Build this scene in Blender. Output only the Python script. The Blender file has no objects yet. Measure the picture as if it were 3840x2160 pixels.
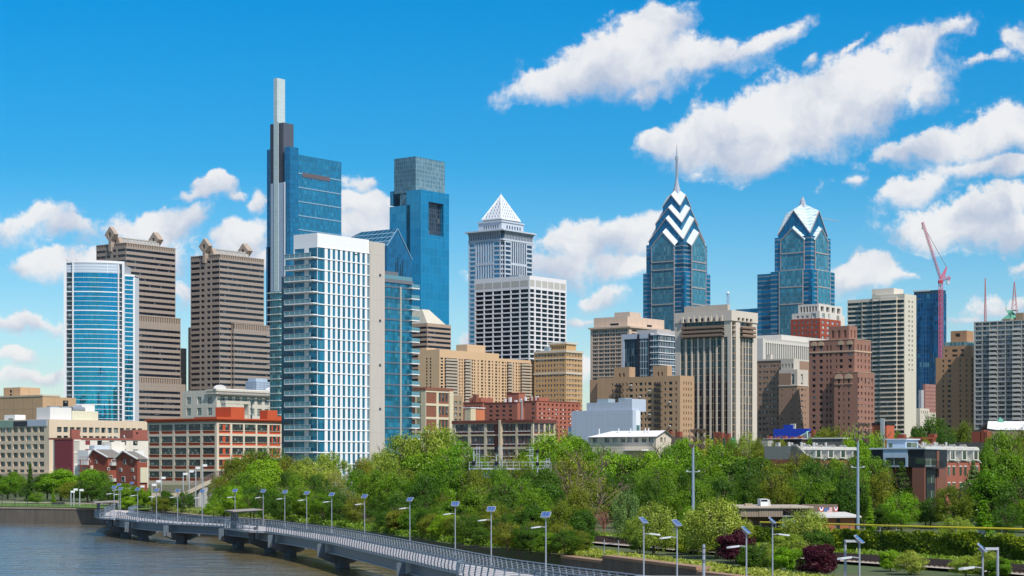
import bpy, math, random
import numpy as np
from mathutils import Vector, Matrix
R = math.radians
SC = bpy.context.scene
COL = SC.collection

# ------------------------------------------------------------ camera
F, CXP, HZ, CAMZ = 7230.0, 1920.0, 1738.0, 15.0     # focal length in photo pixels, centre, horizon row, eye height
cd = bpy.data.cameras.new('camera'); cam = bpy.data.objects.new('camera', cd); COL.objects.link(cam)
cam.location = (0, 0, CAMZ); cam.rotation_euler = (R(90), 0, 0)
cd.sensor_width = 36; cd.lens = F / 3840 * 36; cd.shift_y = (HZ - 1080) / 3840
cd.clip_start = 1; cd.clip_end = 60000
SC.camera = cam

# ------------------------------------------------------------ light
SUN_AZ, SUN_EL = 145.0, 50.0         # clockwise from +Y, height
sl = bpy.data.lights.new('sun', 'SUN'); sl.energy = 5.0; sl.angle = R(0.53); sl.color = (1, .94, .85)
so = bpy.data.objects.new('sun', sl); COL.objects.link(so)
sd = Vector((math.sin(R(SUN_AZ)) * math.cos(R(SUN_EL)), math.cos(R(SUN_AZ)) * math.cos(R(SUN_EL)), math.sin(R(SUN_EL))))
so.rotation_euler = sd.to_track_quat('Z', 'Y').to_euler(); so.location = (0, 0, 500)
SC.view_settings.view_transform = 'Standard'; SC.view_settings.look = 'None'
SC.view_settings.exposure = 0.0; SC.view_settings.gamma = 1
SC.cycles.max_bounces = 6; SC.cycles.transparent_max_bounces = 8
SC.cycles.diffuse_bounces = 2; SC.cycles.glossy_bounces = 3; SC.cycles.transmission_bounces = 3

# ------------------------------------------------------------ node helper
class NT:
    def __init__(s, tree): s.t = tree; s.n = tree.nodes; s.l = tree.links
    def node(s, typ, **kw):
        n = s.n.new(typ)
        for k, v in kw.items(): setattr(n, k, v)
        return n
    def put(s, sock, v):
        if isinstance(v, bpy.types.NodeSocket): s.l.new(v, sock)
        elif v is not None: sock.default_value = v
    def m(s, op, a, b=None, c=None, clamp=False):
        n = s.node('ShaderNodeMath', operation=op); n.use_clamp = clamp
        s.put(n.inputs[0], a)
        if b is not None: s.put(n.inputs[1], b)
        if c is not None: s.put(n.inputs[2], c)
        return n.outputs[0]
    def mix(s, f, a, b, typ='MIX'):
        n = s.node('ShaderNodeMix', data_type='RGBA', blend_type=typ)
        s.put(n.inputs[0], f); s.put(n.inputs[6], a); s.put(n.inputs[7], b)
        return n.outputs[2]
    def noise(s, vec, scale, detail=4, rough=.5, dist=0, dim='3D'):
        n = s.node('ShaderNodeTexNoise', noise_dimensions=dim)
        s.put(n.inputs['Vector'], vec); n.inputs['Scale'].default_value = scale
        n.inputs['Detail'].default_value = detail; n.inputs['Roughness'].default_value = rough
        n.inputs['Distortion'].default_value = dist
        return n.outputs['Fac']
    def ss(s, x, a, b):
        n = s.node('ShaderNodeMapRange', interpolation_type='SMOOTHSTEP')
        s.put(n.inputs[0], x); n.inputs[1].default_value = a; n.inputs[2].default_value = b
        return n.outputs[0]
    def sep(s, v):
        n = s.node('ShaderNodeSeparateXYZ'); s.put(n.inputs[0], v); return n.outputs
    def comb(s, x, y, z):
        n = s.node('ShaderNodeCombineXYZ')
        for i, v in enumerate((x, y, z)): s.put(n.inputs[i], v)
        return n.outputs[0]

# ------------------------------------------------------------ sky with cumulus clouds (by direction in the sky)
world = bpy.data.worlds.new('World'); SC.world = world; world.use_nodes = True
W = NT(world.node_tree); W.n.clear()
sky = W.node('ShaderNodeTexSky', sky_type='NISHITA'); sky.sun_disc = False
sky.sun_elevation = R(SUN_EL); sky.sun_rotation = R(SUN_AZ)
sky.altitude = 0; sky.air_density = 1.0; sky.dust_density = .25; sky.ozone_density = 2.2
hs = W.node('ShaderNodeHueSaturation'); hs.inputs['Saturation'].default_value = 1.25
W.l.new(sky.outputs[0], hs.inputs['Color'])
tc = W.node('ShaderNodeTexCoord')
dx, dy, dz = W.sep(tc.outputs['Generated'])
ady = W.m('MAXIMUM', W.m('ABSOLUTE', dy), .02)
u0 = W.m('DIVIDE', dx, ady); v0 = W.m('DIVIDE', dz, ady)
uv = W.comb(u0, v0, 0)
# polarised deep azure: tint by height in the sky
cr = W.node('ShaderNodeValToRGB'); W.l.new(W.m('MULTIPLY', v0, 1.0), cr.inputs[0])
stops = [(0.0, (.86, .84, .90)), (.075, (.62, .83, .95)), (.155, (.135, .70, .92)), (.24, (.012, .74, 1.0)), (.40, (.50, .86, 1.0)), (.8, (.95, 1.0, 1.02))]
while len(cr.color_ramp.elements) < len(stops): cr.color_ramp.elements.new(.5)
for e_, (p_, c_) in zip(cr.color_ramp.elements, stops): e_.position = p_; e_.color = (*c_, 1)
skyc = W.mix(1.0, hs.outputs[0], cr.outputs[0], 'MULTIPLY')
wn = W.node('ShaderNodeTexNoise', noise_dimensions='2D'); W.put(wn.inputs['Vector'], uv)
wn.inputs['Scale'].default_value = 22; wn.inputs['Detail'].default_value = 6; wn.inputs['Roughness'].default_value = .55
wv = W.node('ShaderNodeVectorMath', operation='MULTIPLY_ADD'); W.put(wv.inputs[0], wn.outputs['Color'])
wv.inputs[1].default_value = (.034, .026, 0)
wv2 = W.node('ShaderNodeVectorMath', operation='ADD'); W.put(wv2.inputs[0], uv); wv2.inputs[1].default_value = (-.017, -.013, 0)
W.l.new(wv2.outputs[0], wv.inputs[2])
uw, vw, _ = W.sep(wv.outputs[0])
# the blob group: an ellipse of cloud, accumulated
g = bpy.data.node_groups.new('cloud_lobe', 'ShaderNodeTree')
for nm in ('u', 'v', 'cu', 'cv', 'iu', 'iv', 'cs', 'sn', 'w', 'M', 'A', 'B'):
    g.interface.new_socket(nm, in_out='INPUT', socket_type='NodeSocketFloat')
for nm in ('M', 'A', 'B'):
    g.interface.new_socket(nm, in_out='OUTPUT', socket_type='NodeSocketFloat')
G = NT(g); gi = G.node('NodeGroupInput').outputs; go = G.node('NodeGroupOutput').inputs
a_ = G.m('SUBTRACT', gi['u'], gi['cu']); b_ = G.m('SUBTRACT', gi['v'], gi['cv'])
p_ = G.m('MULTIPLY', G.m('ADD', G.m('MULTIPLY', a_, gi['cs']), G.m('MULTIPLY', b_, gi['sn'])), gi['iu'])
q_ = G.m('MULTIPLY', G.m('SUBTRACT', G.m('MULTIPLY', b_, gi['cs']), G.m('MULTIPLY', a_, gi['sn'])), gi['iv'])
r_ = G.m('SQRT', G.m('ADD', G.m('MULTIPLY', p_, p_), G.m('MULTIPLY', q_, q_)))
val = G.m('MULTIPLY', G.m('SUBTRACT', 1.0, r_), gi['w'])
G.l.new(G.m('SMOOTH_MAX', gi['M'], val, .25), go['M'])
ww = G.m('POWER', G.m('MAXIMUM', val, 0.0), 2.0)
G.l.new(G.m('ADD', gi['A'], G.m('MULTIPLY', ww, q_)), go['A'])
G.l.new(G.m('ADD', gi['B'], ww), go['B'])
# cx, cy, rx, ry, tilt in degrees, weight: where the clouds hang in the sky
CLOUDS = [
 (2120,300,220,75,14,1),(2350,250,330,130,8,1.1),(2400,140,230,110,25,1),(2640,230,280,80,12,.9),(2860,150,200,55,22,.8),(2400,340,160,50,5,.8),
 (2470,545,150,62,5,1),(2700,520,260,120,10,1.2),(2950,470,330,175,15,1.3),(3200,380,320,150,28,1.2),(3380,260,240,120,40,1),(2850,600,220,80,0,1),(3480,330,160,100,60,.8),
 (3480,560,260,75,12,1.1),(3700,520,260,110,12,1.2),(3700,640,300,50,0,.9),
 (3420,720,160,55,20,.8),(3660,790,330,80,10,1),(3560,870,260,55,0,.9),(3800,870,200,70,0,.9),
 (3080,230,55,28,30,.45),(3560,110,110,40,40,.5),(3700,220,110,35,20,.4),(3830,150,60,80,70,.5),(3230,180,60,16,55,.35),
 (110,850,200,70,8,.75),(300,870,190,50,-5,.6),(190,1000,180,60,5,.95),(360,1010,190,70,0,.8),(560,860,200,85,10,.95),(620,960,150,100,0,.75),
 (790,710,80,52,12,1.1),(740,745,90,26,5,.8),(860,740,70,18,10,.5),(930,900,150,85,12,1.1),(980,760,60,45,0,.8),(920,980,180,60,0,.8),
 (1350,720,80,42,0,.8),(1380,810,150,80,-5,1.1),(1340,880,160,50,0,1),
 (2150,930,200,110,18,1.2),(2360,890,170,90,10,1.1),(2080,1020,170,60,0,1),(2300,1000,220,60,0,.9),(2270,1100,150,50,8,.8),(2140,1200,80,25,0,.5),(2190,1390,60,60,0,.6),
 (3250,1020,150,65,8,1),(3360,1030,120,30,-5,.6),(3760,1150,220,45,12,.7),(3620,1210,160,30,5,.5),(3830,980,50,25,20,.5),
 (120,1220,210,45,-3,.55),(150,1420,170,38,5,.55),(40,1350,80,30,0,.5),(680,1130,60,60,0,.5),(1735,1290,60,60,0,.5),(1730,1010,60,25,0,.35),
 (2650,650,60,28,10,.4),(3200,680,60,30,10,.35),(3100,730,30,22,60,.3),
]
M = A = B = None
for i, (cx, cy, rx, ry, an, w) in enumerate(CLOUDS):
    n = W.node('ShaderNodeGroup'); n.node_tree = g
    W.l.new(uw, n.inputs['u']); W.l.new(vw, n.inputs['v'])
    k = 1.15
    for nm, v in (('cu', (cx - CXP) / F), ('cv', (HZ - cy) / F), ('iu', F / rx / k), ('iv', F / ry / k),
                  ('cs', math.cos(R(an))), ('sn', math.sin(R(an))), ('w', w)): n.inputs[nm].default_value = v
    n.inputs['M'].default_value = -1.0
    if M is not None:
        W.l.new(M, n.inputs['M']); W.l.new(A, n.inputs['A']); W.l.new(B, n.inputs['B'])
    M, A, B = n.outputs
front = W.m('GREATER_THAN', dy, 0.0)
# clouds of the rest of the sky, seen only in reflections and from other sides
gv = W.node('ShaderNodeVectorMath', operation='MULTIPLY'); W.put(gv.inputs[0], tc.outputs['Generated']); gv.inputs[1].default_value = (2.2, 2.2, 5.5)
gen = W.noise(gv.outputs[0], 1.3, 6, .55)
genM = W.m('MULTIPLY', W.m('SUBTRACT', gen, .53), 5.0)
back = W.m('MAXIMUM', W.m('SUBTRACT', 1.0, front), W.m('GREATER_THAN', W.m('ABSOLUTE', u0), .34))
M2 = W.m('ADD', W.m('MULTIPLY', M, W.m('SUBTRACT', 1.0, back)), W.m('MULTIPLY', genM, back))
fine = W.noise(uv, 60, 9, .66, 0, '2D')
fine2 = W.noise(uv, 14, 5, .5, 0, '2D')
dens = W.m('ADD', M2, W.m('ADD', W.m('MULTIPLY', W.m('SUBTRACT', fine, .5), 1.15), W.m('MULTIPLY', W.m('SUBTRACT', fine2, .5), .5)))
q = W.m('DIVIDE', A, W.m('ADD', B, .002))
dens = W.m('MULTIPLY', dens, W.m('ADD', .75, W.m('MULTIPLY', W.ss(q, -.35, .45), .9)))     # crisp tops, soft bases
alpha = W.ss(dens, -.03, .55)
fine3 = W.noise(wv.outputs[0], 34, 6, .55, 0, '2D')
lit = W.m('ADD', W.m('MULTIPLY', q, .55), W.m('MULTIPLY', W.m('SUBTRACT', fine3, .5), 2.6))
lit = W.ss(lit, -.8, .5)
cc = W.mix(lit, (.56, .62, .76, 1), (1.0, .985, .975, 1))
thin = W.m('MULTIPLY', alpha, .92)
cmul = W.node('ShaderNodeVectorMath', operation='SCALE'); W.put(cmul.inputs[0], cc); cmul.inputs['Scale'].default_value = 7.2
final = W.mix(thin, skyc, cmul.outputs[0])
bg = W.node('ShaderNodeBackground'); W.l.new(final, bg.inputs[0]); bg.inputs[1].default_value = .13
wo = W.node('ShaderNodeOutputWorld'); W.l.new(bg.outputs[0], wo.inputs[0])

# ------------------------------------------------------------ materials
MATS = {}
def new_mat(name):
    m = bpy.data.materials.new(name); m.use_nodes = True
    t = NT(m.node_tree); b = m.node_tree.nodes['Principled BSDF']
    return m, t, b
def wall(name, c, rough=.85, var=.16, scale=.35, streak=.12, panel=None, spec=.3, line=.75):
    """weathered masonry / metal; panel=(w,h) draws joints"""
    if name in MATS: return MATS[name]
    m, t, b = new_mat(name)
    co = t.node('ShaderNodeTexCoord').outputs['Object']
    x, y, z = t.sep(co); u = t.m('ADD', x, t.m('MULTIPLY', y, 1.0))
    n1 = t.noise(co, scale * .25, 4, .6); n2 = t.noise(co, scale * 4, 3, .6)
    st = t.noise(t.comb(t.m('MULTIPLY', u, 1.3), 0.0, t.m('MULTIPLY', z, .06)), 1.0, 4, .6)
    f = t.m('ADD', t.m('MULTIPLY', t.m('SUBTRACT', n1, .5), var * 2), t.m('MULTIPLY', t.m('SUBTRACT', n2, .5), var))
    f = t.m('ADD', f, t.m('MULTIPLY', t.m('SUBTRACT', st, .5), streak * 2))
    f = t.m('ADD', f, 1.0)
    col = t.mix(1.0, (*c, 1), t.comb(f, f, f), 'MULTIPLY')
    if panel:
        lu = t.m('LESS_THAN', t.m('FRACT', t.m('DIVIDE', u, panel[0])), panel[2] / panel[0])
        lv = t.m('LESS_THAN', t.m('FRACT', t.m('DIVIDE', z, panel[1])), panel[2] / panel[1])
        col = t.mix(t.m('MAXIMUM', lu, lv), col, tuple(v * line for v in c) + (1,))
    t.l.new(col, b.inputs['Base Color']); b.inputs['Roughness'].default_value = rough
    b.inputs['Specular IOR Level'].default_value = spec
    MATS[name] = m; return m
def glass(name, c, cw=1.5, ch=1.5, vary=.5, blind=.0, bc=(.5, .5, .45), rough=.06, metal=.0, frame=None, fw=.12, spec=.6, wob=.02, teal=None):
    """window glass: each pane its own tone, some with blinds, optional mullions"""
    if name in MATS: return MATS[name]
    m, t, b = new_mat(name)
    co = t.node('ShaderNodeTexCoord').outputs['Object']
    x, y, z = t.sep(co); u = t.m('ADD', t.m('ADD', x, y), 500.0)
    gu = t.m('DIVIDE', u, cw); gv_ = t.m('DIVIDE', z, ch)
    wn_ = t.node('ShaderNodeTexWhiteNoise', noise_dimensions='2D'); t.l.new(t.comb(t.m('FLOOR', gu), t.m('FLOOR', gv_), 0.0), wn_.inputs['Vector'])
    r = wn_.outputs['Value']
    f = t.m('ADD', 1 - vary * .5, t.m('MULTIPLY', r, vary))
    col = t.mix(1.0, (*c, 1), t.comb(f, f, f), 'MULTIPLY')
    if teal: col = t.mix(t.noise(co, .03, 3, .5), col, (*teal, 1))
    if blind > 0: col = t.mix(t.m('GREATER_THAN', r, 1 - blind), col, (*bc, 1))
    rr = rough
    if frame:
        lu = t.m('LESS_THAN', t.m('FRACT', gu), fw / cw); lv = t.m('LESS_THAN', t.m('FRACT', gv_), fw / ch)
        k = t.m('MAXIMUM', lu, lv); col = t.mix(k, col, (*frame, 1))
        rr = t.m('ADD', rough, t.m('MULTIPLY', k, .5))
        t.put(b.inputs['Metallic'], t.m('MULTIPLY', t.m('SUBTRACT', 1.0, k), metal))
    else: b.inputs['Metallic'].default_value = metal
    t.l.new(col, b.inputs['Base Color']); t.put(b.inputs['Roughness'], rr)
    b.inputs['Specular IOR Level'].default_value = spec
    # panes are never perfectly in plane
    ge = t.node('ShaderNodeNewGeometry')
    nv = t.node('ShaderNodeVectorMath', operation='MULTIPLY_ADD'); t.l.new(wn_.outputs['Color'], nv.inputs[0])
    nv.inputs[1].default_value = (wob, wob, wob); 
    sv = t.node('ShaderNodeVectorMath', operation='ADD'); t.l.new(ge.outputs['Normal'], sv.inputs[0]); sv.inputs[1].default_value = (-wob / 2,) * 3
    t.l.new(sv.outputs[0], nv.inputs[2])
    nn = t.node('ShaderNodeVectorMath', operation='NORMALIZE'); t.l.new(nv.outputs[0], nn.inputs[0])
    t.l.new(nn.outputs[0], b.inputs['Normal'])
    MATS[name] = m; return m
def plain(name, c, rough=.6, metal=0., spec=.4, var=.1, scale=2.):
    if name in MATS: return MATS[name]
    m, t, b = new_mat(name)
    co = t.node('ShaderNodeTexCoord').outputs['Object']
    n1 = t.noise(co, scale, 4, .6); f = t.m('ADD', 1 - var, t.m('MULTIPLY', n1, 2 * var))
    t.l.new(t.mix(1.0, (*c, 1), t.comb(f, f, f), 'MULTIPLY'), b.inputs['Base Color'])
    b.inputs['Roughness'].default_value = rough; b.inputs['Metallic'].default_value = metal
    b.inputs['Specular IOR Level'].default_value = spec
    MATS[name] = m; return m

# ------------------------------------------------------------ mesh builder
class MB:
    def __init__(s, mat=None): s.v = []; s.f = []; s.mat = mat
    def quad(s, a, b, c, d):
        n = len(s.v); s.v += [tuple(a), tuple(b), tuple(c), tuple(d)]; s.f.append((n, n + 1, n + 2, n + 3))
    def poly(s, pts):
        n = len(s.v); s.v += [tuple(p) for p in pts]; s.f.append(tuple(range(n, n + len(pts))))
    def box(s, x0, x1, y0, y1, z0, z1):
        n = len(s.v)
        s.v += [(x0,y0,z0),(x1,y0,z0),(x1,y1,z0),(x0,y1,z0),(x0,y0,z1),(x1,y0,z1),(x1,y1,z1),(x0,y1,z1)]
        s.f += [(n,n+3,n+2,n+1),(n+4,n+5,n+6,n+7),(n,n+1,n+5,n+4),(n+1,n+2,n+6,n+5),(n+2,n+3,n+7,n+6),(n+3,n,n+4,n+7)]
    def prism(s, pts, ext):
        """closed prism: polygon pts swept by the vector ext"""
        n = len(s.v); k = len(pts); e = Vector(ext)
        s.v += [tuple(p) for p in pts] + [tuple(Vector(p) + e) for p in pts]
        s.f.append(tuple(range(n + k - 1, n - 1, -1))); s.f.append(tuple(range(n + k, n + 2 * k)))
        for i in range(k): j = (i + 1) % k; s.f.append((n + i, n + j, n + k + j, n + k + i))
    def tube(s, a, b, r0, r1=None, seg=6):
        a = Vector(a); b = Vector(b); r1 = r0 if r1 is None else r1
        d = (b - a).normalized(); p = d.orthogonal().normalized(); q = d.cross(p); n = len(s.v)
        for c, r in ((a, r0), (b, r1)):
            for i in range(seg):
                t = 2 * math.pi * i / seg; s.v.append(tuple(c + (p * math.cos(t) + q * math.sin(t)) * r))
        for i in range(seg): j = (i + 1) % seg; s.f.append((n + i, n + j, n + seg + j, n + seg + i))
        s.f.append(tuple(range(n + seg - 1, n - 1, -1))); s.f.append(tuple(range(n + seg, n + 2 * seg)))
    def bar(s, a, b, w, h):
        """rectangular bar from a to b"""
        a = Vector(a); b = Vector(b); d = (b - a).normalized()
        side = d.cross(Vector((0, 0, 1)))
        if side.length < 1e-3: side = Vector((1, 0, 0))
        side.normalize(); up = side.cross(d)
        pts = [a - side * w / 2 - up * h / 2, a + side * w / 2 - up * h / 2, a + side * w / 2 + up * h / 2, a - side * w / 2 + up * h / 2]
        s.prism(pts, b - a)
    def mesh(s, name):
        me = bpy.data.meshes.new(name); me.from_pydata(s.v, [], s.f); me.update()
        if s.mat: me.materials.append(s.mat)
        return me
def obj(name, mb, parent=None, mat=None, loc=None):
    me = mb if isinstance(mb, bpy.types.Mesh) else mb.mesh(name)
    if mat and not me.materials: me.materials.append(mat)
    o = bpy.data.objects.new(name, me); COL.objects.link(o)
    if parent: o.parent = parent
    if loc: o.location = loc
    return o
def tag(o, label, cat=None, group=None):
    o['label'] = label
    if cat: o['category'] = cat
    if group: o['group'] = group
    return o
def empty(name, loc, rz, label, cat, group=None):
    o = bpy.data.objects.new(name, None); COL.objects.link(o); o.location = loc; o.rotation_euler = (0, 0, rz)
    o.empty_display_size = .5
    return tag(o, label, cat, group)
def dup(o, parent=None):
    c = o.copy(); COL.objects.link(c)
    if parent: c.parent = parent
    for ch in o.children: dup(ch, c)
    return c
def structure(o): o['kind'] = 'structure'; return o
def stuff(o): o['kind'] = 'stuff'; return o
def P(px, py, Y):
    """world point seen at photo pixel (px, py) at distance Y"""
    return Vector(((px - CXP) / F * Y, Y, CAMZ - (py - HZ) / F * Y))

# ------------------------------------------------------------ buildings on the street grid
EX, EY = .607, .794           # local +x runs right and away; local +y runs left and away
ROT = math.atan2(EY, EX)
def even(n, L, frac, m0=0., m1=None, o=0.):
    """n openings spread over L, each frac of its bay"""
    m1 = m0 if m1 is None else m1
    b = (L - m0 - m1) / n
    return [(o + m0 + b * (i + .5 - frac / 2), o + m0 + b * (i + .5 + frac / 2)) for i in range(n)]
WHOLE = {'wall', 'glass_wall', 'truss', 'lattice', 'rail_wires', 'scaffold', 'floor_slab', 'roof_unit'}
def pieces(m):
    """split a builder into the separate pieces it holds"""
    n = len(m.f)
    if n > 4000 or n < 2: return [m]
    par = list(range(n)); 
    def find(a):
        while par[a] != a: par[a] = par[par[a]]; a = par[a]
        return a
    seen_ = {}
    for i, f in enumerate(m.f):
        for v in f:
            k = tuple(round(c, 2) for c in m.v[v])
            if k in seen_: par[find(i)] = find(seen_[k])
            else: seen_[k] = i
    gr = {}
    for i in range(n): gr.setdefault(find(i), []).append(i)
    gs = list(gr.values())
    if len(gs) > 250: return [m]
    bb = []
    for g_ in gs:
        vs = [m.v[v] for i in g_ for v in m.f[i]]
        bb.append(([min(v[k] for v in vs) - .06 for k in range(3)], [max(v[k] for v in vs) + .06 for k in range(3)]))
    par = list(range(len(gs)))
    for i in range(len(gs)):
        for j in range(i):
            if all(bb[i][0][k] <= bb[j][1][k] and bb[j][0][k] <= bb[i][1][k] for k in range(3)): par[find(i)] = find(j)
    out = {}
    for i, g_ in enumerate(gs): out.setdefault(find(i), []).extend(g_)
    if len(out) == 1: return [m]
    res = []
    for fs in out.values():
        q = MB(m.mat)
        for i in fs: k = len(q.v); q.v += [m.v[v] for v in m.f[i]]; q.f.append(tuple(range(k, k + len(m.f[i]))))
        res.append(q)
    return res
class Bld:
    def __init__(s, name, label, xc, d, zg=7., cat='building', group=None):
        s.d = d; s.C = Vector(((xc - CXP) / F * d, d, 0)); s.zg = zg
        s.root = empty(name, (s.C.x, s.C.y, zg), ROT, label, cat, group)
        s.parts = {}; s.wins = []; s.extra = []
    def ly(s, px, x0=0.):
        k = (px - CXP) / F
        return (s.C.x + EX * x0 - k * (s.d + EY * x0)) / (EY + EX * k)
    def lx(s, px, y0=0.):
        k = (px - CXP) / F
        return (k * (s.d + EX * y0) - (s.C.x - EY * y0)) / (EX - EY * k)
    def z(s, py, x=0., y=0.):
        return CAMZ - (py - HZ) * (s.d + EY * x + EX * y) / F - s.zg
    def mb(s, part, mat):
        if part not in s.parts: s.parts[part] = MB(mat)
        return s.parts[part]
    def face(s, part, mat, side, c, u0, u1, z0, z1, cols=(), rows=(), gm=None, dep=.35, wn='window', skip=None):
        """a facade with recessed openings. side 'W' (plane x=c, u=y) or 'S' (plane y=c, u=x)"""
        m = s.mb(part, mat)
        def pt(u, z, k=0.):
            return (c + k, u, z) if side == 'W' else (u, c + k, z)
        def q(a0, a1, b0, b1):
            if a1 - a0 < 1e-4 or b1 - b0 < 1e-4: return
            if side == 'W': m.quad(pt(a1, b0), pt(a0, b0), pt(a0, b1), pt(a1, b1))
            else: m.quad(pt(a0, b0), pt(a1, b0), pt(a1, b1), pt(a0, b1))
        cols = sorted(x for x in cols if x[1] > u0 and x[0] < u1); rows = sorted(r for r in rows if r[0] >= z0 - 1e-3 and r[1] <= z1 + 1e-3)
        if not cols or not rows: q(u0, u1, z0, z1); return
        zp = z0
        for (ra, rb) in rows:
            q(u0, u1, zp, ra); up = u0
            for (ca, cb) in cols:
                if skip and skip((ca + cb) / 2, (ra + rb) / 2): continue
                q(up, ca, ra, rb); up = cb
                m.quad(pt(ca, ra), pt(ca, ra, dep), pt(ca, rb, dep), pt(ca, rb)); m.quad(pt(cb, ra), pt(cb, rb), pt(cb, rb, dep), pt(cb, ra, dep))
                m.quad(pt(ca, ra), pt(cb, ra), pt(cb, ra, dep), pt(ca, ra, dep)); m.quad(pt(ca, rb), pt(ca, rb, dep), pt(cb, rb, dep), pt(cb, rb))
                e = .02
                if side == 'W': w = [pt(cb + e, ra - e, dep), pt(ca - e, ra - e, dep), pt(ca - e, rb + e, dep), pt(cb + e, rb + e, dep)]
                else: w = [pt(ca - e, ra - e, dep), pt(cb + e, ra - e, dep), pt(cb + e, rb + e, dep), pt(ca - e, rb + e, dep)]
                s.wins.append((wn, gm, w, (cb - ca) * (rb - ra), (ra + rb) / 2))
            q(up, u1, ra, rb); zp = rb
        q(u0, u1, zp, z1)
    def block(s, part, mat, x0, x1, y0, y1, z0, z1, W=None, S=None, rows=(), gm=None, roof=None, dep=.35, wn='window', skipW=None, skipS=None, rowsS=None, par=0., parm=None):
        """a box with window columns W on the west face and S on the south face"""
        s.face(part, mat, 'W', x0, y0, y1, z0, z1, W or (), rows, gm, dep, wn, skipW)
        s.face(part, mat, 'S', y0, x0, x1, z0, z1, S or (), rows if rowsS is None else rowsS, gm, dep, wn, skipS)
        m = s.mb(part, mat)
        m.quad((x1, y0, z0), (x1, y1, z0), (x1, y1, z1), (x1, y0, z1)); m.quad((x1, y1, z0), (x0, y1, z0), (x0, y1, z1), (x1, y1, z1))
        rz = z1 - par
        r = s.mb('roof', roof or M_ROOF); r.quad((x0, y0, rz), (x1, y0, rz), (x1, y1, rz), (x0, y1, rz))
        if par:
            t = .35
            m.quad((x0, y0, z1), (x1, y0, z1), (x1 - t, y0 + t, z1), (x0 + t, y0 + t, z1)); m.quad((x1, y0, z1), (x1, y1, z1), (x1 - t, y1 - t, z1), (x1 - t, y0 + t, z1))
            m.quad((x1, y1, z1), (x0, y1, z1), (x0 + t, y1 - t, z1), (x1 - t, y1 - t, z1)); m.quad((x0, y1, z1), (x0, y0, z1), (x0 + t, y0 + t, z1), (x0 + t, y1 - t, z1))
            for a, b in (((x0+t,y0+t),(x1-t,y0+t)), ((x1-t,y0+t),(x1-t,y1-t)), ((x1-t,y1-t),(x0+t,y1-t)), ((x0+t,y1-t),(x0+t,y0+t))):
                m.quad((*b, rz), (*a, rz), (*a, z1), (*b, z1))
    def band(s, part, mat, x0, x1, y0, y1, z0, z1, p=.25):
        """a course standing p proud of the west and south faces"""
        s.mb(part, mat).box(x0 - p, x1 + p, y0 - p, y1 + p, z0, z1)
    def finish(s, cap=100):
        for k, m in list(s.parts.items()) + s.extra:
            ps = [m] if k in WHOLE else pieces(m)
            for q in (ps if len(ps) <= 100 else [m]): obj(k, q, s.root)
        by = {}
        for w in s.wins: by.setdefault(w[0], []).append(w)
        for nm, ws in by.items():
            ws.sort(key=lambda w: (-round(w[3], 1), -w[4]))
            for w in ws[:cap if len(ws) > cap else len(ws)]:
                m = MB(w[1]); m.poly(w[2]); obj(nm, m, s.root)
            if len(ws) > cap:
                gs = {}
                for w in ws[cap:]: gs.setdefault(w[1].name, []).append(w)
                m = MB(None); me = bpy.data.meshes.new(nm); fs = []; mi = []
                mats = list(gs)
                for i, k in enumerate(mats):
                    for w in gs[k]: n = len(m.v); m.v += w[2]; fs.append((n, n + 1, n + 2, n + 3)); mi.append(i)
                me.from_pydata(m.v, [], fs)
                for k in mats: me.materials.append(bpy.data.materials[k])
                me.polygons.foreach_set('material_index', mi); me.update()
                stuff(obj(nm + 's', me, s.root))
        return s.root
M_ROOF = wall('roof_membrane', (.28, .27, .26), var=.1)
M_ROOFW = wall('roof_white_membrane', (.62, .61, .58), var=.08)
# ============================================================ THE CITY
def rowz(b, y0, step, n, h, x=0., y=0.):
    return [(b.z(y0 + i * step + h, x, y), b.z(y0 + i * step, x, y)) for i in range(n)]
g_dark = glass('glass_dark', (.012, .016, .024), 1.6, 1.3, .8, .06, (.2, .2, .19), .1, 0, None, .1, .4)
g_band = glass('glass_band', (.008, .014, .026), 1.5, 4, 1.0, .06, (.09, .10, .12), .12, 0, None, .1, .35, .03)
g_apt = glass('glass_apartment', (.014, .018, .024), 1.1, 1.0, 1.0, .12, (.30, .30, .28), .1, 0, None, .1, .35)
g_fact = glass('glass_factory_sash', (.035, .05, .05), .95, 1.1, 1.1, .12, (.16, .22, .19), .15, 0, (.03, .03, .03), .13)

# ---- tan block far left
b = Bld('office_block', 'tan brick windowless block rising behind the long cream office, far left', 159, 1150, 10)
T = wall('tan_brick', (.50, .33, .19), panel=(9, 7.5, .3), line=.7)
b.block('wall', T, 0, b.lx(224), 0, 60, 0, b.z(1481), roof=M_ROOFW, par=.6)
b.band('coping', wall('pale_coping', (.56, .46, .34)), 0, b.lx(224), 0, 60, b.z(1486), b.z(1480))
b.block('wall', T, b.lx(224), b.lx(287), .5, 30, 0, b.z(1488), S=[(b.lx(238), b.lx(258))], rows=[(b.z(1550), b.z(1499))], gm=g_dark, roof=M_ROOFW)
x0 = 8; y0 = b.ly(76, x0)
b.block('penthouse', T, x0, b.lx(151, y0), y0, y0 + 16, b.z(1484), b.z(1452, x0, y0), W=[(y0 + 8, y0 + 10.5)], rows=[(b.z(1472, x0, y0), b.z(1461, x0, y0)), (b.z(1482.5, x0, y0), b.z(1476, x0, y0))], gm=g_dark)
b.extra.append(('cooling_unit', (lambda m: (m.box(14, 22, y0 + 2, y0 + 6, b.z(1452), b.z(1446)), m)[1])(MB(plain('grey_unit', (.22, .26, .3))))))
b.finish()

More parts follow.
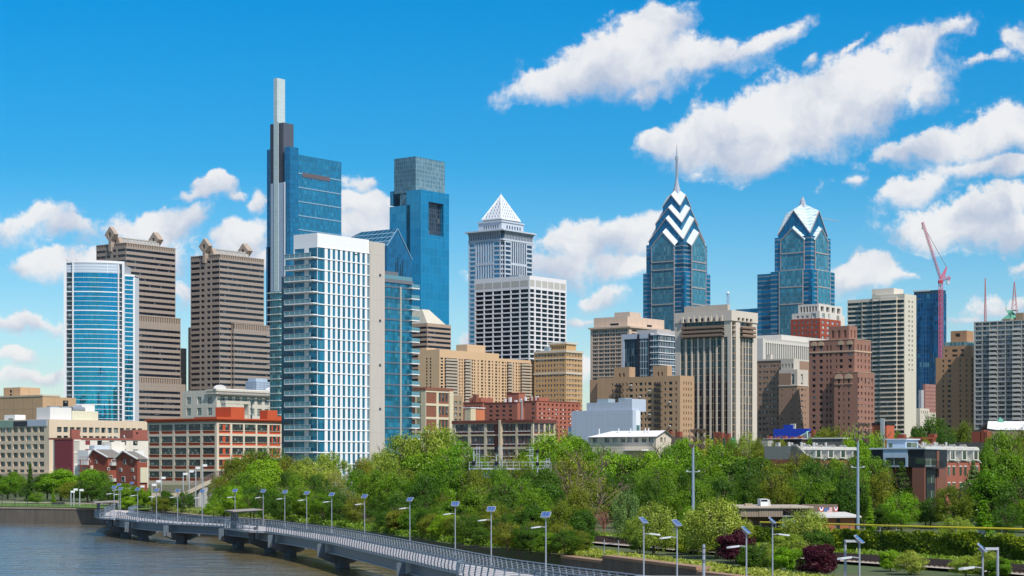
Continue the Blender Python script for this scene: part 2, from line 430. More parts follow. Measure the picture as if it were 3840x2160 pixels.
# ---- long cream office at left
b = Bld('office_building', 'long cream office building with ribbon windows and green panels on its roof edge, left', 184, 860, 8)
CR = wall('cream_panel', (.66, .53, .39), panel=(8, 40, .15), line=.85, var=.08)
WL, SL = b.ly(-60), b.lx(560)
rows = [(b.z(y1), b.z(y0)) for y0, y1 in ((1600, 1620), (1633, 1652), (1665, 1684), (1697, 1716), (1731, 1749), (1761, 1772))]
g_cr = glass('glass_office_pale', (.04, .06, .07), 2.4, 20, 1.0, .3, (.20, .27, .25), .1, 0, (.35, .33, .3), .15)
colsW = even(9, WL, .72, 2.8, 2); colsS = even(14, SL, .72, 4)
b.block('wall', CR, 0, SL, 0, WL, 0, b.z(1572), W=colsW, S=colsS, rows=rows, gm=g_cr, par=.8, roof=M_ROOFW, dep=.5)
g = b.mb('green_parapet_panel', wall('verdigris_panel', (.22, .33, .27), panel=(6, 40, .2)))
ya, yb, yc = b.ly(174), b.ly(104), b.ly(52)
b.mb('pale_parapet_panel', wall('pale_blue_panel', (.42, .48, .58), panel=(7, 40, .2))).box(-.3, 0.02, b.ly(177), yb, b.z(1597), b.z(1573.5))
b.mb('dark_parapet_panel', plain('dark_panel', (.03, .035, .05))).box(-.3, 0.02, yb, yc, b.z(1597), b.z(1577))
g.box(-.3, .02, yc, WL, b.z(1601), b.z(1573.5))
WH = wall('white_corrugated', (.74, .72, .68), panel=(.8, 60, .12), line=.85, var=.05)
x0 = 4; y0 = b.ly(188, x0)
b.block('roof_plant_room', WH, x0, b.lx(268, y0), y0, b.ly(137, x0), b.z(1572) - .8, b.z(1527, x0, y0), roof=M_ROOFW)
fan = MB(plain('grey_unit', (.22, .26, .3)))
for i in range(3): fan.tube((9 + i * 7, y0 + 4, b.z(1527, x0, y0)), (9 + i * 7, y0 + 4, b.z(1521.5, x0, y0)), 2.8, seg=12)
b.extra.append(('roof_fan', fan))
y0 = 4.; b.block('lift_house', wall('cream_render', (.66, .62, .46)), b.lx(268, y0) + .3, b.lx(368, y0), y0, y0 + 9, b.z(1572) - .8, b.z(1541, 20, y0), roof=M_ROOFW)
y0 = 6.; b.block('chiller', WH, b.lx(307, y0), b.lx(355, y0), y0, y0 + 6, b.z(1541, 20), b.z(1517, 20, y0), roof=M_ROOFW)
d = MB(plain('duct_steel', (.45, .46, .47), .4, .6)); xx = b.lx(288, 5.); d.tube((xx - 3, 5, b.z(1534, 18)), (xx + 4, 5, b.z(1534, 18)), 1.2, seg=10); d.tube((xx, 5, b.z(1541, 18)), (xx, 5, b.z(1534, 18)), 1.0, seg=8)
b.extra.append(('duct', d))
x0 = 5; b.block('roof_shed', WH, x0, x0 + 6, b.ly(56, x0), b.ly(16, x0), b.z(1572) - .8, b.z(1553, x0, 12), W=[(b.ly(50, x0), b.ly(30, x0))], rows=[(b.z(1570), b.z(1564))], gm=g_cr, roof=M_ROOFW)
b.band('podium', wall('tan_concrete', (.42, .34, .25)), 0, SL, 0, WL, 0, b.z(1776), 3)
b.finish()

# ---- mural building
b = Bld('warehouse_building', 'white painted building with a plain maroon end wall and red brick stair tower, left', 271, 745, 7)
MAR = wall('maroon_paint', (.22, .045, .055), var=.05, streak=.03); BR = wall('red_brick_dark', (.30, .10, .075), var=.2)
WP = wall('white_paint_brick', (.70, .65, .57), var=.12, streak=.2)
Y1 = b.ly(205)
b.block('maroon_wall', MAR, 0, 12, 0.02, Y1, 0, b.z(1646), W=(), rows=(), par=.4)
b.block('wall', WP, .6, b.lx(302), -.25, 12, 0, b.z(1648), S=[(b.lx(276), b.lx(297))], rows=[(b.z(y + 38), b.z(y)) for y in (1655, 1700)], gm=wall('grey_infill', (.48, .45, .40)), dep=.15, roof=M_ROOFW)
cols = [(b.lx(x), b.lx(x + 18)) for x in (320, 365, 410, 455, 499)]
rr = rows_ = [(b.z(1668), b.z(1651)), (b.z(1699), b.z(1684))]
b.block('wall', WP, b.lx(302), b.lx(556), 0, 14, 0, b.z(1648), S=cols, rows=rr, gm=g_apt, roof=M_ROOFW)
b.block('brick_coping', BR, b.lx(270), b.lx(556), -.2, 14, b.z(1648), b.z(1641), roof=M_ROOFW, par=.5)
b.block('stair_tower', BR, .5, b.lx(300, 1.), 1., b.ly(258), b.z(1648), b.z(1610), roof=M_ROOF, par=.4)
b.block('stair_tower', WP, b.lx(500), b.lx(527), .3, 8, b.z(1641), b.z(1608), S=[(b.lx(512), b.lx(520))], rows=[(b.z(1624), b.z(1617))], gm=g_dark, par=.3)
b.block('stair_tower', BR, b.lx(527), b.lx(556), .4, 8, b.z(1641), b.z(1607), par=.3)
dish = MB(plain('white_metal', (.75, .75, .74)))
for px in (416, 446, 474):
    x = b.lx(px); dish.tube((x, 1.5, b.z(1641)), (x, 1.5, b.z(1635)), .08); dish.tube((x, 1.3, b.z(1636)), (x + .2, 1.1, b.z(1635)), .75, .9, 12)
b.extra.append(('satellite_dish', dish))
b.finish()
# low white roof with a parked car
b = Bld('garage_building', 'low white flat roofed garage in front of the white painted building, left', 300, 690, 6)
b.block('wall', WP, 0, b.lx(556), 0, 3, 0, b.z(1745), roof=M_ROOFW, S=even(5, b.lx(556), .6, 1), rows=[(b.z(1800), b.z(1760))], gm=g_dark)
b.block('deck', wall('white_deck', (.74, .73, .70), var=.05), b.lx(345), b.lx(556), 2, 8, b.z(1745), b.z(1688), roof=M_ROOFW, par=.5)
b.block('lift_house', WP, b.lx(418, 6.), b.lx(468, 6.), 6, 11, b.z(1688), b.z(1657, 20, 6), roof=M_ROOFW)
b.block('screen_wall', wall('pale_blue_screen', (.5, .56, .62)), b.lx(355, 7.), b.lx(412, 7.), 7, 10, b.z(1688), b.z(1671, 20, 6), roof=M_ROOFW)
st = MB(plain('rust_red_steel', (.20, .05, .03)))
x0 = b.lx(301)
for i in range(4):
    zz = b.z(1724 + i * 19); st.box(-1.2, b.lx(337), -1.6, -.1, zz - .25, zz)
    for k in range(7): st.tube((-1.2 + k * 1.3, -1.6, zz), (-1.2 + k * 1.3, -1.6, zz + 1.), .05)
    st.box(-1.2, b.lx(337), -1.65, -1.55, zz + 1., zz + 1.1)
for x in (-1.2, 3, 7.): st.box(x - .15, x + .15, -1.65, -1.4, b.z(1810), b.z(1724))
b.extra.append(('steel_stair', st))
b.finish()

# ---- pitched brick town houses
def gable_house(name, label, xc, d, xl, xr, yeave, ypeak, colb, wins, zg=5.5, tilt=.5, trim=True):
    b = Bld(name, label, xc, d, zg, 'house')
    Lw = b.ly(xl); Ls = b.lx(xr); ze = b.z(yeave); zp = b.z(ypeak, 0, Lw * tilt); pk = Lw * tilt
    m = b.mb('wall', colb)
    m.poly([(0, Lw, 0), (0, 0, 0), (0, 0, ze), (0, pk, zp), (0, Lw, ze)])
    m.quad((0, 0, 0), (Ls, 0, 0), (Ls, 0, ze), (0, 0, ze)); m.poly([(Ls, 0, 0), (Ls, Lw, 0), (Ls, Lw, ze), (Ls, pk, zp), (Ls, 0, ze)])
    m.quad((Ls, Lw, 0), (0, Lw, 0), (0, Lw, ze), (Ls, Lw, ze))
    r = b.mb('roof', wall('slate_roof', (.20, .185, .165), panel=(40, .45, .06), line=.7))
    o = .25; r.prism([(-o, -.4, ze - .3), (Ls, -.4, ze - .3), (Ls, pk, zp + .12), (-o, pk, zp + .12)], (0, 0, .16))
    r.prism([(-o, Lw + .4, ze - .3), (-o, pk, zp + .12), (Ls, pk, zp + .12), (Ls, Lw + .4, ze - .3)], (0, 0, .16))
    t = b.mb('verge_trim', plain('white_trim', (.74, .72, .68)))
    for x in (-.5, Ls * .5 if Ls > 12 else Ls):
        t.bar((x, -.45, ze - .05), (x, pk, zp + .4), .5, .35); t.bar((x, Lw + .45, ze - .05), (x, pk, zp + .4), .5, .35)
    fr = b.mb('window_frame', plain('white_trim', (.74, .72, .68)))
    for (px, py, w, h) in wins:
        if px < xc: y = b.ly(px); z_ = b.z(py); w_ = w * d / F / .75; h_ = h * d / F; fr.box(-.1, .02, y - w_ / 2, y + w_ / 2, z_ - h_ / 2, z_ + h_ / 2); q = [(-.13, y + w_/2 - .12, z_ - h_/2 + .12), (-.13, y - w_/2 + .12, z_ - h_/2 + .12), (-.13, y - w_/2 + .12, z_ + h_/2 - .12), (-.13, y + w_/2 - .12, z_ + h_/2 - .12)]
        else: x = b.lx(px); z_ = b.z(py); w_ = w * d / F / .68; h_ = h * d / F; fr.box(x - w_ / 2, x + w_ / 2, -.1, .02, z_ - h_ / 2, z_ + h_ / 2); q = [(x - w_/2 + .12, -.13, z_ - h_/2 + .12), (x + w_/2 - .12, -.13, z_ - h_/2 + .12), (x + w_/2 - .12, -.13, z_ + h_/2 - .12), (x - w_/2 + .12, -.13, z_ + h_/2 - .12)]
        b.wins.append(('window', g_apt, q, w * h, z_))
    return b
BR2 = wall('red_brick', (.27, .072, .045), var=.2, panel=(1.2, .6, .08), line=.85)
b = gable_house('town_house', 'brown brick gabled house with white verges, left of its twin', 404, 690, 337, 470, 1714, 1688, BR2, [(361, 1731, 7, 14), (340, 1730, 3, 8), (407, 1758, 8, 10), (415, 1788, 12, 9), (428, 1728, 20, 8)], tilt=.75)
bl = b.mb('balcony', plain('grey_trim', (.5, .5, .48)))
for py in (1746, 1806): bl.box(b.lx(410), b.lx(446), -1.3, 0, b.z(py), b.z(py - 12)); 
b.mb('chimney', BR2).box(4, 5, 3, 4, b.z(1712), b.z(1704)); b.finish()
b = gable_house('town_house', 'brown brick gabled house with six white framed windows beside the red factory', 515, 650, 436, 553, 1720, 1695, BR2, [(468, 1733, 10, 17), (494, 1729, 5, 11), (453, 1762, 11, 14), (497, 1762, 11, 14), (463, 1797, 14, 20), (503, 1791, 7, 12), (536, 1730, 22, 7)], tilt=.62)
b.mb('wall_render', wall('cream_house_render', (.58, .54, .40))).box(b.lx(524), b.lx(550), -.4, -.1, b.z(1810), b.z(1753)); b.finish()

# ---- red and cream factory
b = Bld('factory_building', 'red and cream framed loft factory with big sash windows left of the white tower', 813, 780, 5.5)
RB = wall('vermilion_brick', (.50, .085, .03), var=.08, streak=.05); CF = wall('cream_concrete', (.62, .54, .42), var=.1)
WL, SL = b.ly(552), b.lx(1075)
fl = [1589, 1634, 1678.5, 1723, 1768, 1813]; 
cW = [(b.ly(c), b.ly(a)) for a, c in ((559, 597), (605, 647), (655, 699), (707, 751), (760, 805))]
cS = [(b.lx(821), b.lx(864)), (b.lx(871), b.lx(912)), (b.lx(918), b.lx(959)), (b.lx(965), b.lx(1003)), (b.lx(1010), b.lx(1052))]
rw = [(b.z(y + 36), b.z(y)) for y in fl]
wallm = b.mb('wall', CF)
b.face('wall', CF, 'W', 0, 0, WL, 0, b.z(1579), cW, rw, RB, .25, 'spandrel_bay')
b.face('wall', CF, 'S', 0, 0, SL, 0, b.z(1579), cS, rw, RB, .25, 'spandrel_bay')
wallm.quad((SL, 0, 0), (SL, WL, 0), (SL, WL, b.z(1579)), (SL, 0, b.z(1579))); wallm.quad((SL, WL, 0), (0, WL, 0), (0, WL, b.z(1579)), (SL, WL, b.z(1579)))
b.mb('roof', M_ROOF).box(0, SL, 0, WL, b.z(1579) - .5, b.z(1579) - .2)
for y in fl:                                     # sashes sit high in each bay, brick below
    for (u0, u1) in cW:
        w = [(.22, u1, b.z(y + 24)), (.22, u0, b.z(y + 24)), (.22, u0, b.z(y)), (.22, u1, b.z(y))]
        b.wins.append(('window', g_fact, w, (u1 - u0) * 2.6, b.z(y)))
    for i, (u0, u1) in enumerate(cS):
        L = u1 - u0
        parts = [(u0, u1)]
        if i == 0: parts = [(u0 + L * .06, u0 + L * .36), (u0 + L * .6, u0 + L * .93)]
        if i == 4: parts = [(u0 + L * .08, u0 + L * .24), (u0 + L * .35, u0 + L * .67), (u0 + L * .77, u0 + L * .93)]
        for p0, p1 in parts:
            w = [(p0, .22, b.z(y + 24)), (p1, .22, b.z(y + 24)), (p1, .22, b.z(y)), (p0, .22, b.z(y))]
            b.wins.append(('window', g_fact, w, (p1 - p0) * 2.6, b.z(y)))
for y in fl[:-1]:                                # sills
    for (u0, u1) in cW: b.mb('sill', CF).box(-.1, .2, u0, u1, b.z(y + 25.2), b.z(y + 24))
    for (u0, u1) in cS: b.mb('sill', CF).box(u0, u1, -.1, .2, b.z(y + 25.2), b.z(y + 24))
cor = b.mb('cornice', RB)
cor.box(-.5, SL, -.5, WL, b.z(1579), b.z(1572)); cor.box(-1.1, SL, -1.1, WL + .3, b.z(1572), b.z(1567.5))
cor.box(-1.1, 14, -1.1, 12, b.z(1567.5), b.z(1563))
for i in range(40): cor.box(-.95, -.5, i * WL / 40, i * WL / 40 + .4, b.z(1575), b.z(1572))
for i in range(40): cor.box(i * SL / 40, i * SL / 40 + .4, -.95, -.5, b.z(1575), b.z(1572))
x0 = 7; y0 = b.ly(866, x0); b.block('roof_house', RB, x0, b.lx(917, y0), y0, b.ly(808, x0), b.z(1567), b.z(1526, x0, y0), par=.3)
x0 = 28; y0 = b.ly(1003, x0); b.block('roof_house', RB, x0, b.lx(1040, y0), y0, b.ly(974, x0), b.z(1567), b.z(1538, x0, y0), par=.3)
b.block('corner_parapet', RB, b.lx(1008), SL, -.9, 4, b.z(1567), b.z(1555), par=.3)
b.finish()

# ---- cream classical building behind the factory
b = Bld('classical_building', 'ornate cream stone building with arched parapet and scaffold rail behind the red factory roof', 812, 1010, 8)
CS = wall('cream_stone', (.58, .54, .46), var=.12, panel=(3, 6, .15), line=.8)
g_old = glass('glass_old_sash', (.09, .14, .14), 1.2, 1.6, .9, .15, (.3, .36, .33), .12, 0, (.5, .48, .42), .15)
WL, SL = 6., b.lx(1075)
b.block('wall', CS, 0, SL, 0, WL + 20, 0, b.z(1462), S=even(9, SL, .6, 1.5), rows=rowz(b, 1486, 42, 2, 28), gm=g_old, W=even(3, 26, .4, 1), roof=M_ROOF)
b.band('cornice', CS, 0, SL, 0, WL, b.z(1477), b.z(1472), 1.2); b.band('cornice', CS, 0, SL, 0, WL, b.z(1466), b.z(1459), .8)
for px in (812, 1006):                                                        # arched parapet ends
    x = b.lx(px) + 3; pts = [(x - 4.5, -.5, b.z(1459))] + [(x - 3.8 * math.cos(t * math.pi / 8), -.5, b.z(1459) + 2.3 * math.sin(t * math.pi / 8)) for t in range(9)] + [(x + 4.5, -.5, b.z(1459))]
    b.mb('arched_parapet', plain('white_stone', (.72, .70, .68))).prism(pts[::-1], (0, 2, 0))
sc_ = b.mb('scaffold', plain('scaffold_grey', (.35, .33, .32), .5, .3))
for i in range(24): x = SL * i / 23; sc_.tube((x, -2.2, b.z(1478)), (x, -2.2, b.z(1466)), .09)
for z in (1478, 1472, 1467): sc_.tube((0, -2.2, b.z(z)), (SL, -2.2, b.z(z)), .08)
sc_.box(0, SL, -2.4, -1.2, b.z(1479.5), b.z(1478.5))
b.mb('roof_cladding', plain('white_stone', (.72, .70, .68))).box(6, SL - 4, .5, 3.5, b.z(1459), b.z(1456))
b.finish()
b = Bld('glass_annex', 'small pale glass block left of the ornate cream building', 745, 1030, 8)
g_an = glass('glass_annex_pane', (.16, .26, .30), 3, 4.2, .4, 0, rough=.12, frame=(.5, .55, .6), fw=.35)
b.block('wall', g_an, 0, b.lx(793), 0, b.ly(737), 0, b.z(1495), roof=M_ROOFW); b.finish()
b = Bld('roof_chiller', 'blue grey louvred cooling tower above the ornate cream building', 960, 1040, 8, 'cooling tower')
b.mb('casing', wall('blue_grey_louvre', (.33, .41, .50), panel=(3, 1.2, .3), line=.6)).box(0, b.lx(1016), 0, 8, b.z(1480), b.z(1430))
b.mb('screen', wall('blue_grey_screen', (.40, .50, .60), panel=(4, 3, .3), line=.7)).box(1, b.lx(1008), 1, 7, b.z(1430), b.z(1418))
b.finish()
b = Bld('concrete_arch', 'cream concrete portal frame standing between the two red roof houses', 846, 905, 8, 'frame')
for x0, x1 in ((0, 2.2), (b.lx(946) - 2.6, b.lx(946))): b.mb('leg', CS).box(x0, x1, 0, 3, b.z(1575), b.z(1506))
b.mb('beam', CS).box(-.2, b.lx(946) + .2, -.1, 3.1, b.z(1513), b.z(1502)); b.mb('beam', CS).box(b.lx(915), b.lx(946) - 2.6, .3, 2.8, b.z(1570), b.z(1555))
b.finish()

# ---- curved glass tower (Murano-like)
b = Bld('curved_tower', 'curved turquoise glass tower with white floor edges, left of the twin brown towers', 385, 1281, 9, 'tower')
b.root.rotation_euler = (0, 0, 0)
k = 1281 / F; hw = (465 - 262) / 2 * k; cxl = ((262 + 465) / 2 - 385) * k
def bz(py): return CAMZ - (py - HZ) * k - 9
def arc(px0, px1, n, bow=5.5):
    r = []
    for i in range(n + 1):
        px = px0 + (px1 - px0) * i / n; x = (px - 385) * k; t = (px - 363) / 115.
        r.append((x, -bow * (1 - t * t) + .22 * x))
    return r
TG = glass('glass_turquoise', (.012, .36, .55), 1.5, 3.1, .5, .0, rough=.04, metal=.85, frame=(.012, .20, .30), fw=.12, wob=.015, teal=(.012, .20, .36))
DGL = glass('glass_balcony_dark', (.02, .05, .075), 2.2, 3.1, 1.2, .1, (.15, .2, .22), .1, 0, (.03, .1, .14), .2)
WM = plain('white_cladding', (.74, .75, .77), .5)
ZT = bz(990); fh = 3.06 * 1.0
def shell(part, mat, px0, px1, z0, z1, n, off=0, dep=None):
    m = b.mb(part, mat); a = arc(px0, px1, n)
    for i in range(n):
        (xa, ya), (xb, yb) = a[i], a[i + 1]
        m.quad((xa, ya - off, z0), (xb, yb - off, z0), (xb, yb - off, z1), (xa, ya - off, z1))
        if dep: m.quad((xa, ya - off, z1), (xb, yb - off, z1), (xb, yb - off + dep, z1), (xa, ya - off + dep, z1)); m.quad((xa, ya - off, z0), (xa, ya - off + dep, z0), (xb, yb - off + dep, z0), (xb, yb - off, z0))
zt = bz(1025); zb = 0
shell('glass_wall', TG, 284, 443, 0, zt, 20)
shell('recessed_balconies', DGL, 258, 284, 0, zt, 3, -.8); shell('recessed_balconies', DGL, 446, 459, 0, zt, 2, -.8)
nfl = 31; step = (1560 - 1044) / 30.; 
for i in range(31):
    py = 1044 + i * 17.55; t = 1.0 if i % 4 == 3 else .38
    shell('floor_edge', WM, 256, 462, bz(py) - t * .35, bz(py) + t * .35, 22, .15, .3)
shell('top_screen', wall('silver_louvre', (.42, .48, .56), panel=(80, 1.9, .45), line=1.5, var=.03), 282, 447, bz(1026), bz(990), 20, .1)
shell('parapet', WM, 256, 465, bz(989), bz(980), 22, .4, 1.6)
shell('top_screen', wall('silver_louvre2', (.25, .30, .36), panel=(1.6, 1.9, .2), line=1.5), 258, 282, bz(1024), bz(989), 3, -.5)
for px, w in ((252, 10), (283, 5), (445, 4), (461, 8)):
    x = (px - 385) * k; t = (px - 363) / 115.; y = -5.5 * (1 - t * t) + .22 * x
    b.mb('pier', WM).box(x - w * k / 2, x + w * k / 2, y - .75, y + 2, 0, bz(981))
sb = b.mb('side_wing_glass', TG); x1 = (465 - 385) * k; x2 = (495 - 385) * k
sb.quad((x1, 3, 0), (x2, 8, 0), (x2, 8, bz(1034)), (x1, 3, bz(1034)))
m = b.mb('side_wing_frame', WM); m.prism([(x2 - .9, 7.3, 0), (x2 + .4, 7.6, 0), (x2 + .4, 22, 0), (x2 - .9, 22, 0)], (0, 0, bz(1030))); m.prism([(x1, 2.5, bz(1034)), (x2 + .4, 7.4, bz(1034)), (x2 + .4, 20, bz(1034)), (x1, 20, bz(1034))], (0, 0, 1.3))
for i in range(31): z = bz(1050 + i * 17.55); m.prism([(x1, 2.75, z), (x2, 7.75, z), (x2, 9, z), (x1, 4, z)], (0, 0, .45))
sl_ = b.mb('side_glass', glass('glass_side_pale', (.12, .22, .25), 1.5, 3.1, .6, 0, rough=.1, frame=(.5, .55, .58), fw=.25)); xl = (247 - 385) * k
sl_.quad((xl, 6, 0), (xl + .6, -.8, 0), (xl + .6, -.8, bz(990)), (xl, 6, bz(990)))
bk = b.mb('rear_wall', wall('grey_render', (.4, .42, .44))); bk.box(xl + .7, x1, 3.2, 24, 0, bz(992))
bk.box(x1, x2 - .9, 8.2, 20, 0, bz(1036))
for px in (254, 290, 384): b.mb('beacon', plain('red_beacon', (.6, .03, .03))).tube(((px - 385) * k, -3, bz(981)), ((px - 385) * k, -3, bz(975)), .35)
b.finish()

# ---- twin brown towers with diamond finials
BW = wall('pinkish_granite', (.32, .262, .222), var=.06, panel=(3.4, 60, .35), line=.85)
def twin(name, label, xc, d, xl, xr, ytop, xr2, ytop2, c2, zs, dd):
    b = Bld(name, label, xc, d, 9, 'tower')
    WL, SL = b.ly(xl), b.lx(xr); zt = b.z(ytop) - 2.4
    fp = 3.93                                              # storey
    n = 34
    rw = [(zt - 3.5 - i * fp, zt - 3.5 - i * fp + 1.8) for i in range(n)]
    mid = WL / 2
    cw = [(1.2, mid - 7.2), (mid - 6.2, mid - 2.6), (mid + 1.2, mid + 4.6), (mid + 6.5, WL - .2)] 
    cw = [(.25, mid - 6.8), (mid - 5.4, mid - 2.0), (mid + .6, mid + 4.0), (mid + 5.4, WL - .25)]
    rows = rw
    b.block('wall', BW, 0, SL, 0, WL, 0, zt, W=cw, S=[(.25, SL - .25)], rows=rows, gm=g_band, dep=.4, wn='ribbon_window')
    # frieze of small openings round the top
    fr = b.mb('parapet_frieze', wall('granite_frieze', (.32, .25, .20), panel=(2.2, 60, .9), line=.35))
    slot0, slot1 = mid - 3.4, mid + 3.2
    zf = zt + 1.9
    fr.box(0, SL, 0, slot0, zt, zf); fr.box(0, SL, slot1, WL, zt, zf)
    cap = b.mb('coping', wall('pale_granite', (.38, .30, .24)))
    cap.box(-.2, SL + .2, -.2, slot0, zf, zf + .5); cap.box(-.2, SL + .2, slot1, WL + .2, zf, zf + .5)
    # the diamond finials and the ridge between them
    G_ = wall('finial_granite', (.38, .30, .24), var=.05, panel=(4, 4, .2), line=.8)
    zc = b.z(dd, 0, mid); r = 5.6; h = 5.4
    for x in (-1.2, SL - 7):
        x0, x1 = x, x + (3.5 if x < 0 else 5)
        o = [(mid - h, zc), (mid, zc - r), (mid + h, zc), (mid, zc + r)]
        i_ = [(mid - 1.6, zc - 1.8), (mid - 1.6, zc + 3.2), (mid + 1.6, zc + 3.2), (mid + 1.6, zc - 1.8)]
        m = b.mb('diamond_finial', G_)
        # ring: front and back faces as four quads, with the square eye left open
        O = [(mid, zc - r), (mid - h, zc), (mid, zc + r), (mid + h, zc)]
        I = [(mid - 1.2, zc - 1.6), (mid - 1.2, zc + 1.4), (mid + 1.2, zc + 1.4), (mid + 1.2, zc - 1.6)]
        for X, fl_ in ((x0, 1), (x1, 0)):
            for a in range(4):
                c = (a + 1) % 4
                q = [(X, O[a][0], O[a][1]), (X, O[c][0], O[c][1]), (X, I[c][0], I[c][1]), (X, I[a][0], I[a][1])]
                m.quad(*(q if fl_ else q[::-1]))
        for a in range(4):
            c = (a + 1) % 4
            m.quad((x0, *O[a]), (x1, *O[a]), (x1, *O[c]), (x0, *O[c])); m.quad((x0, *I[a]), (x0, *I[c]), (x1, *I[c]), (x1, *I[a]))
        m.box(x0 + .1, x1 - .1, mid - 1.3, mid + 1.3, zt - 3, zc - r + 1.6)
    rf = b.mb('penthouse', wall('checker_panels', (.34, .33, .31), panel=(3.2, 3.2, .5), line=.45, var=.4, scale=2))
    rf.prism([(4, mid - 7, zt + .1), (4, mid + 7, zt + .1), (4, mid + 3.0, zf + 5.6), (4, mid - 3.0, zf + 5.6)], (SL - 9, 0, 0))
    b.mb('penthouse_end', G_).prism([(3.3, mid - 7.2, zt + .1), (3.3, mid + 7.2, zt + .1), (3.3, mid + 3.2, zf + 5.8), (3.3, mid - 3.2, zf + 5.8)], (3.5, 0, 0))
    # lower shoulder, proud of the south face
    zt2 = b.z(ytop2); yo = -2.6
    X0 = b.lx(c2, yo); X1 = b.lx(xr2, yo)
    rw2 = [r_ for r_ in rw if r_[1] < zt2 - 6]
    b.block('shoulder', BW, X0, X1, yo, 20, 0, zt2 - 4, W=[(yo + .25, -.3)], S=[(.25 + X0, X1 - .25)], rows=rw2, gm=g_band, wn='ribbon_window')
    fr.box(X0, X1, yo, 20, zt2 - 3.99, zt2 - .5); cap.box(X0 - .2, X1 + .2, yo - .2, 20, zt2 - .5, zt2)
    if zs:
        zt3 = b.z(zs[1]); X0 = b.lx(zs[0], -5); X1 = b.lx(zs[2], -5)
        b.block('shoulder', BW, X0, X1, -5, 12, 0, zt3 - 4, W=[(-4.75, -2.8)], S=[(.25 + X0, X1 - 5)], rows=[r_ for r_ in rw if r_[1] < zt3 - 6], gm=g_band, wn='ribbon_window')
        fr.box(X0, X1 - 4, -5, 12, zt3 - 3.99, zt3 - .5); cap.box(X0 - .2, X1 - 3.8, -5.2, 12, zt3 - .5, zt3)
    return b
b = twin('granite_tower', 'brown granite tower with diamond finials behind the curved turquoise tower', 472, 1336, 361, 658, 909, 677, 1179, 497, (505, 1412, 696), 880)
b.mb('side_core', wall('plain_granite', (.45, .35, .28), panel=(5, 4, .1))).box(b.lx(677, 6.), b.lx(699, 6.), 6, 30, 0, b.z(1290)); b.finish()
b = twin('granite_tower', 'brown granite tower with diamond finials standing just left of the tallest glass tower', 823, 1352, 715, 990, 952, 1016, 1208, 877, None, 924)
b.mb('side_core', BW).box(2, 12, b.ly(715) + .01, b.ly(698), 0, b.z(1220)); b.finish()

# ---- the tallest glass tower
b = Bld('glass_skyscraper', 'tallest blue glass skyscraper with a pale square spire', 1062, 1690, 12, 'skyscraper')
BG = glass('glass_deep_blue', (.008, .18, .34), 3.0, 4.2, .35, 0, rough=.04, metal=.4, frame=(.006, .075, .17), fw=.35, wob=.015)
BG2 = glass('glass_blue_office', (.012, .21, .36), 1.9, 4.2, .6, .02, (.05, .32, .46), .05, .35, (.012, .13, .25), .5, wob=.02)
GD = wall('charcoal_louvre', (.085, .095, .125), .5, .05, panel=(2.2, 60, .25), line=.7, spec=.5)
GL = wall('silver_panel', (.36, .44, .54), .4, .05, panel=(5.2, 9, .3), line=.7, spec=.6)
SP = glass('glass_spire', (.50, .60, .60), 2.6, 3.4, .08, 0, rough=.3, metal=0, frame=(.42, .50, .50), fw=.3)
zz = lambda py, x=0, y=0: b.z(py, x, y)
def cblk(part, mat, xl, xc, xr, yt, s, z0=0., yb=None):
    y0 = b.ly(xc, s); b.block(part, mat, s, b.lx(xr, y0), y0, b.ly(xl, s), z0 if yb is None else zz(yb, s, y0), zz(yt, s, y0), roof=M_ROOF)
# broad office slab at the back with a sloping roof line
s_ = 14.; ya = b.ly(1120, s_); 
m = b.mb('office_slab', BG2); y0 = 9.; xa, xb = b.lx(1100, y0), b.lx(1280, y0); za, zb_ = zz(576, xa, y0), zz(608, xb, y0)
m.prism([(xa, y0, 0), (xb, y0, 0), (xb, y0, zb_), (xa, y0, za)], (0, 20, 0))
sr = b.mb('spandrel', plain('pale_spandrel', (.22, .36, .48), .3))
for i in range(11):
    py = 648 + i * 53
    if py < 1130: sr.box(b.lx(1112, y0), xb, y0 - .3, y0, zz(py + 4, xa, y0) + 1, zz(py, xa, y0) + 1)
sr.prism([(xa, y0 - .25, za - 12), (xb, y0 - .25, zb_ - 4), (xb, y0 - .25, zb_), (xa, y0 - .25, za)], (0, .2, 0)) if False else None
b.mb('plant_louvre', wall('brown_louvre', (.14, .12, .14), panel=(1.6, 60, .4), line=.5)).box(b.lx(1134, y0), b.lx(1236, y0), y0 - .35, y0, zz(662, 30, y0), zz(645, 30, y0))
cblk('glass_shaft', BG, 1067, 1087, 1119, 549, 1.2)
cblk('glass_shaft', BG, 1001, 1030, 1040, 558, 8.)
cblk('louvre_shaft', GD, 1045, 1063, 1101, 459, 3.0)
cblk('louvre_shaft', GD, 1013, 1030, 1050, 464, 6.0)
cblk('silver_shaft', GL, 1015, 1066.5, 1068, 683, .6)
cblk('spire', SP, 1026, 1039.5, 1069, 292, 4.2)
cblk('lift_bay', SP, 1027, 1043.5, 1045, 455, .1)
b.mb('silver_fin', plain('bright_fin', (.7, .74, .78))).box(0, .6, b.ly(1068), b.ly(1068) + 1., 0, zz(683))
s_ = -3.; cblk('lower_glass', BG, 998, 1004, 1012, 925, 5.)
b.finish()
# building at its foot
b = Bld('apartment_tower', 'green glass apartment tower with thin balconies squeezed between tallest tower and white tower', 1055, 900, 7, 'tower')
GG = glass('glass_green', (.04, .16, .19), 1.6, 3.3, 1.1, .12, (.16, .30, .28), .08, .1, (.12, .3, .34), .2)
b.block('wall', GG, 0, 20, 0, b.ly(1012), 0, b.z(1091), roof=M_ROOF)
for i in range(18): b.mb('balcony', plain('pale_slab', (.6, .62, .62))).box(-1.2, 0, 0, b.ly(1007) , b.z(1098 + i * 27), b.z(1098 + i * 27) + .35)
b.finish()

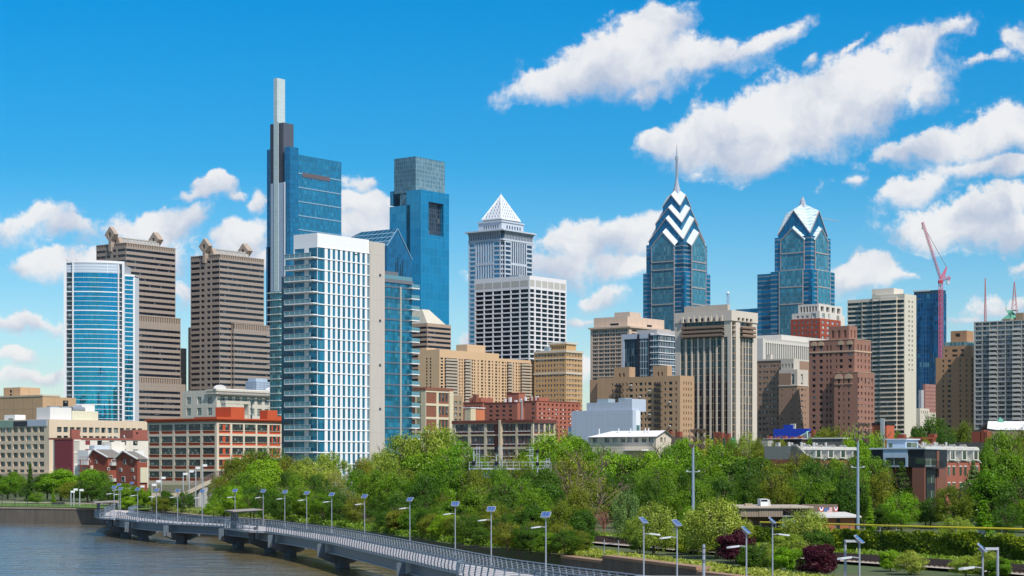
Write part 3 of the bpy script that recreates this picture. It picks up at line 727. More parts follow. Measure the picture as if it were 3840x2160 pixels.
# ---- second glass skyscraper with a window-like void
b = Bld('glass_skyscraper', 'sky blue glass skyscraper with a grey glass crown and a dark square void', 1570, 1840, 12, 'skyscraper')
CB = glass('glass_sky_blue', (.012, .26, .46), 6, 8.4, .18, 0, rough=.05, metal=.55, frame=(.012, .22, .40), fw=.4, wob=.006)
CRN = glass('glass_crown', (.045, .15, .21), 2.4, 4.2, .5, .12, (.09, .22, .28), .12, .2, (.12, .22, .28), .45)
CRN2 = glass('glass_crown_lit', (.11, .23, .29), 2.4, 4.2, .4, .15, (.18, .30, .35), .12, .2, (.21, .31, .36), .45)  # paler copy of the crown glass, sunlight on the south face put into colour
def cb2(part, mat, xl, xc, xr, yt, s, z0=0., yb=None, **kw):
    y0 = b.ly(xc, s); b.block(part, mat, s, b.lx(xr, y0), y0, b.ly(xl, s), z0 if yb is None else b.z(yb, s, y0), b.z(yt, s, y0), **kw)
cb2('glass_wall', CB, 1461, 1538, 1600, 768, 0.)
cb2('glass_wall', CB, 1463, 1475, 1500, 717, 6., yb=770)
cb2('recess', CRN, 1500, 1578, 1600, 720, 4.)
y0 = b.ly(1578, 0.); XX = b.lx(1684, y0)
b.face('south_slab', CB, 'S', y0, 0, XX, 0, b.z(710, 0, y0), [(b.lx(1607, y0), b.lx(1663, y0))], [(b.z(882, 20, y0), b.z(760, 20, y0))], glass('glass_void', (.02, .035, .06), 3, 4.2, 1.2, .1, (.1, .11, .13), .15, 0, (.05, .07, .1), .4), 4., 'void')
m = b.mb('south_slab', CB); zt = b.z(710, 0, y0); m.quad((0, y0 + 18, 0), (0, y0, 0), (0, y0, zt), (0, y0 + 18, zt)); m.quad((XX, y0, 0), (XX, y0 + 18, 0), (XX, y0 + 18, zt), (XX, y0, zt)); b.mb('roof', M_ROOF).quad((0, y0, zt), (XX, y0, zt), (XX, y0 + 18, zt), (0, y0 + 18, zt))
cb2('crown', CRN, 1478, 1558, 1668, 586, 3.5, yb=720)
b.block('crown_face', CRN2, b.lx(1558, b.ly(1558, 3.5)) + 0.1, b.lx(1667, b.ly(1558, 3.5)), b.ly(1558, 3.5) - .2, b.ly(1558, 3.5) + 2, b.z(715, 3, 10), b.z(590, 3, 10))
b.finish()

# ---- gabled blue building in front of it
b = Bld('gabled_glass_building', 'dark blue glass building with a steep glazed gable roof, right behind the white tower', 1450, 1500, 10)
GG2 = glass('glass_gable_blue', (.008, .13, .27), 1.8, 3.6, .5, 0, rough=.05, metal=.4, frame=(.008, .09, .19), fw=.25)
GR = glass('glass_roof_grid', (.01, .12, .22), 5, 3.5, .3, 0, rough=.08, metal=.3, frame=(.25, .40, .50), fw=.45)
y0, y1 = 0, 38; SLx = b.lx(1545); pkx = b.lx(1490); zp = b.z(857, pkx); zl = b.z(921, 0); zr = b.z(975, SLx)
m = b.mb('gable_wall', GG2); 
m.poly([(0, 0, 0), (SLx, 0, 0), (SLx, 0, zr), (pkx, 0, zp), (0, 0, zl)])
m.quad((SLx, 0, 0), (SLx, y1, 0), (SLx, y1, zr), (SLx, 0, zr)); m.quad((0, y1 + 30, 0), (0, 0, 0), (0, 0, zl), (0, y1 + 30, zl))
r = b.mb('glazed_roof', GR); r.quad((0, y1 + 30, zl), (0, 0, zl), (pkx, 0, zp), (pkx, y1, zp)); r.quad((pkx, y1, zp), (pkx, 0, zp), (SLx, 0, zr), (SLx, y1, zr))
for px, yt in ((1483, 980), (1490, 960), (1500, 985), (1507, 970)):
    x = b.lx(px); b.mb('slot_window', plain('black_slot', (.01, .02, .04), .2)).box(x, x + .9, -.15, -.01, 40, b.z(yt))
b.mb('rib', plain('pale_rib', (.2, .36, .5))).bar((pkx, -.3, zp), (SLx, -.3, zr), .5, .6); b.mb('rib', plain('pale_rib', (.2, .36, .5))).bar((0, -.3, zl), (pkx, -.3, zp), .5, .6)
b.finish()

# ---- the white apartment tower in front
b = Bld('apartment_tower', 'tall white apartment tower with stacked glass balconies on its left side, front centre left', 1190, 571, 4, 'tower')
WW = plain('bright_white_panel', (.80, .80, .80), .5, var=.02); GRY = wall('warm_grey_panel', (.50, .46, .41), var=.05, panel=(7, 6.8, .12), line=.85)
TW = glass('glass_white_tower', (.018, .17, .28), 1.15, 3.39, .8, .08, (.07, .23, .32), .04, .3, (.02, .09, .14), .09, wob=.02)
TD = glass('glass_wing_dark', (.01, .065, .11), 1.5, 3.39, .7, .03, (.05, .12, .15), .05, .25, (.02, .05, .08), .16, wob=.02)
WL = b.ly(1101); SL = b.lx(1384); XG = b.lx(1439); zt = b.z(873); fh = 3.39
z1 = b.z(927)                                             # top of the windows
zf = [z1 - i * fh for i in range(22)]
rows = [(z - fh + .34, z) for z in zf if z - fh > 0]
sw = 1.55
x_c = [b.lx(p) for p in (1192, 1229, 1247, 1266, 1285, 1303.5, 1322, 1340, 1359)]
colsS = [(0.12, b.lx(1218))] + [(b.lx(p), b.lx(p + 9.8)) for p in (1229, 1247.5, 1266, 1285, 1304, 1322, 1340, 1358.5)] + [(b.lx(1377.5), SL - .05)]
b.block('wall', WW, 0, SL, 0, WL, 0, zt, S=colsS, rows=rows, gm=TW, roof=M_ROOFW, par=.5, dep=.14, W=[(.12, 3.6), (WL - 4.4, WL - .3)])
b.mb('floor_line', plain('white_line', (.82, .82, .81))); 
for i, z in enumerate(zf):
    b.parts['floor_line'].box(0, SL + .3, -.12, 0, z + .04, z + .26)
for i in range(19):
    z = zf[i] - fh + .15; y_ = WL + 1.6
    bb = MB(WW); pts = [(-2.2, -.3, z), (0, -.3, z), (0, y_, z), (-2.4, y_, z), (-2.4, .6, z)]; bb.prism(pts, (0, 0, .3))
    b.extra.append(('balcony', bb))
    rl = MB(plain('glass_rail', (.12, .27, .32), .15, 0, .5)); rl.box(-2.35, -2.3, .6, y_, z + .4, z + 1.45); rl.box(-2.3, 0, y_ - .05, y_, z + .4, z + 1.45); b.extra.append(('balcony_rail', rl))
    hr = MB(plain('steel_rail', (.6, .62, .63), .4, .3)); hr.box(-2.42, -2.25, .5, y_ + .05, z + 1.45, z + 1.53)
    for k in range(6): hr.box(-2.42, -2.32, .6 + k * (y_ - .7) / 5, .7 + k * (y_ - .7) / 5, z + .38, z + 1.45)
    b.extra.append(('handrail', hr))
    if i % 3 != 1:
        fu = MB(plain('dark_furniture', (.06, .06, .06))); q = 2.5 + (i * 37 % 11) * .35
        fu.box(-1.6, -1.0, q, q + .9, z + .42, z + .8); fu.box(-1.1, -1.0, q, q + .9, z + .8, z + 1.3); fu.box(-1.7, -1.1, q + 1.6, q + 2.4, z + .42, z + 1.0); b.extra.append(('balcony_chairs', fu))
# grey blind wall
b.block('grey_wall', GRY, SL, XG, -.4, 14, 0, b.z(905, SL), S=[(b.lx(1418), b.lx(1426))], rows=[(b.z(y + 11, XG), b.z(y, XG)) for y in (1030, 1200, 1366, 1530)][::-1], gm=TD, roof=M_ROOFW, par=.4)
b.face('wall', GRY, 'W', SL - .02, -.4, 0, 0, 1) 
# right hand glass wing
y0 = 2.; XW = b.lx(1545, y0); zw = b.z(1053, XG)
b.block('glass_wing', TW, XG, XW, y0, 16, 0, zw, roof=M_ROOFW)
b.block('wing_setback', wall('slate_grey_panel', (.16, .17, .20), panel=(6, 1.2, .1)), XG, b.lx(1493, 6.), 6, 14, zw, b.z(1004, XG), roof=M_ROOFW)
b.mb('wing_cap', wall('slate_grey_panel', (.16, .17, .20))).box(XG - .1, XW + .3, y0 - .3, 16.2, zw, zw + 1.1)
for i in range(18):
    z = zw - 1 - i * fh; b.mb('wing_floor_line', plain('slate_line', (.10, .14, .19))).box(XG, XW + .1, y0 - .15, y0, z - .55, z)
    bb = MB(WW); bb.box(b.lx(1532, y0), XW + 2.2, y0 - 1.3, y0 + 4, z - .3, z); b.extra.append(('wing_balcony', bb))
    rl = MB(plain('glass_rail', (.25, .42, .45))); rl.box(b.lx(1532, y0), XW + 2.2, y0 - 1.3, y0 - 1.25, z + .05, z + 1.1); b.extra.append(('wing_balcony_rail', rl))
b.mb('wing_fin', wall('cream_slats', (.46, .46, .40), panel=(30, .5, .15), line=.55)).box(b.lx(1499, y0), b.lx(1504.5, y0), y0 - .2, y0 - .01, 0, zw - 1)
rl = b.mb('roof_rail', plain('glass_rail', (.25, .42, .45))); rl.box(XG, XW, y0 - .1, y0, zw + 1.1, zw + 2.3)
# left hand dark wing
s_ = 9.; y0 = b.ly(1102, s_); zl = b.z(1034, s_, y0)
b.block('dark_wing', TD, s_, s_ + 10, y0 - 2, b.ly(1056, s_), 0, zl, roof=M_ROOF)
for i in range(20): z = zl - i * fh; b.mb('dark_wing_line', plain('slate_line', (.10, .14, .19))).box(s_ - .15, s_, y0 - 2, b.ly(1056, s_), z - .5, z)
b.mb('vent', plain('black_slot', (.01, .02, .04))).box(b.lx(1256), b.lx(1266), -.1, -.01, b.z(927.5), b.z(924)); b.parts['vent'].box(b.lx(1330), b.lx(1340), -.1, -.01, b.z(937), b.z(934))
b.finish()
# ---- banded brown tower with sloping cap
b = Bld('capped_tower', 'brown banded office tower with a pale hipped metal cap, right of the white tower', 1602, 1400, 9, 'tower')
BN = wall('brown_granite', (.40, .29, .22), var=.05); SL = b.lx(1691); WL = b.ly(1520)
rw = rowz(b, 1224, 17.7, 30, 8.6)
rw = [r for r in rw if r[0] > 2][::-1]
b.block('wall', BN, 0, SL, 0, WL, 0, b.z(1211), W=[(0.3, WL)], S=[(.3, SL - .3)], rows=rw, gm=g_band, wn='ribbon_window')
m = b.mb('cap', wall('pale_metal_cap', (.55, .52, .43), panel=(6, 60, .3), line=.85)); z0 = b.z(1211); z1 = b.z(1162, 8, 8); q = 6.5
SL2 = b.lx(1671)
m.quad((0, 0, z0), (SL2, 0, z0), (SL2 - q * 1.7, q, z1), (q * .3, q, z1)); m.quad((0, WL, z0), (0, 0, z0), (q * .3, q, z1), (q * .3, WL - q, z1)); m.quad((SL2, 0, z0), (SL2, WL, z0), (SL2 - q * 1.7, WL - q, z1), (SL2 - q * 1.7, q, z1)); m.quad((q * .3, q, z1), (SL2 - q * 1.7, q, z1), (SL2 - q * 1.7, WL - q, z1), (q * .3, WL - q, z1))
b.finish()

# ---- tan apartment slab with balconies
b = Bld('apartment_slab', 'long tan apartment slab with three stacks of balconies, right of the banded brown tower', 1648, 1050, 8)
TA = wall('tan_render', (.62, .42, .25), var=.06, panel=(60, 12, .2), line=.9)
WL, SL = b.ly(1568), b.lx(2005); st = 11.85
rw = [(b.z(1340 + i * st + 7.4), b.z(1340 + i * st)) for i in range(26)]
rw = [r for r in rw if r[0] > 3][::-1]
cS = []
for p in (1652,): cS.append((b.lx(p), b.lx(p + 10)))
for p in (1722, 1731, 1767, 1778, 1791, 1804, 1818, 1831, 1845, 1857, 1870, 1882, 1893): cS.append((b.lx(p), b.lx(p + (7.5 if p in (1767, 1804, 1831, 1857, 1882) else 4.5))))
for p in (1923, 1934, 1944, 1992): cS.append((b.lx(p), b.lx(p + 5)))
cS += [(b.lx(1667), b.lx(1714)), (b.lx(1740), b.lx(1763)), (b.lx(1901), b.lx(1918)), (b.lx(1951), b.lx(1988))]
cW = [(b.ly(1603), b.ly(1597)), (b.ly(1617), b.ly(1611))]
XS = b.lx(1871)
b.block('wall', TA, 0, SL, 0, WL, 0, b.z(1331), W=cW, S=cS, rows=rw, gm=g_apt, roof=M_ROOF)
b.block('wall', TA, 0, XS, 0.0, WL, b.z(1331), b.z(1310), par=.5, roof=M_ROOF)
b.block('wall', TA, XS, SL, 0, WL, b.z(1331), b.z(1328), par=.4, roof=M_ROOF)
y0 = 6.; b.block('lift_house', TA, b.lx(1752, y0), b.lx(1820, y0), y0, y0 + 8, b.z(1310), b.z(1299, 25, y0) + 1.5, par=.3)
b.block('lift_house', TA, 1, 9, b.ly(1595), b.ly(1568) - 1, b.z(1310), b.z(1301), par=.3)
bal = plain('balcony_concrete', (.45, .38, .30)); 
for (a, c) in ((1667, 1714), (1740, 1763), (1901, 1918), (1951, 1988)):
    for i in range(22):
        z = b.z(1349 + i * st); m = MB(bal); m.box(b.lx(a) - .2, b.lx(c) + .2, -1.2, .1, z - .2, z)
        m.box(b.lx(a) - .2, b.lx(c) + .2, -1.2, -1.12, z, z + .85); b.extra.append(('balcony', m))
b.finish(); 

# ---- orange brick hotel
b = Bld('brick_hotel', 'orange brick hotel with pale cornice bands and a columned roof house, centre', 2122, 1100, 8)
OB = wall('orange_brick', (.52, .33, .16), var=.12, panel=(2., 1.3, .1), line=.85); PS = wall('pale_limestone', (.58, .52, .42))
WL, SL = b.ly(2003), b.lx(2184)
rw = [(b.z(1326 + i * 18.9 + 9.5), b.z(1326 + i * 18.9)) for i in range(20)]; rw = [r for r in rw if r[0] > 2][::-1]
def pairs(n, L, w, gap, m=.8):
    r = []; bay = (L - 2 * m) / n
    for i in range(n): c = m + bay * (i + .5); r += [(c - gap / 2 - w, c - gap / 2), (c + gap / 2, c + gap / 2 + w)]
    return r
g_h = glass('glass_hotel', (.10, .15, .22), 4, 1.6, .6, .3, (.42, .46, .5), .1)
b.block('wall', OB, 0, SL, 0, WL, 0, b.z(1319), W=pairs(5, WL, 1.2, .7), S=pairs(5, SL, 1.1, .9), rows=rw, gm=g_h, roof=M_ROOF)
b.band('cornice', PS, 0, SL, 0, WL, b.z(1321), b.z(1313), .5); b.band('belt_course', PS, 0, SL, 0, WL, b.z(1402), b.z(1395), .3); b.band('belt_course', PS, 0, SL, 0, WL, b.z(1345), b.z(1342), .3)
x0 = 6; y0 = b.ly(2135, x0) if b.ly(2135, x0) > 0 else 2.; y0 = 4.
b.block('roof_house', OB, x0, b.lx(2160, y0), y0, b.ly(2061, x0), b.z(1313), b.z(1290, x0, y0), W=even(8, b.ly(2061, x0) - y0, .5, 0, 0, y0), rows=[(b.z(1308, x0, y0), b.z(1296, x0, y0))], gm=g_dark, roof=M_ROOF)
b.band('roof_house_cornice', PS, x0, b.lx(2160, y0), y0, b.ly(2061, x0), b.z(1290, x0, y0), b.z(1283, x0, y0), .7)
b.mb('tank', plain('blue_grey_tank', (.28, .36, .42))).box(4, 10, b.ly(2062, 5.), b.ly(2045, 5.), b.z(1313), b.z(1296))
b.finish()

# ---- pyramid topped tower
b = Bld('pyramid_tower', 'pale granite and glass tower topped by a white lattice pyramid', 1886, 1652, 11, 'skyscraper')
PG = wall('pale_grey_granite', (.50, .545, .61), var=.04)
g_b = glass('glass_office_sky_blue', (.09, .25, .38), 1.5, 3.9, .6, .12, (.26, .40, .48), .05, .5)
g_b2 = glass('glass_office_navy', (.02, .05, .10), 1.5, 3.9, .8, .05, (.1, .15, .2), .08)
WL, SL = b.ly(1757), b.lx(1998); n = 2.6; zt = b.z(893)
fl = 3.95; 
def mface(side, c, u0, u1, gm, z0, z1):
    L = u1 - u0; 
    rw = [(z1 - 3 - i * fl - 2.6, z1 - 3 - i * fl) for i in range(int((z1 - z0 - 4) / fl))][::-1]
    b.face('wall', PG, side, c, u0, u0 + L * .23, z0, z1, [(u0 + 1.2, u0 + L * .23 - .7)], rw, gm, .4)
    b.face('wall', PG, side, c, u0 + L * .77, u1, z0, z1, [(u0 + L * .77 + .7, u1 - 1.2)], rw, gm, .4)
    b.face('wall', PG, side, c, u0 + L * .23, u0 + L * .77, z0, z1, even(7, L * .54, .62, 0, 0, u0 + L * .23), [(z0 + .5, z1 - 22), (z1 - 20, z1 - 2)], gm, .5, 'tall_window')
mface('W', 0, n, WL, g_b, 0, zt); mface('S', 0, n, SL, g_b2, 0, zt)
rw = [(zt - 3 - i * fl - 2.6, zt - 3 - i * fl) for i in range(45)][::-1]
b.face('wall', PG, 'W', n, 0, n, 0, zt, [(.4, n - .2)], rw, g_b2, .3); b.face('wall', PG, 'S', n, 0, n, 0, zt, [(.4, n - .2)], rw, g_b2, .3)
m = b.mb('wall', PG); m.quad((SL, 0, 0), (SL, WL, 0), (SL, WL, zt), (SL, 0, zt)); m.quad((SL, WL, 0), (0, WL, 0), (0, WL, zt), (SL, WL, zt))
# coved cornice: curved fins over dark windows
m = b.mb('cornice_glass', g_b2); m.box(.5, SL, .5, WL, zt, zt + 6.6)
cn = b.mb('cornice_fin', PG); 
for side, L in (('W', WL), ('S', SL)):
    for i in range(19):
        u = n + .5 + (L - n - 1) * i / 18
        pts = [(.5, 0), (0, 0), (-.1, 2.6), (-.5, 4.3), (-1.3, 5.6), (-2.4, 6.6), (.5, 6.6)]
        if side == 'W': cn.prism([(p, u - .3, zt + q) for p, q in pts], (0, .6, 0))
        else: cn.prism([(u - .3, p, zt + q) for p, q in pts], (.6, 0, 0))
cn.box(-2.6, SL + 2.2, -2.6, WL + 2.2, zt + 6.6, zt + 7.8)
b.mb('belt', PG).box(-.3, SL + .2, -.3, WL + .2, zt - 1.5, zt)
# upper tier
q = 6.5; X1 = b.lx(1963, q); Y1 = b.ly(1794, q); za = zt + 7.8; zb_ = b.z(831, q, q)
b.block('upper_tier', PG, q, X1, q, Y1, za, zb_, W=even(7, Y1 - q, .55, 3, 5, q), S=even(6, X1 - q, .5, 6, 3, q), rows=[(za + 2, zb_ - 2.5)], gm=g_b2, roof=M_ROOFW)
b.band('upper_cornice', PG, q, X1, q, Y1, zb_, zb_ + 1.2, .7)
b.mb('upper_tier', PG).box(q + 3, X1 - 3, q + 3, Y1 - 3, zb_ + 1.2, b.z(817, q, q))
pb = b.z(817, q, q); cx, cy = (q + X1) / 2, (q + Y1) / 2; hx = (X1 - q) / 2 - 2; hy = (Y1 - q) / 2 - 2; zp = b.z(734, cx, cy)
pm, t, bs = new_mat('pyramid_lattice')
co = t.node('ShaderNodeTexCoord').outputs['Object']; x, y, z = t.sep(co)
u = t.m('ADD', t.m('SUBTRACT', x, cx), t.m('MULTIPLY', t.m('SUBTRACT', y, cy), -1.0)); d1 = t.m('FRACT', t.m('DIVIDE', t.m('ADD', u, t.m('MULTIPLY', z, .55)), 3.2)); d2 = t.m('FRACT', t.m('DIVIDE', t.m('SUBTRACT', u, t.m('MULTIPLY', z, .55)), 3.2))
k_ = t.m('MAXIMUM', t.m('LESS_THAN', d1, .33), t.m('LESS_THAN', d2, .33)); t.l.new(t.mix(k_, (.30, .35, .42, 1), (.72, .74, .76, 1)), bs.inputs['Base Color'])
m = b.mb('pyramid', pm); c4 = [(cx - hx, cy - hy, pb), (cx + hx, cy - hy, pb), (cx + hx, cy + hy, pb), (cx - hx, cy + hy, pb)]
for i in range(4): m.poly([c4[i], c4[(i + 1) % 4], (cx, cy, zp)])
rb = b.mb('pyramid_rib', plain('white_rib', (.76, .78, .8)))
for c in c4: rb.bar(c, (cx, cy, zp + .5), 1., 1.)
for i in range(4): rb.bar(c4[i], c4[(i + 1) % 4], 1.3, 1.)
rb.tube((cx, cy, zp), (cx, cy, zp + 3), .3, .05)
b.finish()

# ---- white gridded office tower
b = Bld('grid_tower', 'white gridded office tower with dark windows in front of the pyramid topped tower', 1986, 1520, 10, 'tower')
WG = wall('white_travertine', (.72, .70, .71), var=.03); WL, SL = b.ly(1779), b.lx(2124)
rw = [(b.z(1083 + i * 17.55 + 12.6), b.z(1083 + i * 17.55)) for i in range(30)]; rw = [r for r in rw if r[0] > 3][::-1]
cw = even(6, WL, .88, .8); cs = [(.6, 6.4)] + even(5, SL, .86, 7.6, .6)
dk = glass('glass_grid_dark', (.008, .009, .016), 2.4, 3.7, 1.0, .05, (.05, .05, .06), .12, 0, None, .1, .25)
b.block('wall', WG, 0, SL, 0, WL, 0, b.z(1033), W=cw, S=cs, rows=rw, gm=dk, dep=.7, roof=M_ROOF, par=.6)
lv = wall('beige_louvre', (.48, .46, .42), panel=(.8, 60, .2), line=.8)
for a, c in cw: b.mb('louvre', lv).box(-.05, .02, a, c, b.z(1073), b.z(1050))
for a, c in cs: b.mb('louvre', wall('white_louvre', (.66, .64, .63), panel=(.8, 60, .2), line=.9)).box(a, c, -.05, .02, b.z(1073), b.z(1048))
b.mb('roof_unit', plain('blue_grey_tank', (.28, .36, .42))).box(12, 20, 20, 28, b.z(1033), b.z(1020))
b.finish()

# ---- three-storey cream and brick block (left)
b = Bld('loft_building', 'cream framed brown brick loft building with tall slit windows beside the white tower', 1596, 700, 6)
BB = wall('brown_brick', (.24, .095, .06), var=.15, panel=(1.5, .8, .08)); CP = wall('cream_pier', (.62, .54, .38), var=.1, panel=(60, 1.2, .1), line=.85)
WL, SL = b.ly(1520), b.lx(1698)
rw = [(b.z(1470 + i * 51 + 42), b.z(1470 + i * 51)) for i in range(4)][::-1]
b.block('wall', CP, 0, SL, 0, WL, 0, b.z(1463), S=[(b.lx(1598), b.lx(1637)), (b.lx(1645), b.lx(1683))], rows=rw, gm=BB, wn='brick_infill', dep=.2, W=[(b.ly(1578), b.ly(1561)), (b.ly(1556), b.ly(1540))], roof=M_ROOF)
b.face('wall', CP, 'S', -.3, b.lx(1683), SL, 0, b.z(1463))
for (z0, z1) in rw:
    for px in (1646, 1659, 1672):
        x = b.lx(px); b.wins.append(('window', g_fact, [(x, .15, z0 + .9), (x + 1.1, .15, z0 + .9), (x + 1.1, .15, z1 - .1), (x, .15, z1 - .1)], 3, z0))
    x = b.ly(1578); b.mb('olive_panel', plain('olive_panel', (.30, .30, .19))).box(.1, .25, b.ly(1577), b.ly(1562), z0 + .6, z1)
b.mb('parapet', BB).box(-.15, SL + .1, -.15, WL, b.z(1463), b.z(1452)); b.finish()

# ---- narrow brown house
b = Bld('walk_up_building', 'narrow brown brick walk-up between the cream loft building and the red brick flats', 1699, 800, 6)
BU = wall('umber_brick', (.34, .25, .16), var=.12)
b.block('wall', BU, 0, b.lx(1736), 0, 12, 0, b.z(1482), S=[(b.lx(1704), b.lx(1715)), (b.lx(1722), b.lx(1729))], rows=[(b.z(1504 + i * 22 + 13), b.z(1504 + i * 22)) for i in range(5)][::-1], gm=glass('glass_white_sash', (.3, .32, .32), 1., 1.8, 1.2, .2, (.05, .06, .07), .1), roof=M_ROOF, par=.5); b.finish()

# ---- red brick flats, several wings
RF = wall('coral_brick', (.37, .13, .09), var=.1, panel=(1.6, 3.1, .12), line=.85)
def flats(label, xc, d, xl, xr, yt, cw, cs, y0r, n, extra=None, st=16.6, name='brick_flats'):
    b = Bld(name, label, xc, d, 6, 'apartment block')
    WL, SL = b.ly(xl), b.lx(xr)
    rw = [(b.z(y0r + i * st + 8), b.z(y0r + i * st)) for i in range(n)]; rw = [r for r in rw if r[0] > 2][::-1]
    b.block('wall', RF, 0, SL, 0, WL, 0, b.z(yt), W=cw(WL), S=cs(SL), rows=rw, gm=g_apt, roof=M_ROOF, par=.5)
    b.band('coping', wall('red_coping', (.30, .08, .05)), 0, SL, 0, WL, b.z(yt), b.z(yt - 2), .2)
    if extra: extra(b, WL, SL)
    b.finish()
def ex1(b, WL, SL):
    m = b.mb('chimney', BB)
    m.box(1, 3, WL * .4, WL * .4 + 2, b.z(1509), b.z(1478)); b.block('roof_house', RF, 3, 12, WL * .3, WL * .9, b.z(1509), b.z(1490), par=.3)
flats('red brick flats with roof terrace and dark chimney, left wing of the brick group', 1810, 860, 1737, 1826, 1509, lambda L: even(6, L, .45, 1), lambda L: [(1, 2.4)], 1521, 9, ex1)
def ex2(b, WL, SL):
    u = b.mb('roof_unit', plain('white_metal', (.75, .75, .74)))
    for i in range(9): u.box(2 + i * 1.2, 2.7 + i * 1.2, 2 + (i * 7 % 9), 3 + (i * 7 % 9), b.z(1508), b.z(1508) + 1 + (i % 3) * .7)
    b.mb('flue', plain('steel_flue', (.5, .5, .5), .4, .5)).tube((SL * .6, -.5, 20), (SL * .6, -.5, b.z(1500)), .4)
flats('red brick flats with long shaded side, middle wing of the red brick group', 1940, 840, 1815, 1962, 1509, lambda L: even(4, L, .5, 2), lambda L: (), 1519, 9, ex2)
flats('tall plain red brick lift tower with a dish above the red brick flats', 1945, 850, 1899, 1969, 1474, lambda L: (), lambda L: (), 1700, 1, None, name='lift_tower')
def ex3(b, WL, SL):
    u = b.mb('antenna', plain('white_metal', (.75, .75, .74)))
    for px in (1970, 1995, 2010, 2045, 2062): x = 3; y = max(b.ly(px, 3.), .5) if px < 2012 else 3; u.tube((x + (px - 2012) * .05 if px > 2012 else x, y, b.z(1504)), (x + (px - 2012) * .05 if px > 2012 else x, y, b.z(1484)), .2)
    b.block('roof_house', RF, 3, 10, 1, 6, b.z(1504), b.z(1489), par=.3)
    ac = b.mb('air_conditioner', plain('white_metal', (.75, .75, .74)))
    for i in range(6):
        for j in range(7): 
            if (i * 5 + j * 3) % 4: x = 3 + i * SL / 6.2; z = b.z(1536 + j * 16.6); ac.box(x, x + .6, -.4, -.01, z, z + .45)
flats('red brick flats with many window air conditioners, right wing of the red brick group', 2012, 800, 1966, 2177, 1504, lambda L: [(1, 2.6)], lambda L: even(10, L, .42, 1), 1512, 9, ex3)

# ---- tan and orange vent in front of the flats
b = Bld('vent_house', 'cream and orange rooftop vent house rising behind the low brown factory', 1765, 760, 6, 'vent')
b.mb('wall', wall('cream_vent', (.60, .50, .34))).prism([(0, 0, 0), (0, 4, 0), (0, 3, b.z(1536)), (0, 1, b.z(1530)), (0, 0, b.z(1530))], (3.2, 0, 0))
b.mb('side', wall('orange_vent', (.52, .17, .08))).box(3.21, b.lx(1818), 0, 4, 0, b.z(1536)); b.mb('cap', plain('white_metal', (.75, .75, .74))).box(-.2, b.lx(1819), -.2, 4.2, b.z(1530), b.z(1527)); b.finish()

# ---- low brown and cream factory
b = Bld('low_factory', 'two storey cream framed brown brick factory with grouped sash windows behind the rail signals', 1999, 560, 5)
WL, SL = b.ly(1696), b.lx(2083); zt = b.z(1585)
bays = [(b.ly(c), b.ly(a)) for a, c in ((1708, 1755), (1765, 1815), (1825, 1871), (1884, 1933), (1941, 1991))]
sb = [(b.lx(2003), b.lx(2040)), (b.lx(2046), b.lx(2077))]
CP2 = wall('cream_pier_low', (.55, .46, .34), var=.15, streak=.15)
rw = [(b.z(1627), b.z(1588)), (b.z(1675), b.z(1633)), (b.z(1722), b.z(1684))][::-1]
b.block('wall', CP2, 0, SL, 0, WL, 0, zt, W=bays, S=sb, rows=rw, gm=wall('maroon_brick', (.16, .055, .045), var=.2), wn='brick_infill', dep=.3, roof=M_ROOF)
b.mb('parapet', wall('maroon_brick_parapet', (.15, .05, .04))).box(-.3, SL + .2, -.3, WL, zt, b.z(1573))
g_f2 = glass('glass_low_factory', (.03, .04, .055), .85, 1.1, 1., .1, (.16, .17, .18), .12, 0, (.13, .05, .05), .12)
for z0, z1 in rw:
    for i, (a, c) in enumerate(bays[::-1]):
        a, c = sorted((a, c)); L = c - a
        sp = [(a, a + L * .47), (c - L * .47, c)] if i < 2 or False else [(a + L * .08, a + L * .30), (a + L * .40, a + L * .62), (a + L * .72, a + L * .94)]
        if i >= 3: sp = [(a + .1, a + L * .46), (a + L * .54, c - .1)]
        if i == 2: sp = [(a + L * .45, c - .1)]
        if i < 2: sp = [(a + L * .08, a + L * .30), (a + L * .40, a + L * .62), (a + L * .72, a + L * .94)]
        for p0, p1 in sp:
            b.wins.append(('window', g_f2, [(.2, p1, z0 + .9), (.2, p0, z0 + .9), (.2, p0, z1 - .1), (.2, p1, z1 - .1)], (p1 - p0) * 2, z1))
            b.mb('sill', plain('white_trim', (.74, .72, .68))).box(-.08, .25, p0 - .1, p1 + .1, z0 + .72, z0 + .88)
    for (a, c) in sb:
        L = c - a
        for p0, p1 in ((a + .1, a + L * .44), (a + L * .56, c - .1)):
            b.wins.append(('window', g_f2, [(p0, .2, z0 + .7), (p1, .2, z0 + .7), (p1, .2, z1 - .1), (p0, .2, z1 - .1)], (p1 - p0) * 2, z1))
        b.mb('mullion_pier', CP2).box(a + L * .46, a + L * .54, -.01, .3, z0, z1)
b.mb('buttress', CP2).box(-.5, 0, b.ly(1881), b.ly(1873), 0, b.z(1573))
b.finish()

# ---- pale blue grey stepped blank building
b = Bld('metal_clad_building', 'windowless pale blue grey metal clad building with a stepped roof line', 2372, 640, 6)
PB = wall('pale_blue_metal', (.47, .53, .63), .45, .03, panel=(3.3, 3.6, .08), line=.82, spec=.5)
SL = b.lx(2402)
def wx(px): return b.ly(px)
b.block('wall', PB, 0, b.lx(2385), 0, wx(2143), 0, b.z(1537), roof=M_ROOFW, par=.4)
b.block('low_wall', PB, .5, 12, wx(2143), wx(2127), 0, b.z(1597), roof=M_ROOFW)
b.block('upper_wall', PB, .6, 12, wx(2338), wx(2196), b.z(1537) - .4, b.z(1507), roof=M_ROOFW, par=.3)
b.block('upper_wall', PB, .6, 9, wx(2338) - 3, wx(2338), b.z(1537) - .4, b.z(1495), roof=M_ROOFW, par=.3)
b.mb('white_return', plain('white_panel', (.72, .74, .76))).box(b.lx(2385) + .02, SL, .05, 10, 0, b.z(1540)); 
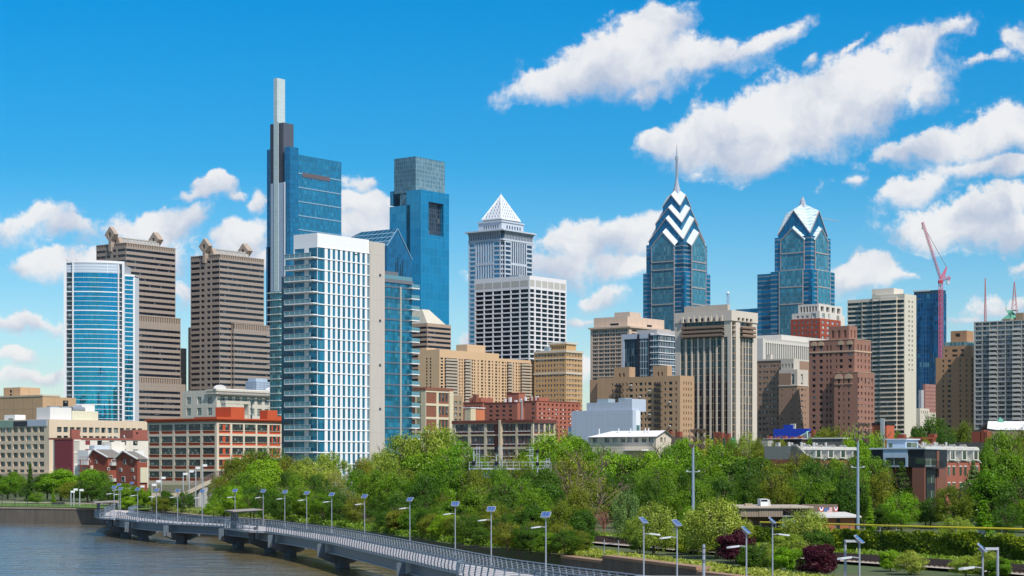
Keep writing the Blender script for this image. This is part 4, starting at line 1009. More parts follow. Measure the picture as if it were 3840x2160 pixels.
b.mb('stair_glass', glass('glass_stair_green', (.05, .14, .14), 1.2, 1.8, .8, .2, (.2, .33, .3), .1)).box(b.lx(2387), b.lx(2398), -.08, .04, 4, b.z(1594))
u = b.mb('roof_plant', plain('blue_grey_tank', (.28, .36, .42))); u.box(3, 7, wx(2262), wx(2220), b.z(1509), b.z(1492)); u.box(3, 7, wx(2325), wx(2300), b.z(1509), b.z(1490))
b.finish()

# ---- low cream hall with white roof
b = Bld('hall_building', 'low cream hall with a white hipped roof among the treetops, centre right', 2460, 470, 5)
CH = wall('cream_stucco', (.62, .53, .42), var=.05, panel=(60, 3.4, .15), line=.85)
WL, SL = b.ly(2206), b.lx(2517); ze = b.z(1637); zr = b.z(1614, SL / 2)
b.block('wall', CH, 0, SL, 0, WL, 0, ze, W=[(b.ly(p + 17), b.ly(p)) for p in (2223, 2267, 2297, 2328, 2352, 2377, 2407, 2433)], S=[(b.lx(2476), b.lx(2485)), (b.lx(2491), b.lx(2496))], rows=[(b.z(1658), b.z(1640))], gm=glass('glass_hall', (.12, .15, .17), .9, 2, .8, .2, (.35, .36, .36), .1, 0, (.45, .43, .4), .1))
m = b.mb('pitched_roof', wall('white_metal_roof', (.72, .71, .70), panel=(60, 60, .1), var=.03)); q = .6
m.quad((-q, WL, ze), (-q, -q, ze), (SL / 2, -q, zr), (SL / 2, WL - 5, zr)); m.quad((SL + q, -q, ze), (SL + q, WL, ze), (SL / 2, WL - 5, zr), (SL / 2, -q, zr)); b.mb('gable', CH).poly([(0, -.01, ze), (SL, -.01, ze), (SL / 2, -.01, zr - .15)]); m.poly([(SL + q, WL, ze), (-q, WL, ze), (SL / 2, WL - 5, zr)])
b.mb('porch_roof', wall('white_deck', (.74, .73, .70))).box(-3, 0, b.ly(2432), b.ly(2342), b.z(1690), b.z(1686)) 
v = b.mb('roof_vent', plain('white_metal', (.75, .75, .74)))
for px in (2247, 2320, 2365, 2420, 2432): y = b.ly(px, SL / 3); v.tube((SL / 3, y, zr - 1), (SL / 3, y, zr + .6), .15)
b.finish()

# ---- art deco tan apartment block
b = Bld('brick_apartments', 'tan brick apartment block with two square roof towers and fire balconies, centre right', 2550, 790, 7)
TB = wall('tan_brown_brick', (.44, .285, .17), var=.1, panel=(1.3, .9, .08), line=.88); TB2 = TB
WL, SL = b.ly(2240), b.lx(2603); st = 22.5
rw = [(b.z(1430 + i * st + 11), b.z(1430 + i * st)) for i in range(16)]; rw = [r for r in rw if r[0] > 2][::-1]
cW = [(b.ly(p + w), b.ly(p)) for p, w in ((2348, 5), (2360, 13), (2383, 6), (2397, 12), (2417, 6), (2430, 13), (2453, 6), (2463, 5), (2472, 5), (2491, 6), (2508, 13), (2532, 6), (2310, 5), (2321, 5), (2333, 5), (2294, 5))]
cS = [(b.lx(p), b.lx(p + 3.4)) for p in (2563, 2572, 2581, 2590)]
b.block('wall', TB, 0, SL, 0, WL, 0, b.z(1408), W=cW, S=cS, rows=rw, gm=g_apt, roof=M_ROOF, par=.6)
b.block('wall', TB, -.02 + 2, 14, WL, b.ly(2212, 2.), 0, b.z(1413), roof=M_ROOF, par=.5)
for xa, xb, xc_, yt in ((2302, 2360, 2382, 1376), (2448, 2502, 2520, 1370)):
    s_ = 1.; y0 = b.ly(xb, s_); y1 = b.ly(xa, s_); b.block('roof_tower', TB, s_, b.lx(xc_, y0), y0, y1, b.z(1408), b.z(yt, s_, y0), W=[(y0 + (y1 - y0) * .3, y0 + (y1 - y0) * .42), (y0 + (y1 - y0) * .56, y0 + (y1 - y0) * .68)], rows=[(b.z(1406), b.z(1392))], gm=g_dark, par=.6)
fb = plain('black_iron', (.03, .03, .035))
for i in range(9):
    for pa in (2458, 2312):
        z = b.z(1444 + i * st); m = MB(fb); m.box(-1.2, 0, b.ly(pa + 24), b.ly(pa), z, z + .15); m.box(-1.2, -1.12, b.ly(pa + 24), b.ly(pa), z + .15, z + .9); b.extra.append(('fire_balcony', m))
ac = b.mb('air_conditioner', plain('white_metal', (.75, .75, .74)))
for i in range(12):
    for j, px in enumerate((2371, 2440, 2404, 2516)):
        if (i * 3 + j * 5) % 4 == 0: y = b.ly(px); z = b.z(1441 + i * st); ac.box(-.5, -.01, y, y + .8, z, z + .5)
b.finish()

# ---- beige finned office
b = Bld('office_tower', 'beige concrete office tower with fine vertical fins and a blank top storey', 2360, 1150, 9, 'tower')
BE = wall('beige_concrete', (.58, .44, .34), var=.04); WL, SL = b.ly(2214), b.lx(2507)
rw = [(b.z(1233 + i * 14.9 + 9.6), b.z(1233 + i * 14.9)) for i in range(32)]; rw = [r for r in rw if r[0] > 2][::-1]
gf = glass('glass_finned', (.035, .025, .028), 1.9, 4, .6, .1, (.2, .17, .15), .15, 0, (.50, .40, .32), .45)
b.block('wall', BE, 0, SL, 0, WL, 0, b.z(1228), W=even(6, WL, .95, 1.5), S=even(5, SL, .9, 2), rows=rw, gm=gf, dep=.6, roof=M_ROOF)
b.band('cornice', BE, 0, SL, 0, WL, b.z(1228), b.z(1222), 1.)
x0 = 4; y0 = 4.; TP = wall('beige_panel', (.60, .46, .36), panel=(6, 40, .2), var=.03)
b.block('top_storey', TP, x0, b.lx(2491, y0), y0, b.ly(2227, x0), b.z(1222), b.z(1186, x0, y0), W=[(b.ly(2320, x0), b.ly(2287, x0))], S=[(b.lx(2426, y0), b.lx(2445, y0))], rows=[(b.z(1218, x0, y0), b.z(1210, x0, y0))], gm=g_dark, par=.4)
b.block('lift_house', TP, 12, 24, b.ly(2362, 12), b.ly(2304, 12), b.z(1186), b.z(1170, 12, 10)); b.finish()

# ---- slate blue glazed mid tower
b = Bld('glazed_tower', 'dark glazed mid rise with pale left edge frame in front of the beige finned office', 2470, 960, 8, 'tower')
gz = glass('glass_grey_blue', (.03, .055, .08), 1.5, 3.4, 1.1, .1, (.1, .16, .17), .07, .1, (.05, .08, .13), .25)
gz2 = glass('glass_grid_white', (.03, .06, .08), 1.5, 3.4, 1.1, .1, (.12, .19, .2), .07, .1, (.42, .45, .5), .36)
WL, SL = b.ly(2334), b.lx(2534); FRM = wall('pale_lilac_panel', (.45, .49, .58), panel=(4, 5, .1), var=.03)
ya = b.ly(2399); yb_ = b.ly(2440)
b.block('wall', gz, 0, SL, 0, WL, 0, b.z(1262)); m = b.mb('pale_frame', FRM); m.box(-.5, 0, b.ly(2441), WL, b.z(1267), b.z(1248)); m.box(-.5, 0, b.ly(2342), WL, 0, b.z(1267)); m.box(0, 12, b.ly(2441), WL, b.z(1262), b.z(1248.5))
b.mb('white_grid', gz2).box(-.25, 0, 0, ya, 0, b.z(1252)); b.parts['white_grid'].box(0, SL, -.25, 0, 0, b.z(1252))
ml = b.mb('mullion', plain('black_mullion', (.02, .02, .03)))
for px in (2400, 2442, 2476): 
    if px < 2470: y = b.ly(px); ml.box(-.6, -.26, y, y + 1.2, 0, b.z(1250))
for i in range(22): z = b.z(1256 + i * 22.5); b.mb('white_slab', WM).box(-.7, SL + .4, -.7, b.ly(2440) , z, z + .35)
b.mb('roof_unit', wall('tan_grey_panel', (.40, .38, .36))).box(3, 20, 3, b.ly(2388, 3.), b.z(1252), b.z(1233)); b.finish()

# ---- big ribbed concrete tower
b = Bld('ribbed_tower', 'large pale concrete tower with vertical ribs and bronze window frames, right of centre', 2742, 820, 7, 'tower')
PC = wall('pale_concrete', (.60, .53, .45), var=.06, streak=.1); zt = b.z(1163)
gb = glass('glass_bronze', (.03, .04, .05), 1.9, 3.05, 1.0, .1, (.14, .12, .10), .08, .1, (.34, .22, .12), .28)
WL, SL = b.ly(2532), b.lx(2839); zw = b.z(1262)
cW = [(b.ly(c), b.ly(a)) for a, c in ((2552, 2568), (2574, 2591), (2597, 2614), (2620, 2637), (2643, 2660), (2666, 2684), (2689, 2706), (2713, 2728))]
cS = [(b.lx(2745), b.lx(2760)), (b.lx(2776), b.lx(2785)), (b.lx(2787), b.lx(2796)), (b.lx(2798), b.lx(2806)), (b.lx(2808), b.lx(2822))]
b.block('wall', PC, 0, SL, 0, WL, 0, zw, W=cW, S=cS, rows=[(2, zw)], gm=gb, dep=.35, wn='window_strip')
b.block('upper_wall', PC, 0, SL, 0, WL, zw + .01, b.z(1202), W=[(cW[7][0], cW[0][1] ) if False else (b.ly(2716), b.ly(2560))], S=[(b.lx(2745), b.lx(2760)), (b.lx(2776), b.lx(2822))], rows=[(zw + .02, b.z(1238)), (b.z(1236.5), b.z(1221)), (b.z(1219.5), b.z(1203))], gm=gb, dep=1.6, wn='loggia')
rib = b.mb('rib', PC)
for i in range(8): y = b.ly(2562 + i * 21); rib.box(-.9, 0, y - .5, y + .5, b.z(1202), zt - 2.2)
b.block('top_storey', PC, -.4, SL, -.4, WL, b.z(1202), b.z(1168) + .6, W=even(7, WL, .55, 3), S=even(4, SL, .6, 4), rows=[(b.z(1200), b.z(1188))], gm=g_dark, dep=.8, roof=M_ROOFW)
b.block('top_storey', PC, -.2, SL - .2, -.2, WL - .2, b.z(1168) + .6, zt, roof=M_ROOFW, par=.8)
bt = b.mb('terrace', plain('terrace_brown', (.26, .18, .13)))
for py in (1229, 1245, 1260): bt.box(-1.5, 0, b.ly(2716), b.ly(2560), b.z(py), b.z(py) + .35); bt.box(b.lx(2774), b.lx(2824), -1.5, 0, b.z(py), b.z(py) + .35); bt.box(-1.5, -1.42, b.ly(2716), b.ly(2560), b.z(py), b.z(py) + 1.2); bt.box(b.lx(2774), b.lx(2824), -1.5, -1.42, b.z(py), b.z(py) + 1.2)
x0 = 7; y0 = 6.; b.block('penthouse', wall('taupe_concrete', (.50, .43, .35)), x0, b.lx(2737, y0) , y0, b.ly(2566, x0), zt - .8, b.z(1141, x0, y0), par=.3)
b.finish()

# ---- the two blue spired towers
LB = glass('glass_spired_blue', (.010, .17, .31), 2.2, 3.9, .7, .0, rough=.04, metal=.45, frame=(.008, .085, .20), fw=.45, wob=.03)
LS = glass('glass_bay_teal', (.05, .25, .34), 1.9, 3.9, .6, .12, (.14, .36, .42), .06, .3, (.10, .17, .22), .40, wob=.03)
LBAND = glass('glass_spired_banded', (.010, .15, .28), 40, 3.9, .8, 0, rough=.05, metal=.4, frame=(.20, .23, .28), fw=1.1, wob=.03)
LR = plain('silver_glass_roof', (.60, .68, .72), .32, 0, .9, .08, .3)
LR2 = glass('silver_glazed_roof', (.42, .58, .64), 3.2, 3.0, .35, .0, rough=.3, metal=0, frame=(.75, .82, .85), fw=.5, wob=.02)
TRIM = plain('granite_trim', (.38, .34, .33))
def liberty(name, label, xc, d, levels, bay, base, spire, tiers, tall):
    """square tower about a vertical axis; levels = crossed gables (half, z_eave, z_peak)"""
    b = Bld(name, label, xc, d, 12, 'skyscraper')
    zz = lambda py: CAMZ - (py - HZ) * d / F - 12
    bh, bw, be, bp = bay
    zb = zz(base[1]); core = levels[0][0]
    b.mb('core', LB).box(-core, core, -core, core, zb - 30, zz(levels[0][1]))
    for i, (h, ye, yp) in enumerate(levels):
        ze, zp = zz(ye), zz(yp)
        if i: b.mb('core', LB).box(-h, h, -h, h, zz(levels[i - 1][2]) - 12, ze)
        for (ax, sgn) in ((0, -1), (0, 1), (1, -1), (1, 1)):
            def T(u, v, z): return (sgn * v, u, z) if ax == 0 else (u, sgn * v, z)
            b.mb('gable', LB).poly([T(-h, h, ze), T(h, h, ze), T(0, h, zp)])
            inner = levels[i + 1][0] if i + 1 < len(levels) else 0; rs = .72 if tall else .5
            r = b.mb('gable_roof', LR if tall else LR2)
            # roof strips run back from the gable to the next shaft
            o = .5; t = .5
            for s_ in (-1, 1):
                # valley line: where two crossed roofs meet
                sl = (zp - ze) / h
                pa = T(0, h + o, zp + .3); pb = T(s_ * (h + o), h + o, ze - sl * o + .3); pc = T(s_ * inner, inner, zp - sl * inner + rs * (h - inner) + .3); pd = T(0, inner, zp + rs * (h - inner) + .3)
                r.poly([pa, pb, pc, pd])
            e = b.mb('gable_edge', TRIM)
            for s_ in (-1, 1): e.bar(T(s_ * h, h + .3, ze), T(0, h + .3, zp), .7, .7)
    # projecting bays with a small gable
    ze, zp = zz(be), zz(bp)
    for (ax, sgn) in ((0, -1), (0, 1), (1, -1), (1, 1)):
        def T(u, v, z): return (sgn * v, u, z) if ax == 0 else (u, sgn * v, z)
        m = b.mb('bay', LS); m.quad(T(-bw, bh, 0), T(bw, bh, 0), T(bw, bh, ze), T(-bw, bh, ze)); m.poly([T(-bw, bh, ze), T(bw, bh, ze), T(0, bh, zp)])
        if base[0] > bh:                                  # the bay runs on down the broader foot
            q_ = base[0] + .45; m.quad(T(-bw, q_, 0), T(bw, q_, 0), T(bw, q_, zb), T(-bw, q_, zb)); m.quad(T(-bw, q_, zb), T(bw, q_, zb), T(bw, bh, zb), T(-bw, bh, zb))
            for s_ in (-1, 1):
                A_, B_ = T(s_ * bw - .3, q_ - .6, 0), T(s_ * bw + .3, q_ + .2, zb); b.mb('gable_edge', TRIM).box(min(A_[0], B_[0]), max(A_[0], B_[0]), min(A_[1], B_[1]), max(A_[1], B_[1]), 0, zb)
            for py in tiers[2:]:
                A_, B_ = T(-bw, q_ - .3, 0), T(bw, q_ + .3, 0); b.mb('belt', TRIM).box(min(A_[0], B_[0]), max(A_[0], B_[0]), min(A_[1], B_[1]), max(A_[1], B_[1]), zz(py) - .5, zz(py) + .5)
        for s_ in (-1, 1):
            m = b.mb('bay_side', LBAND); m.quad(T(s_ * bw, bh, 0), T(s_ * bw, core - .5, 0), T(s_ * bw, core - .5, ze), T(s_ * bw, bh, ze))
            b.mb('gable_roof', LR if tall else LR2).poly([T(0, bh + .6, zp + .2), T(s_ * (bw + .8), bh + .6, ze - .5), T(s_ * (bw + .8), core, ze - .5 + .8 * (bh - core)), T(0, core, zp + .2 + .8 * (bh - core))])
            e = b.mb('gable_edge', TRIM); e.bar(T(s_ * bw, bh + .2, ze), T(0, bh + .2, zp), .7, .9)
            e.box(*[c for pr in zip(*[sorted((a, c)) for a, c in zip(T(s_ * bw - .5, bh - .3, 0), T(s_ * bw + .5, bh + .35, ze))]) for c in pr]) if False else None
            A_, B_ = T(s_ * bw - .3, bh - .3, 0), T(s_ * bw + .3, bh + .3, ze)
            e.box(min(A_[0], B_[0]), max(A_[0], B_[0]), min(A_[1], B_[1]), max(A_[1], B_[1]), 0, ze)
        for py in tiers:
            A_, B_ = T(-bw, bh, 0), T(bw, bh + .5, 0); b.mb('belt', TRIM).box(min(A_[0], B_[0]), max(A_[0], B_[0]), min(A_[1], B_[1]), max(A_[1], B_[1]), zz(py) - .5, zz(py) + .5)
    # shoulders fill the corners lower down
    q = base[0]; b.mb('shoulder', LBAND).box(-q, q, -q, q, 0, zb)
    q2 = core + (q - core) * .45; b.mb('shoulder', LBAND).box(-q2, q2, -q2, q2, zb, zb + base[2])
    b.mb('shoulder_strip', LB).box(-q - .2, -q + 3, -q - .2, -q + 3, 0, zb - 1)
    # spire
    z0 = zz(spire[0]); z1 = zz(spire[1]); m = b.mb('spire', plain('spire_steel', (.42, .46, .52), .4, .3))
    if tall:
        zm = z0 + 13; m.tube((0, 0, z0 - 4), (0, 0, z0 + 6), 5.2, 2.4, 8); m.tube((0, 0, z0 + 6), (0, 0, zm), 2.4, 1.1, 8)
        for i in range(7): m.tube((0, 0, zm + i * 2.4), (0, 0, zm + i * 2.4 + .7), 1.5, 1.5, 6); m.tube((0, 0, zm + i * 2.4 + .7), (0, 0, zm + i * 2.4 + 2.4), .95, .95, 6)
        m.tube((0, 0, zm + 16.8), (0, 0, zm + 20), 1.7, 1.7, 6); m.tube((0, 0, zm + 20), (0, 0, z1), .8, .12, 6)
    else:
        m.tube((0, 0, z0 - 3), (0, 0, z0 + 5), 4.2, 2.0, 8); m.tube((0, 0, z0 + 5), (0, 0, z1), 2.0, .15, 8)
    return b
b = liberty('spired_skyscraper', 'blue glass skyscraper with chevron gables and a tall needle spire', 2538, 1765, [(18.4, 909, 827), (14.0, 843, 785), (9.3, 778, 735)], (23.6, 12.1, 931, 881), (22.2, 1028, 26), (722, 540), (990, 1020, 1086, 1148), True); b.finish()
b = liberty('spired_skyscraper', 'shorter blue glass skyscraper with silver gables and a small pointed spire', 3010, 1700, [(15.8, 884, 797)], (18.6, 11.6, 908, 864), (20.6, 1022, 30), (772, 737), (956, 1019, 1083, 1146), False)
m = b.mb('pyramid_roof', LR); zz = lambda py: CAMZ - (py - HZ) * 1700 / F - 12
h = 10.6; c4 = [(-h, -h), (h, -h), (h, h), (-h, h)]
b.mb('side_block', LBAND).box(-17, 10, 20.7, 36, 0, zz(1026)); b.parts['side_block'].box(-14, 10, 36.1, 60, 0, zz(1152))
cr = b.mb('window_crane', plain('crane_grey', (.35, .36, .38))); cr.bar((8, -9, zz(815)), (26, -22, zz(826)), .5, .5)
b.finish()

# ---- low blue block left of it is its own building's wing; red and cream penthouse tower
b = Bld('penthouse_tower', 'red brick apartment tower with cream colonnaded penthouse in front of the shorter spired skyscraper', 3075, 1180, 9, 'tower')
RC = wall('russet_brick', (.34, .07, .04), var=.08); CC = wall('cream_cast_stone', (.62, .58, .52))
gw = glass('glass_bay_white', (.12, .15, .17), 1.0, 1.5, 1., .2, (.5, .5, .48), .1, 0, (.6, .58, .54), .2)
WL, SL = b.ly(2965), b.lx(3153)
rw = [(b.z(1201 + i * 19 + 11), b.z(1201 + i * 19)) for i in range(12)][::-1]
b.block('wall', RC, 0, SL, 0, WL, 0, b.z(1193), W=even(6, WL, .5, 1), S=even(4, SL, .55, 1), rows=rw, gm=gw, par=.5)
b.block('upper_wall', CC, 0.6, SL - 2, b.ly(3047, .6), WL - .5, b.z(1193), b.z(1171), W=even(3, 10, .5, 0, 0, b.ly(3047, .6) + 2), rows=[(b.z(1190), b.z(1180))], gm=gw, par=.4)
b.block('upper_wall', RC, .3, SL - 5, .3, b.ly(3047, .6) - .1, b.z(1193), b.z(1166), W=[(3, 5.5), (8, 9.5)], S=[(3, 7), (11, 13)], rows=[(b.z(1206) if False else b.z(1192), b.z(1173))], gm=gw, par=.4)
b.block('side_bay', CC, SL, b.lx(3173), 1, 12, 0, b.z(1172), S=[(SL + 1, SL + 3), (SL + 4, SL + 6)], rows=rw[::2], gm=gw)
s_ = 4.; y0 = 3.; X1 = b.lx(3158, y0); Y1 = b.ly(2993, s_)
b.block('colonnade', CC, s_, X1, y0, Y1, b.z(1171), b.z(1139, s_, y0), W=even(6, Y1 - y0, .6, 1, 1, y0), S=even(4, X1 - s_, .6, 1, 1, s_), rows=[(b.z(1167, s_), b.z(1146, s_))], gm=plain('dark_brown', (.07, .05, .04)), dep=1.5, par=.4)  # colonnade openings backed in dark brown
b.finish()

# ---- white finned slab
b = Bld('finned_slab', 'white office slab of closely spaced vertical fins behind the two brown brick blocks', 2861, 1020, 8)
b.root.location.z = 8
WF = wall('white_concrete_fin', (.60, .57, .52), var=.04); 
SL = 8; WL = 4.
b2 = b; yb_ = 0
SLx = b.lx(3045); 
# this slab faces the river squarely, so its long side is the south face
b.face('wall', WF, 'S', 0, 0, SLx, 0, b.z(1284) + 2, even(22, SLx, .62, 2.5, 0), [(0.5, b.z(1284))], plain('fin_gap_glass', (.02, .022, .03), .2), 1.2, 'window_strip')  # near-black glass strips set between the fins
m = b.mb('wall', WF); zt = b.z(1268); m.box(0, SLx, .01, 22, b.z(1284) + 2, zt); m.quad((0, 22, 0), (0, 0, 0), (0, 0, b.z(1284) + 2), (0, 22, b.z(1284) + 2))
b.mb('top_storey', WF).box(b.lx(2930, 3.), b.lx(3110, 3.), 3, 20, zt, b.z(1252, 20)) 
fn = b.mb('fin', WF)
for i in range(24): x = 2.2 + (SLx - 2.4) * i / 23; fn.box(x - .25, x + .25, -.5, 0, b.z(1284) + 2, zt + .3)
b.finish()

# ---- grey-brown apartment with gothic bay
b = Bld('gothic_apartments', 'brown brick apartment block with pale gothic crown and a projecting bay, right', 2990, 900, 8)
GB = wall('umber_brick_tall', (.32, .205, .145), var=.08, panel=(1.4, .9, .08), line=.88); PSt = wall('pale_terracotta', (.55, .50, .43), var=.15, scale=2)
st = 22.; rw = [(b.z(1412 + i * st + 8.5), b.z(1412 + i * st)) for i in range(14)]; rw = [r for r in rw if r[0] > 2][::-1]
WL1 = b.ly(2921); SL = b.lx(3031)
gs = glass('glass_white_reveal', (.07, .09, .11), 1.3, 1.6, .8, .25, (.5, .48, .44), .1)
b.block('bay_wall', GB, 0, SL, 0, WL1, 0, b.z(1445), W=[(b.ly(2934), b.ly(2930)), (b.ly(2974), b.ly(2969))], S=[(b.lx(2996), b.lx(2999)), (b.lx(3004), b.lx(3012)), (b.lx(3018), b.lx(3021))], rows=[r for r in rw if r[1] < b.z(1445)], gm=gs)
b.block('bay_crown', PSt, 0.05, SL - .05, .05, WL1 - .05, b.z(1443), b.z(1385), W=[(b.ly(2978), b.ly(2968))], S=[(b.lx(3004), b.lx(3012))], rows=[(b.z(1440), b.z(1402))], gm=gs, par=.5)
b.block('bay_flank', GB, -.1, 2, b.ly(2966), WL1, b.z(1443), b.z(1398))
b.band('belt', PSt, 0, SL, 0, WL1, b.z(1447), b.z(1443), .2)
b.block('bay_upper', PSt, 2, SL - 3, 3, b.ly(2929, 2.), b.z(1385), b.z(1343), W=even(4, b.ly(2929, 2.) - 3, .4, 0, 0, 3), rows=[(b.z(1378), b.z(1362))], gm=gs, par=.6)
x0 = 6.; Y0 = WL1 - 2; Y1 = b.ly(2838, x0)
rw2 = [(b.z(1362 + i * st + 9), b.z(1362 + i * st)) for i in range(16)]; rw2 = [r for r in rw2 if r[0] > 2][::-1]
b.block('wall', GB, x0, x0 + 20, Y0, Y1, 0, b.z(1350, x0, Y0), W=pairs(4, Y1 - Y0, 1.2, 1., 1.) and [(a + Y0, c + Y0) for a, c in pairs(4, Y1 - Y0, 1.2, 1., 1.)], rows=rw2, gm=gs, par=.8)
b.mb('crown_course', PSt).box(x0 - .3, x0 + 20.3, Y0, Y1 + .3, b.z(1350, x0, Y0), b.z(1344, x0, Y0))
b.mb('turret', PSt).box(x0 + 1, x0 + 3, Y1 - 7, Y1 - 5, b.z(1344), b.z(1338) + 2)
b.finish()

# ---- big brown-red brick block
b = Bld('brick_tower_block', 'dark red brick tower block with arched top windows and a square roof tower, right', 3204, 860, 8)
RK = wall('plum_brick', (.30, .155, .115), var=.08, panel=(1.4, .9, .08), line=.88); ST = wall('sandstone_trim', (.50, .36, .25))
WL, SL = b.ly(3034), b.lx(3266); st = 23.
rw = [(b.z(1322 + i * st + 11), b.z(1322 + i * st)) for i in range(16)]; rw = [r for r in rw if r[0] > 2][::-1]
cW = [(b.ly(p + w), b.ly(p)) for p, w in ((3046, 12), (3073, 12), (3098, 6), (3112, 6), (3134, 5), (3148, 12), (3181, 13))]
cS = [(b.lx(p), b.lx(p + 4)) for p in (3216, 3228, 3243, 3257)]
gk = glass('glass_plum', (.018, .022, .032), 1.2, 1.9, 1., .2, (.30, .31, .32), .1, 0, None, .1, .35)
zA = b.z(1317)
b.block('wall', RK, 0, SL, 0, WL, 0, zA, W=cW, S=cS, rows=rw, gm=gk)
b.block('top_storey', RK, 0, SL, 0, WL, zA, b.z(1272), W=[(b.ly(p + 10), b.ly(p)) for p in (3048, 3074, 3148, 3182)] + [(b.ly(3104), b.ly(3099)), (b.ly(3118), b.ly(3113))], S=cS, rows=[(b.z(1311), b.z(1290))], gm=gk, par=.8)
b.band('belt', ST, 0, SL, 0, WL, zA - .2, zA + .5, .25)
b.band('coping', ST, 0, SL, 0, WL, b.z(1272), b.z(1270), .15)
for px in (3053, 3079, 3153, 3187):
    y = b.ly(px); m = b.mb('arch', ST); pts = [(-.25, y + 1.5 * math.cos(t * math.pi / 8), b.z(1291) + 1.9 * math.sin(t * math.pi / 8)) for t in range(9)]; m.prism(pts[::-1], (.24, 0, 0))
s_ = 3.; y0 = b.ly(3184, s_); Y1 = b.ly(3108, s_); X1 = b.lx(3214, y0)
b.block('roof_tower', RK, s_, X1, y0, Y1, b.z(1272) - .8, b.z(1221, s_, y0), W=even(3, Y1 - y0, .45, .5, .5, y0), S=even(2, X1 - s_, .4, .5, .5, s_), rows=[(b.z(1262), b.z(1234))], gm=wall('plum_niche', (.19, .09, .07)), par=.5, wn='arched_niche')
# lower wing in front
s_ = -2.5; y0 = b.ly(3200, s_) - 1; y0 = -3.; Y1 = b.ly(3128, s_); X1 = b.lx(3279, y0)
rw3 = [(b.z(1447 + i * st + 11), b.z(1447 + i * st)) for i in range(12)]; rw3 = [r for r in rw3 if r[0] > 2][::-1]
b.block('front_wing', RK, s_, X1, y0, Y1, 0, b.z(1397), W=[(b.ly(3149, s_), b.ly(3142, s_)), (b.ly(3166, s_), b.ly(3162, s_)), (b.ly(3186, s_), b.ly(3179, s_))], S=[(b.lx(p, y0), b.lx(p + 5, y0)) for p in (3205, 3217, 3229, 3243, 3256, 3268)], rows=rw3 + [(b.z(1438), b.z(1416))], gm=gk, par=.7)
for px in (3145, 3182): y = b.ly(px, s_); b.mb('arch', ST).prism([(s_ - .25, y + 2.0 * math.cos(t * math.pi / 8), b.z(1420) + 2.2 * math.sin(t * math.pi / 8)) for t in range(9)][::-1], (.24, 0, 0)); b.mb('arch', ST).box(s_ - .3, s_, y - 2.0, y + 2.0, b.z(1441), b.z(1439))
b.band('coping', ST, s_, X1, y0, Y1, b.z(1397), b.z(1395), .12)
b.finish()

# ---- banded faceted tower
b = Bld('banded_tower', 'tall cream apartment tower with dark window bands stepping back and a blank right wall', 3390, 980, 8, 'tower')
CB_ = wall('warm_white_concrete', (.62, .56, .47), var=.04); BLK = wall('blank_ivory', (.60, .56, .46), var=.03, panel=(60, 3.2, .05), line=.9)
gbd = glass('glass_banded', (.025, .03, .04), 1.4, 2.4, 1.1, .12, (.16, .18, .19), .08, 0, (.04, .045, .05), .15)
SL = b.lx(3434)
segs = [(3390, 3362, 0.), (3362, 3300, -.9), (3300, 3272, .0), (3272, 3232, 1.2), (3232, 3178, 2.6)]   # facets seen from the river
zt = b.z(1112)
st = 17.5; nf = 30
for i, (pa, pb_, off) in enumerate(segs):
    ya, yb_ = b.ly(pa, off), b.ly(pb_, off)
    rw = [(zt - 1.6 - j * 2.37 - 1.45, zt - 1.6 - j * 2.37) for j in range(int((zt - 4) / 2.37))][::-1]
    mid = b.z(1380)
    b.face('wall', CB_, 'W', off, ya, yb_, 0, zt, [(ya + .05, yb_ - .05)], rw, gbd, .7, 'window_band')
    m = b.mb('wall', CB_); 
    b.mb('roof', M_ROOFW).quad((off, ya, zt), (off + 22, ya, zt), (off + 22, yb_, zt), (off, yb_, zt))
    m.quad((off, ya, 0), (off + 3, ya, 0), (off + 3, ya, zt), (off, ya, zt)); m.quad((off + 3, yb_, 0), (off, yb_, 0), (off, yb_, zt), (off + 3, yb_, zt))
    sh = b.mb('floor_slab', CB_)
    for j in range(0, int((zt - 4) / 2.37)):
        z = zt - 1.5 - j * 2.37; sh.box(off - .5, off, ya + (.02 * i), yb_, z - .12, z + .12) if i < 3 else None
b.block('blank_wall', BLK, -.35, SL, -.5, 20, 0, zt + 1, S=[(b.lx(3410), b.lx(3413)), (b.lx(3421), b.lx(3424))], rows=[(b.z(1130 + j * 18 + 6), b.z(1130 + j * 18)) for j in range(14)][::-1], gm=g_dark, roof=M_ROOFW, par=.3) if False else None
b.face('blank_wall', BLK, 'S', -.3, -.05, SL, 0, zt + 1.5, [(b.lx(3405), b.lx(3409.5)), (b.lx(3417), b.lx(3421))], [(b.z(1125 + j * 18.3 + 7.5), b.z(1125 + j * 18.3)) for j in range(15)][::-1], g_dark, .3)
m = b.mb('blank_wall', BLK); m.quad((SL, -.3, 0), (SL, 22, 0), (SL, 22, zt + 1.5), (SL, -.3, zt + 1.5)); b.mb('roof', M_ROOFW).quad((-.05, -.3, zt + 1.5), (SL, -.3, zt + 1.5), (SL, 18, zt + 1.5), (-.05, 18, zt + 1.5)); m.quad((-.05, 0, 0), (-.05, -.3, 0), (-.05, -.3, zt + 1.5), (-.05, 0, zt + 1.5)); m.quad((-.05, 18, zt), (-.05, -.3, zt), (-.05, -.3, zt + 1.5), (-.05, 18, zt + 1.5))
sl_ = b.mb('side_balcony', CB_)
for j in range(34): z = zt - 2 - j * 2.9; sl_.box(SL, SL + .9, 2, 12, z, z + .9)
x0 = 5.; y0 = b.ly(3352, x0) if b.ly(3352, x0) > 0 else 3; b.block('penthouse', CB_, x0, b.lx(3388, y0), y0, b.ly(3270, x0), zt, b.z(1080, x0, y0), par=.3, W=[(b.ly(3279, x0), b.ly(3274, x0))], rows=[(b.z(1102), b.z(1094))], gm=g_dark)
b.finish()

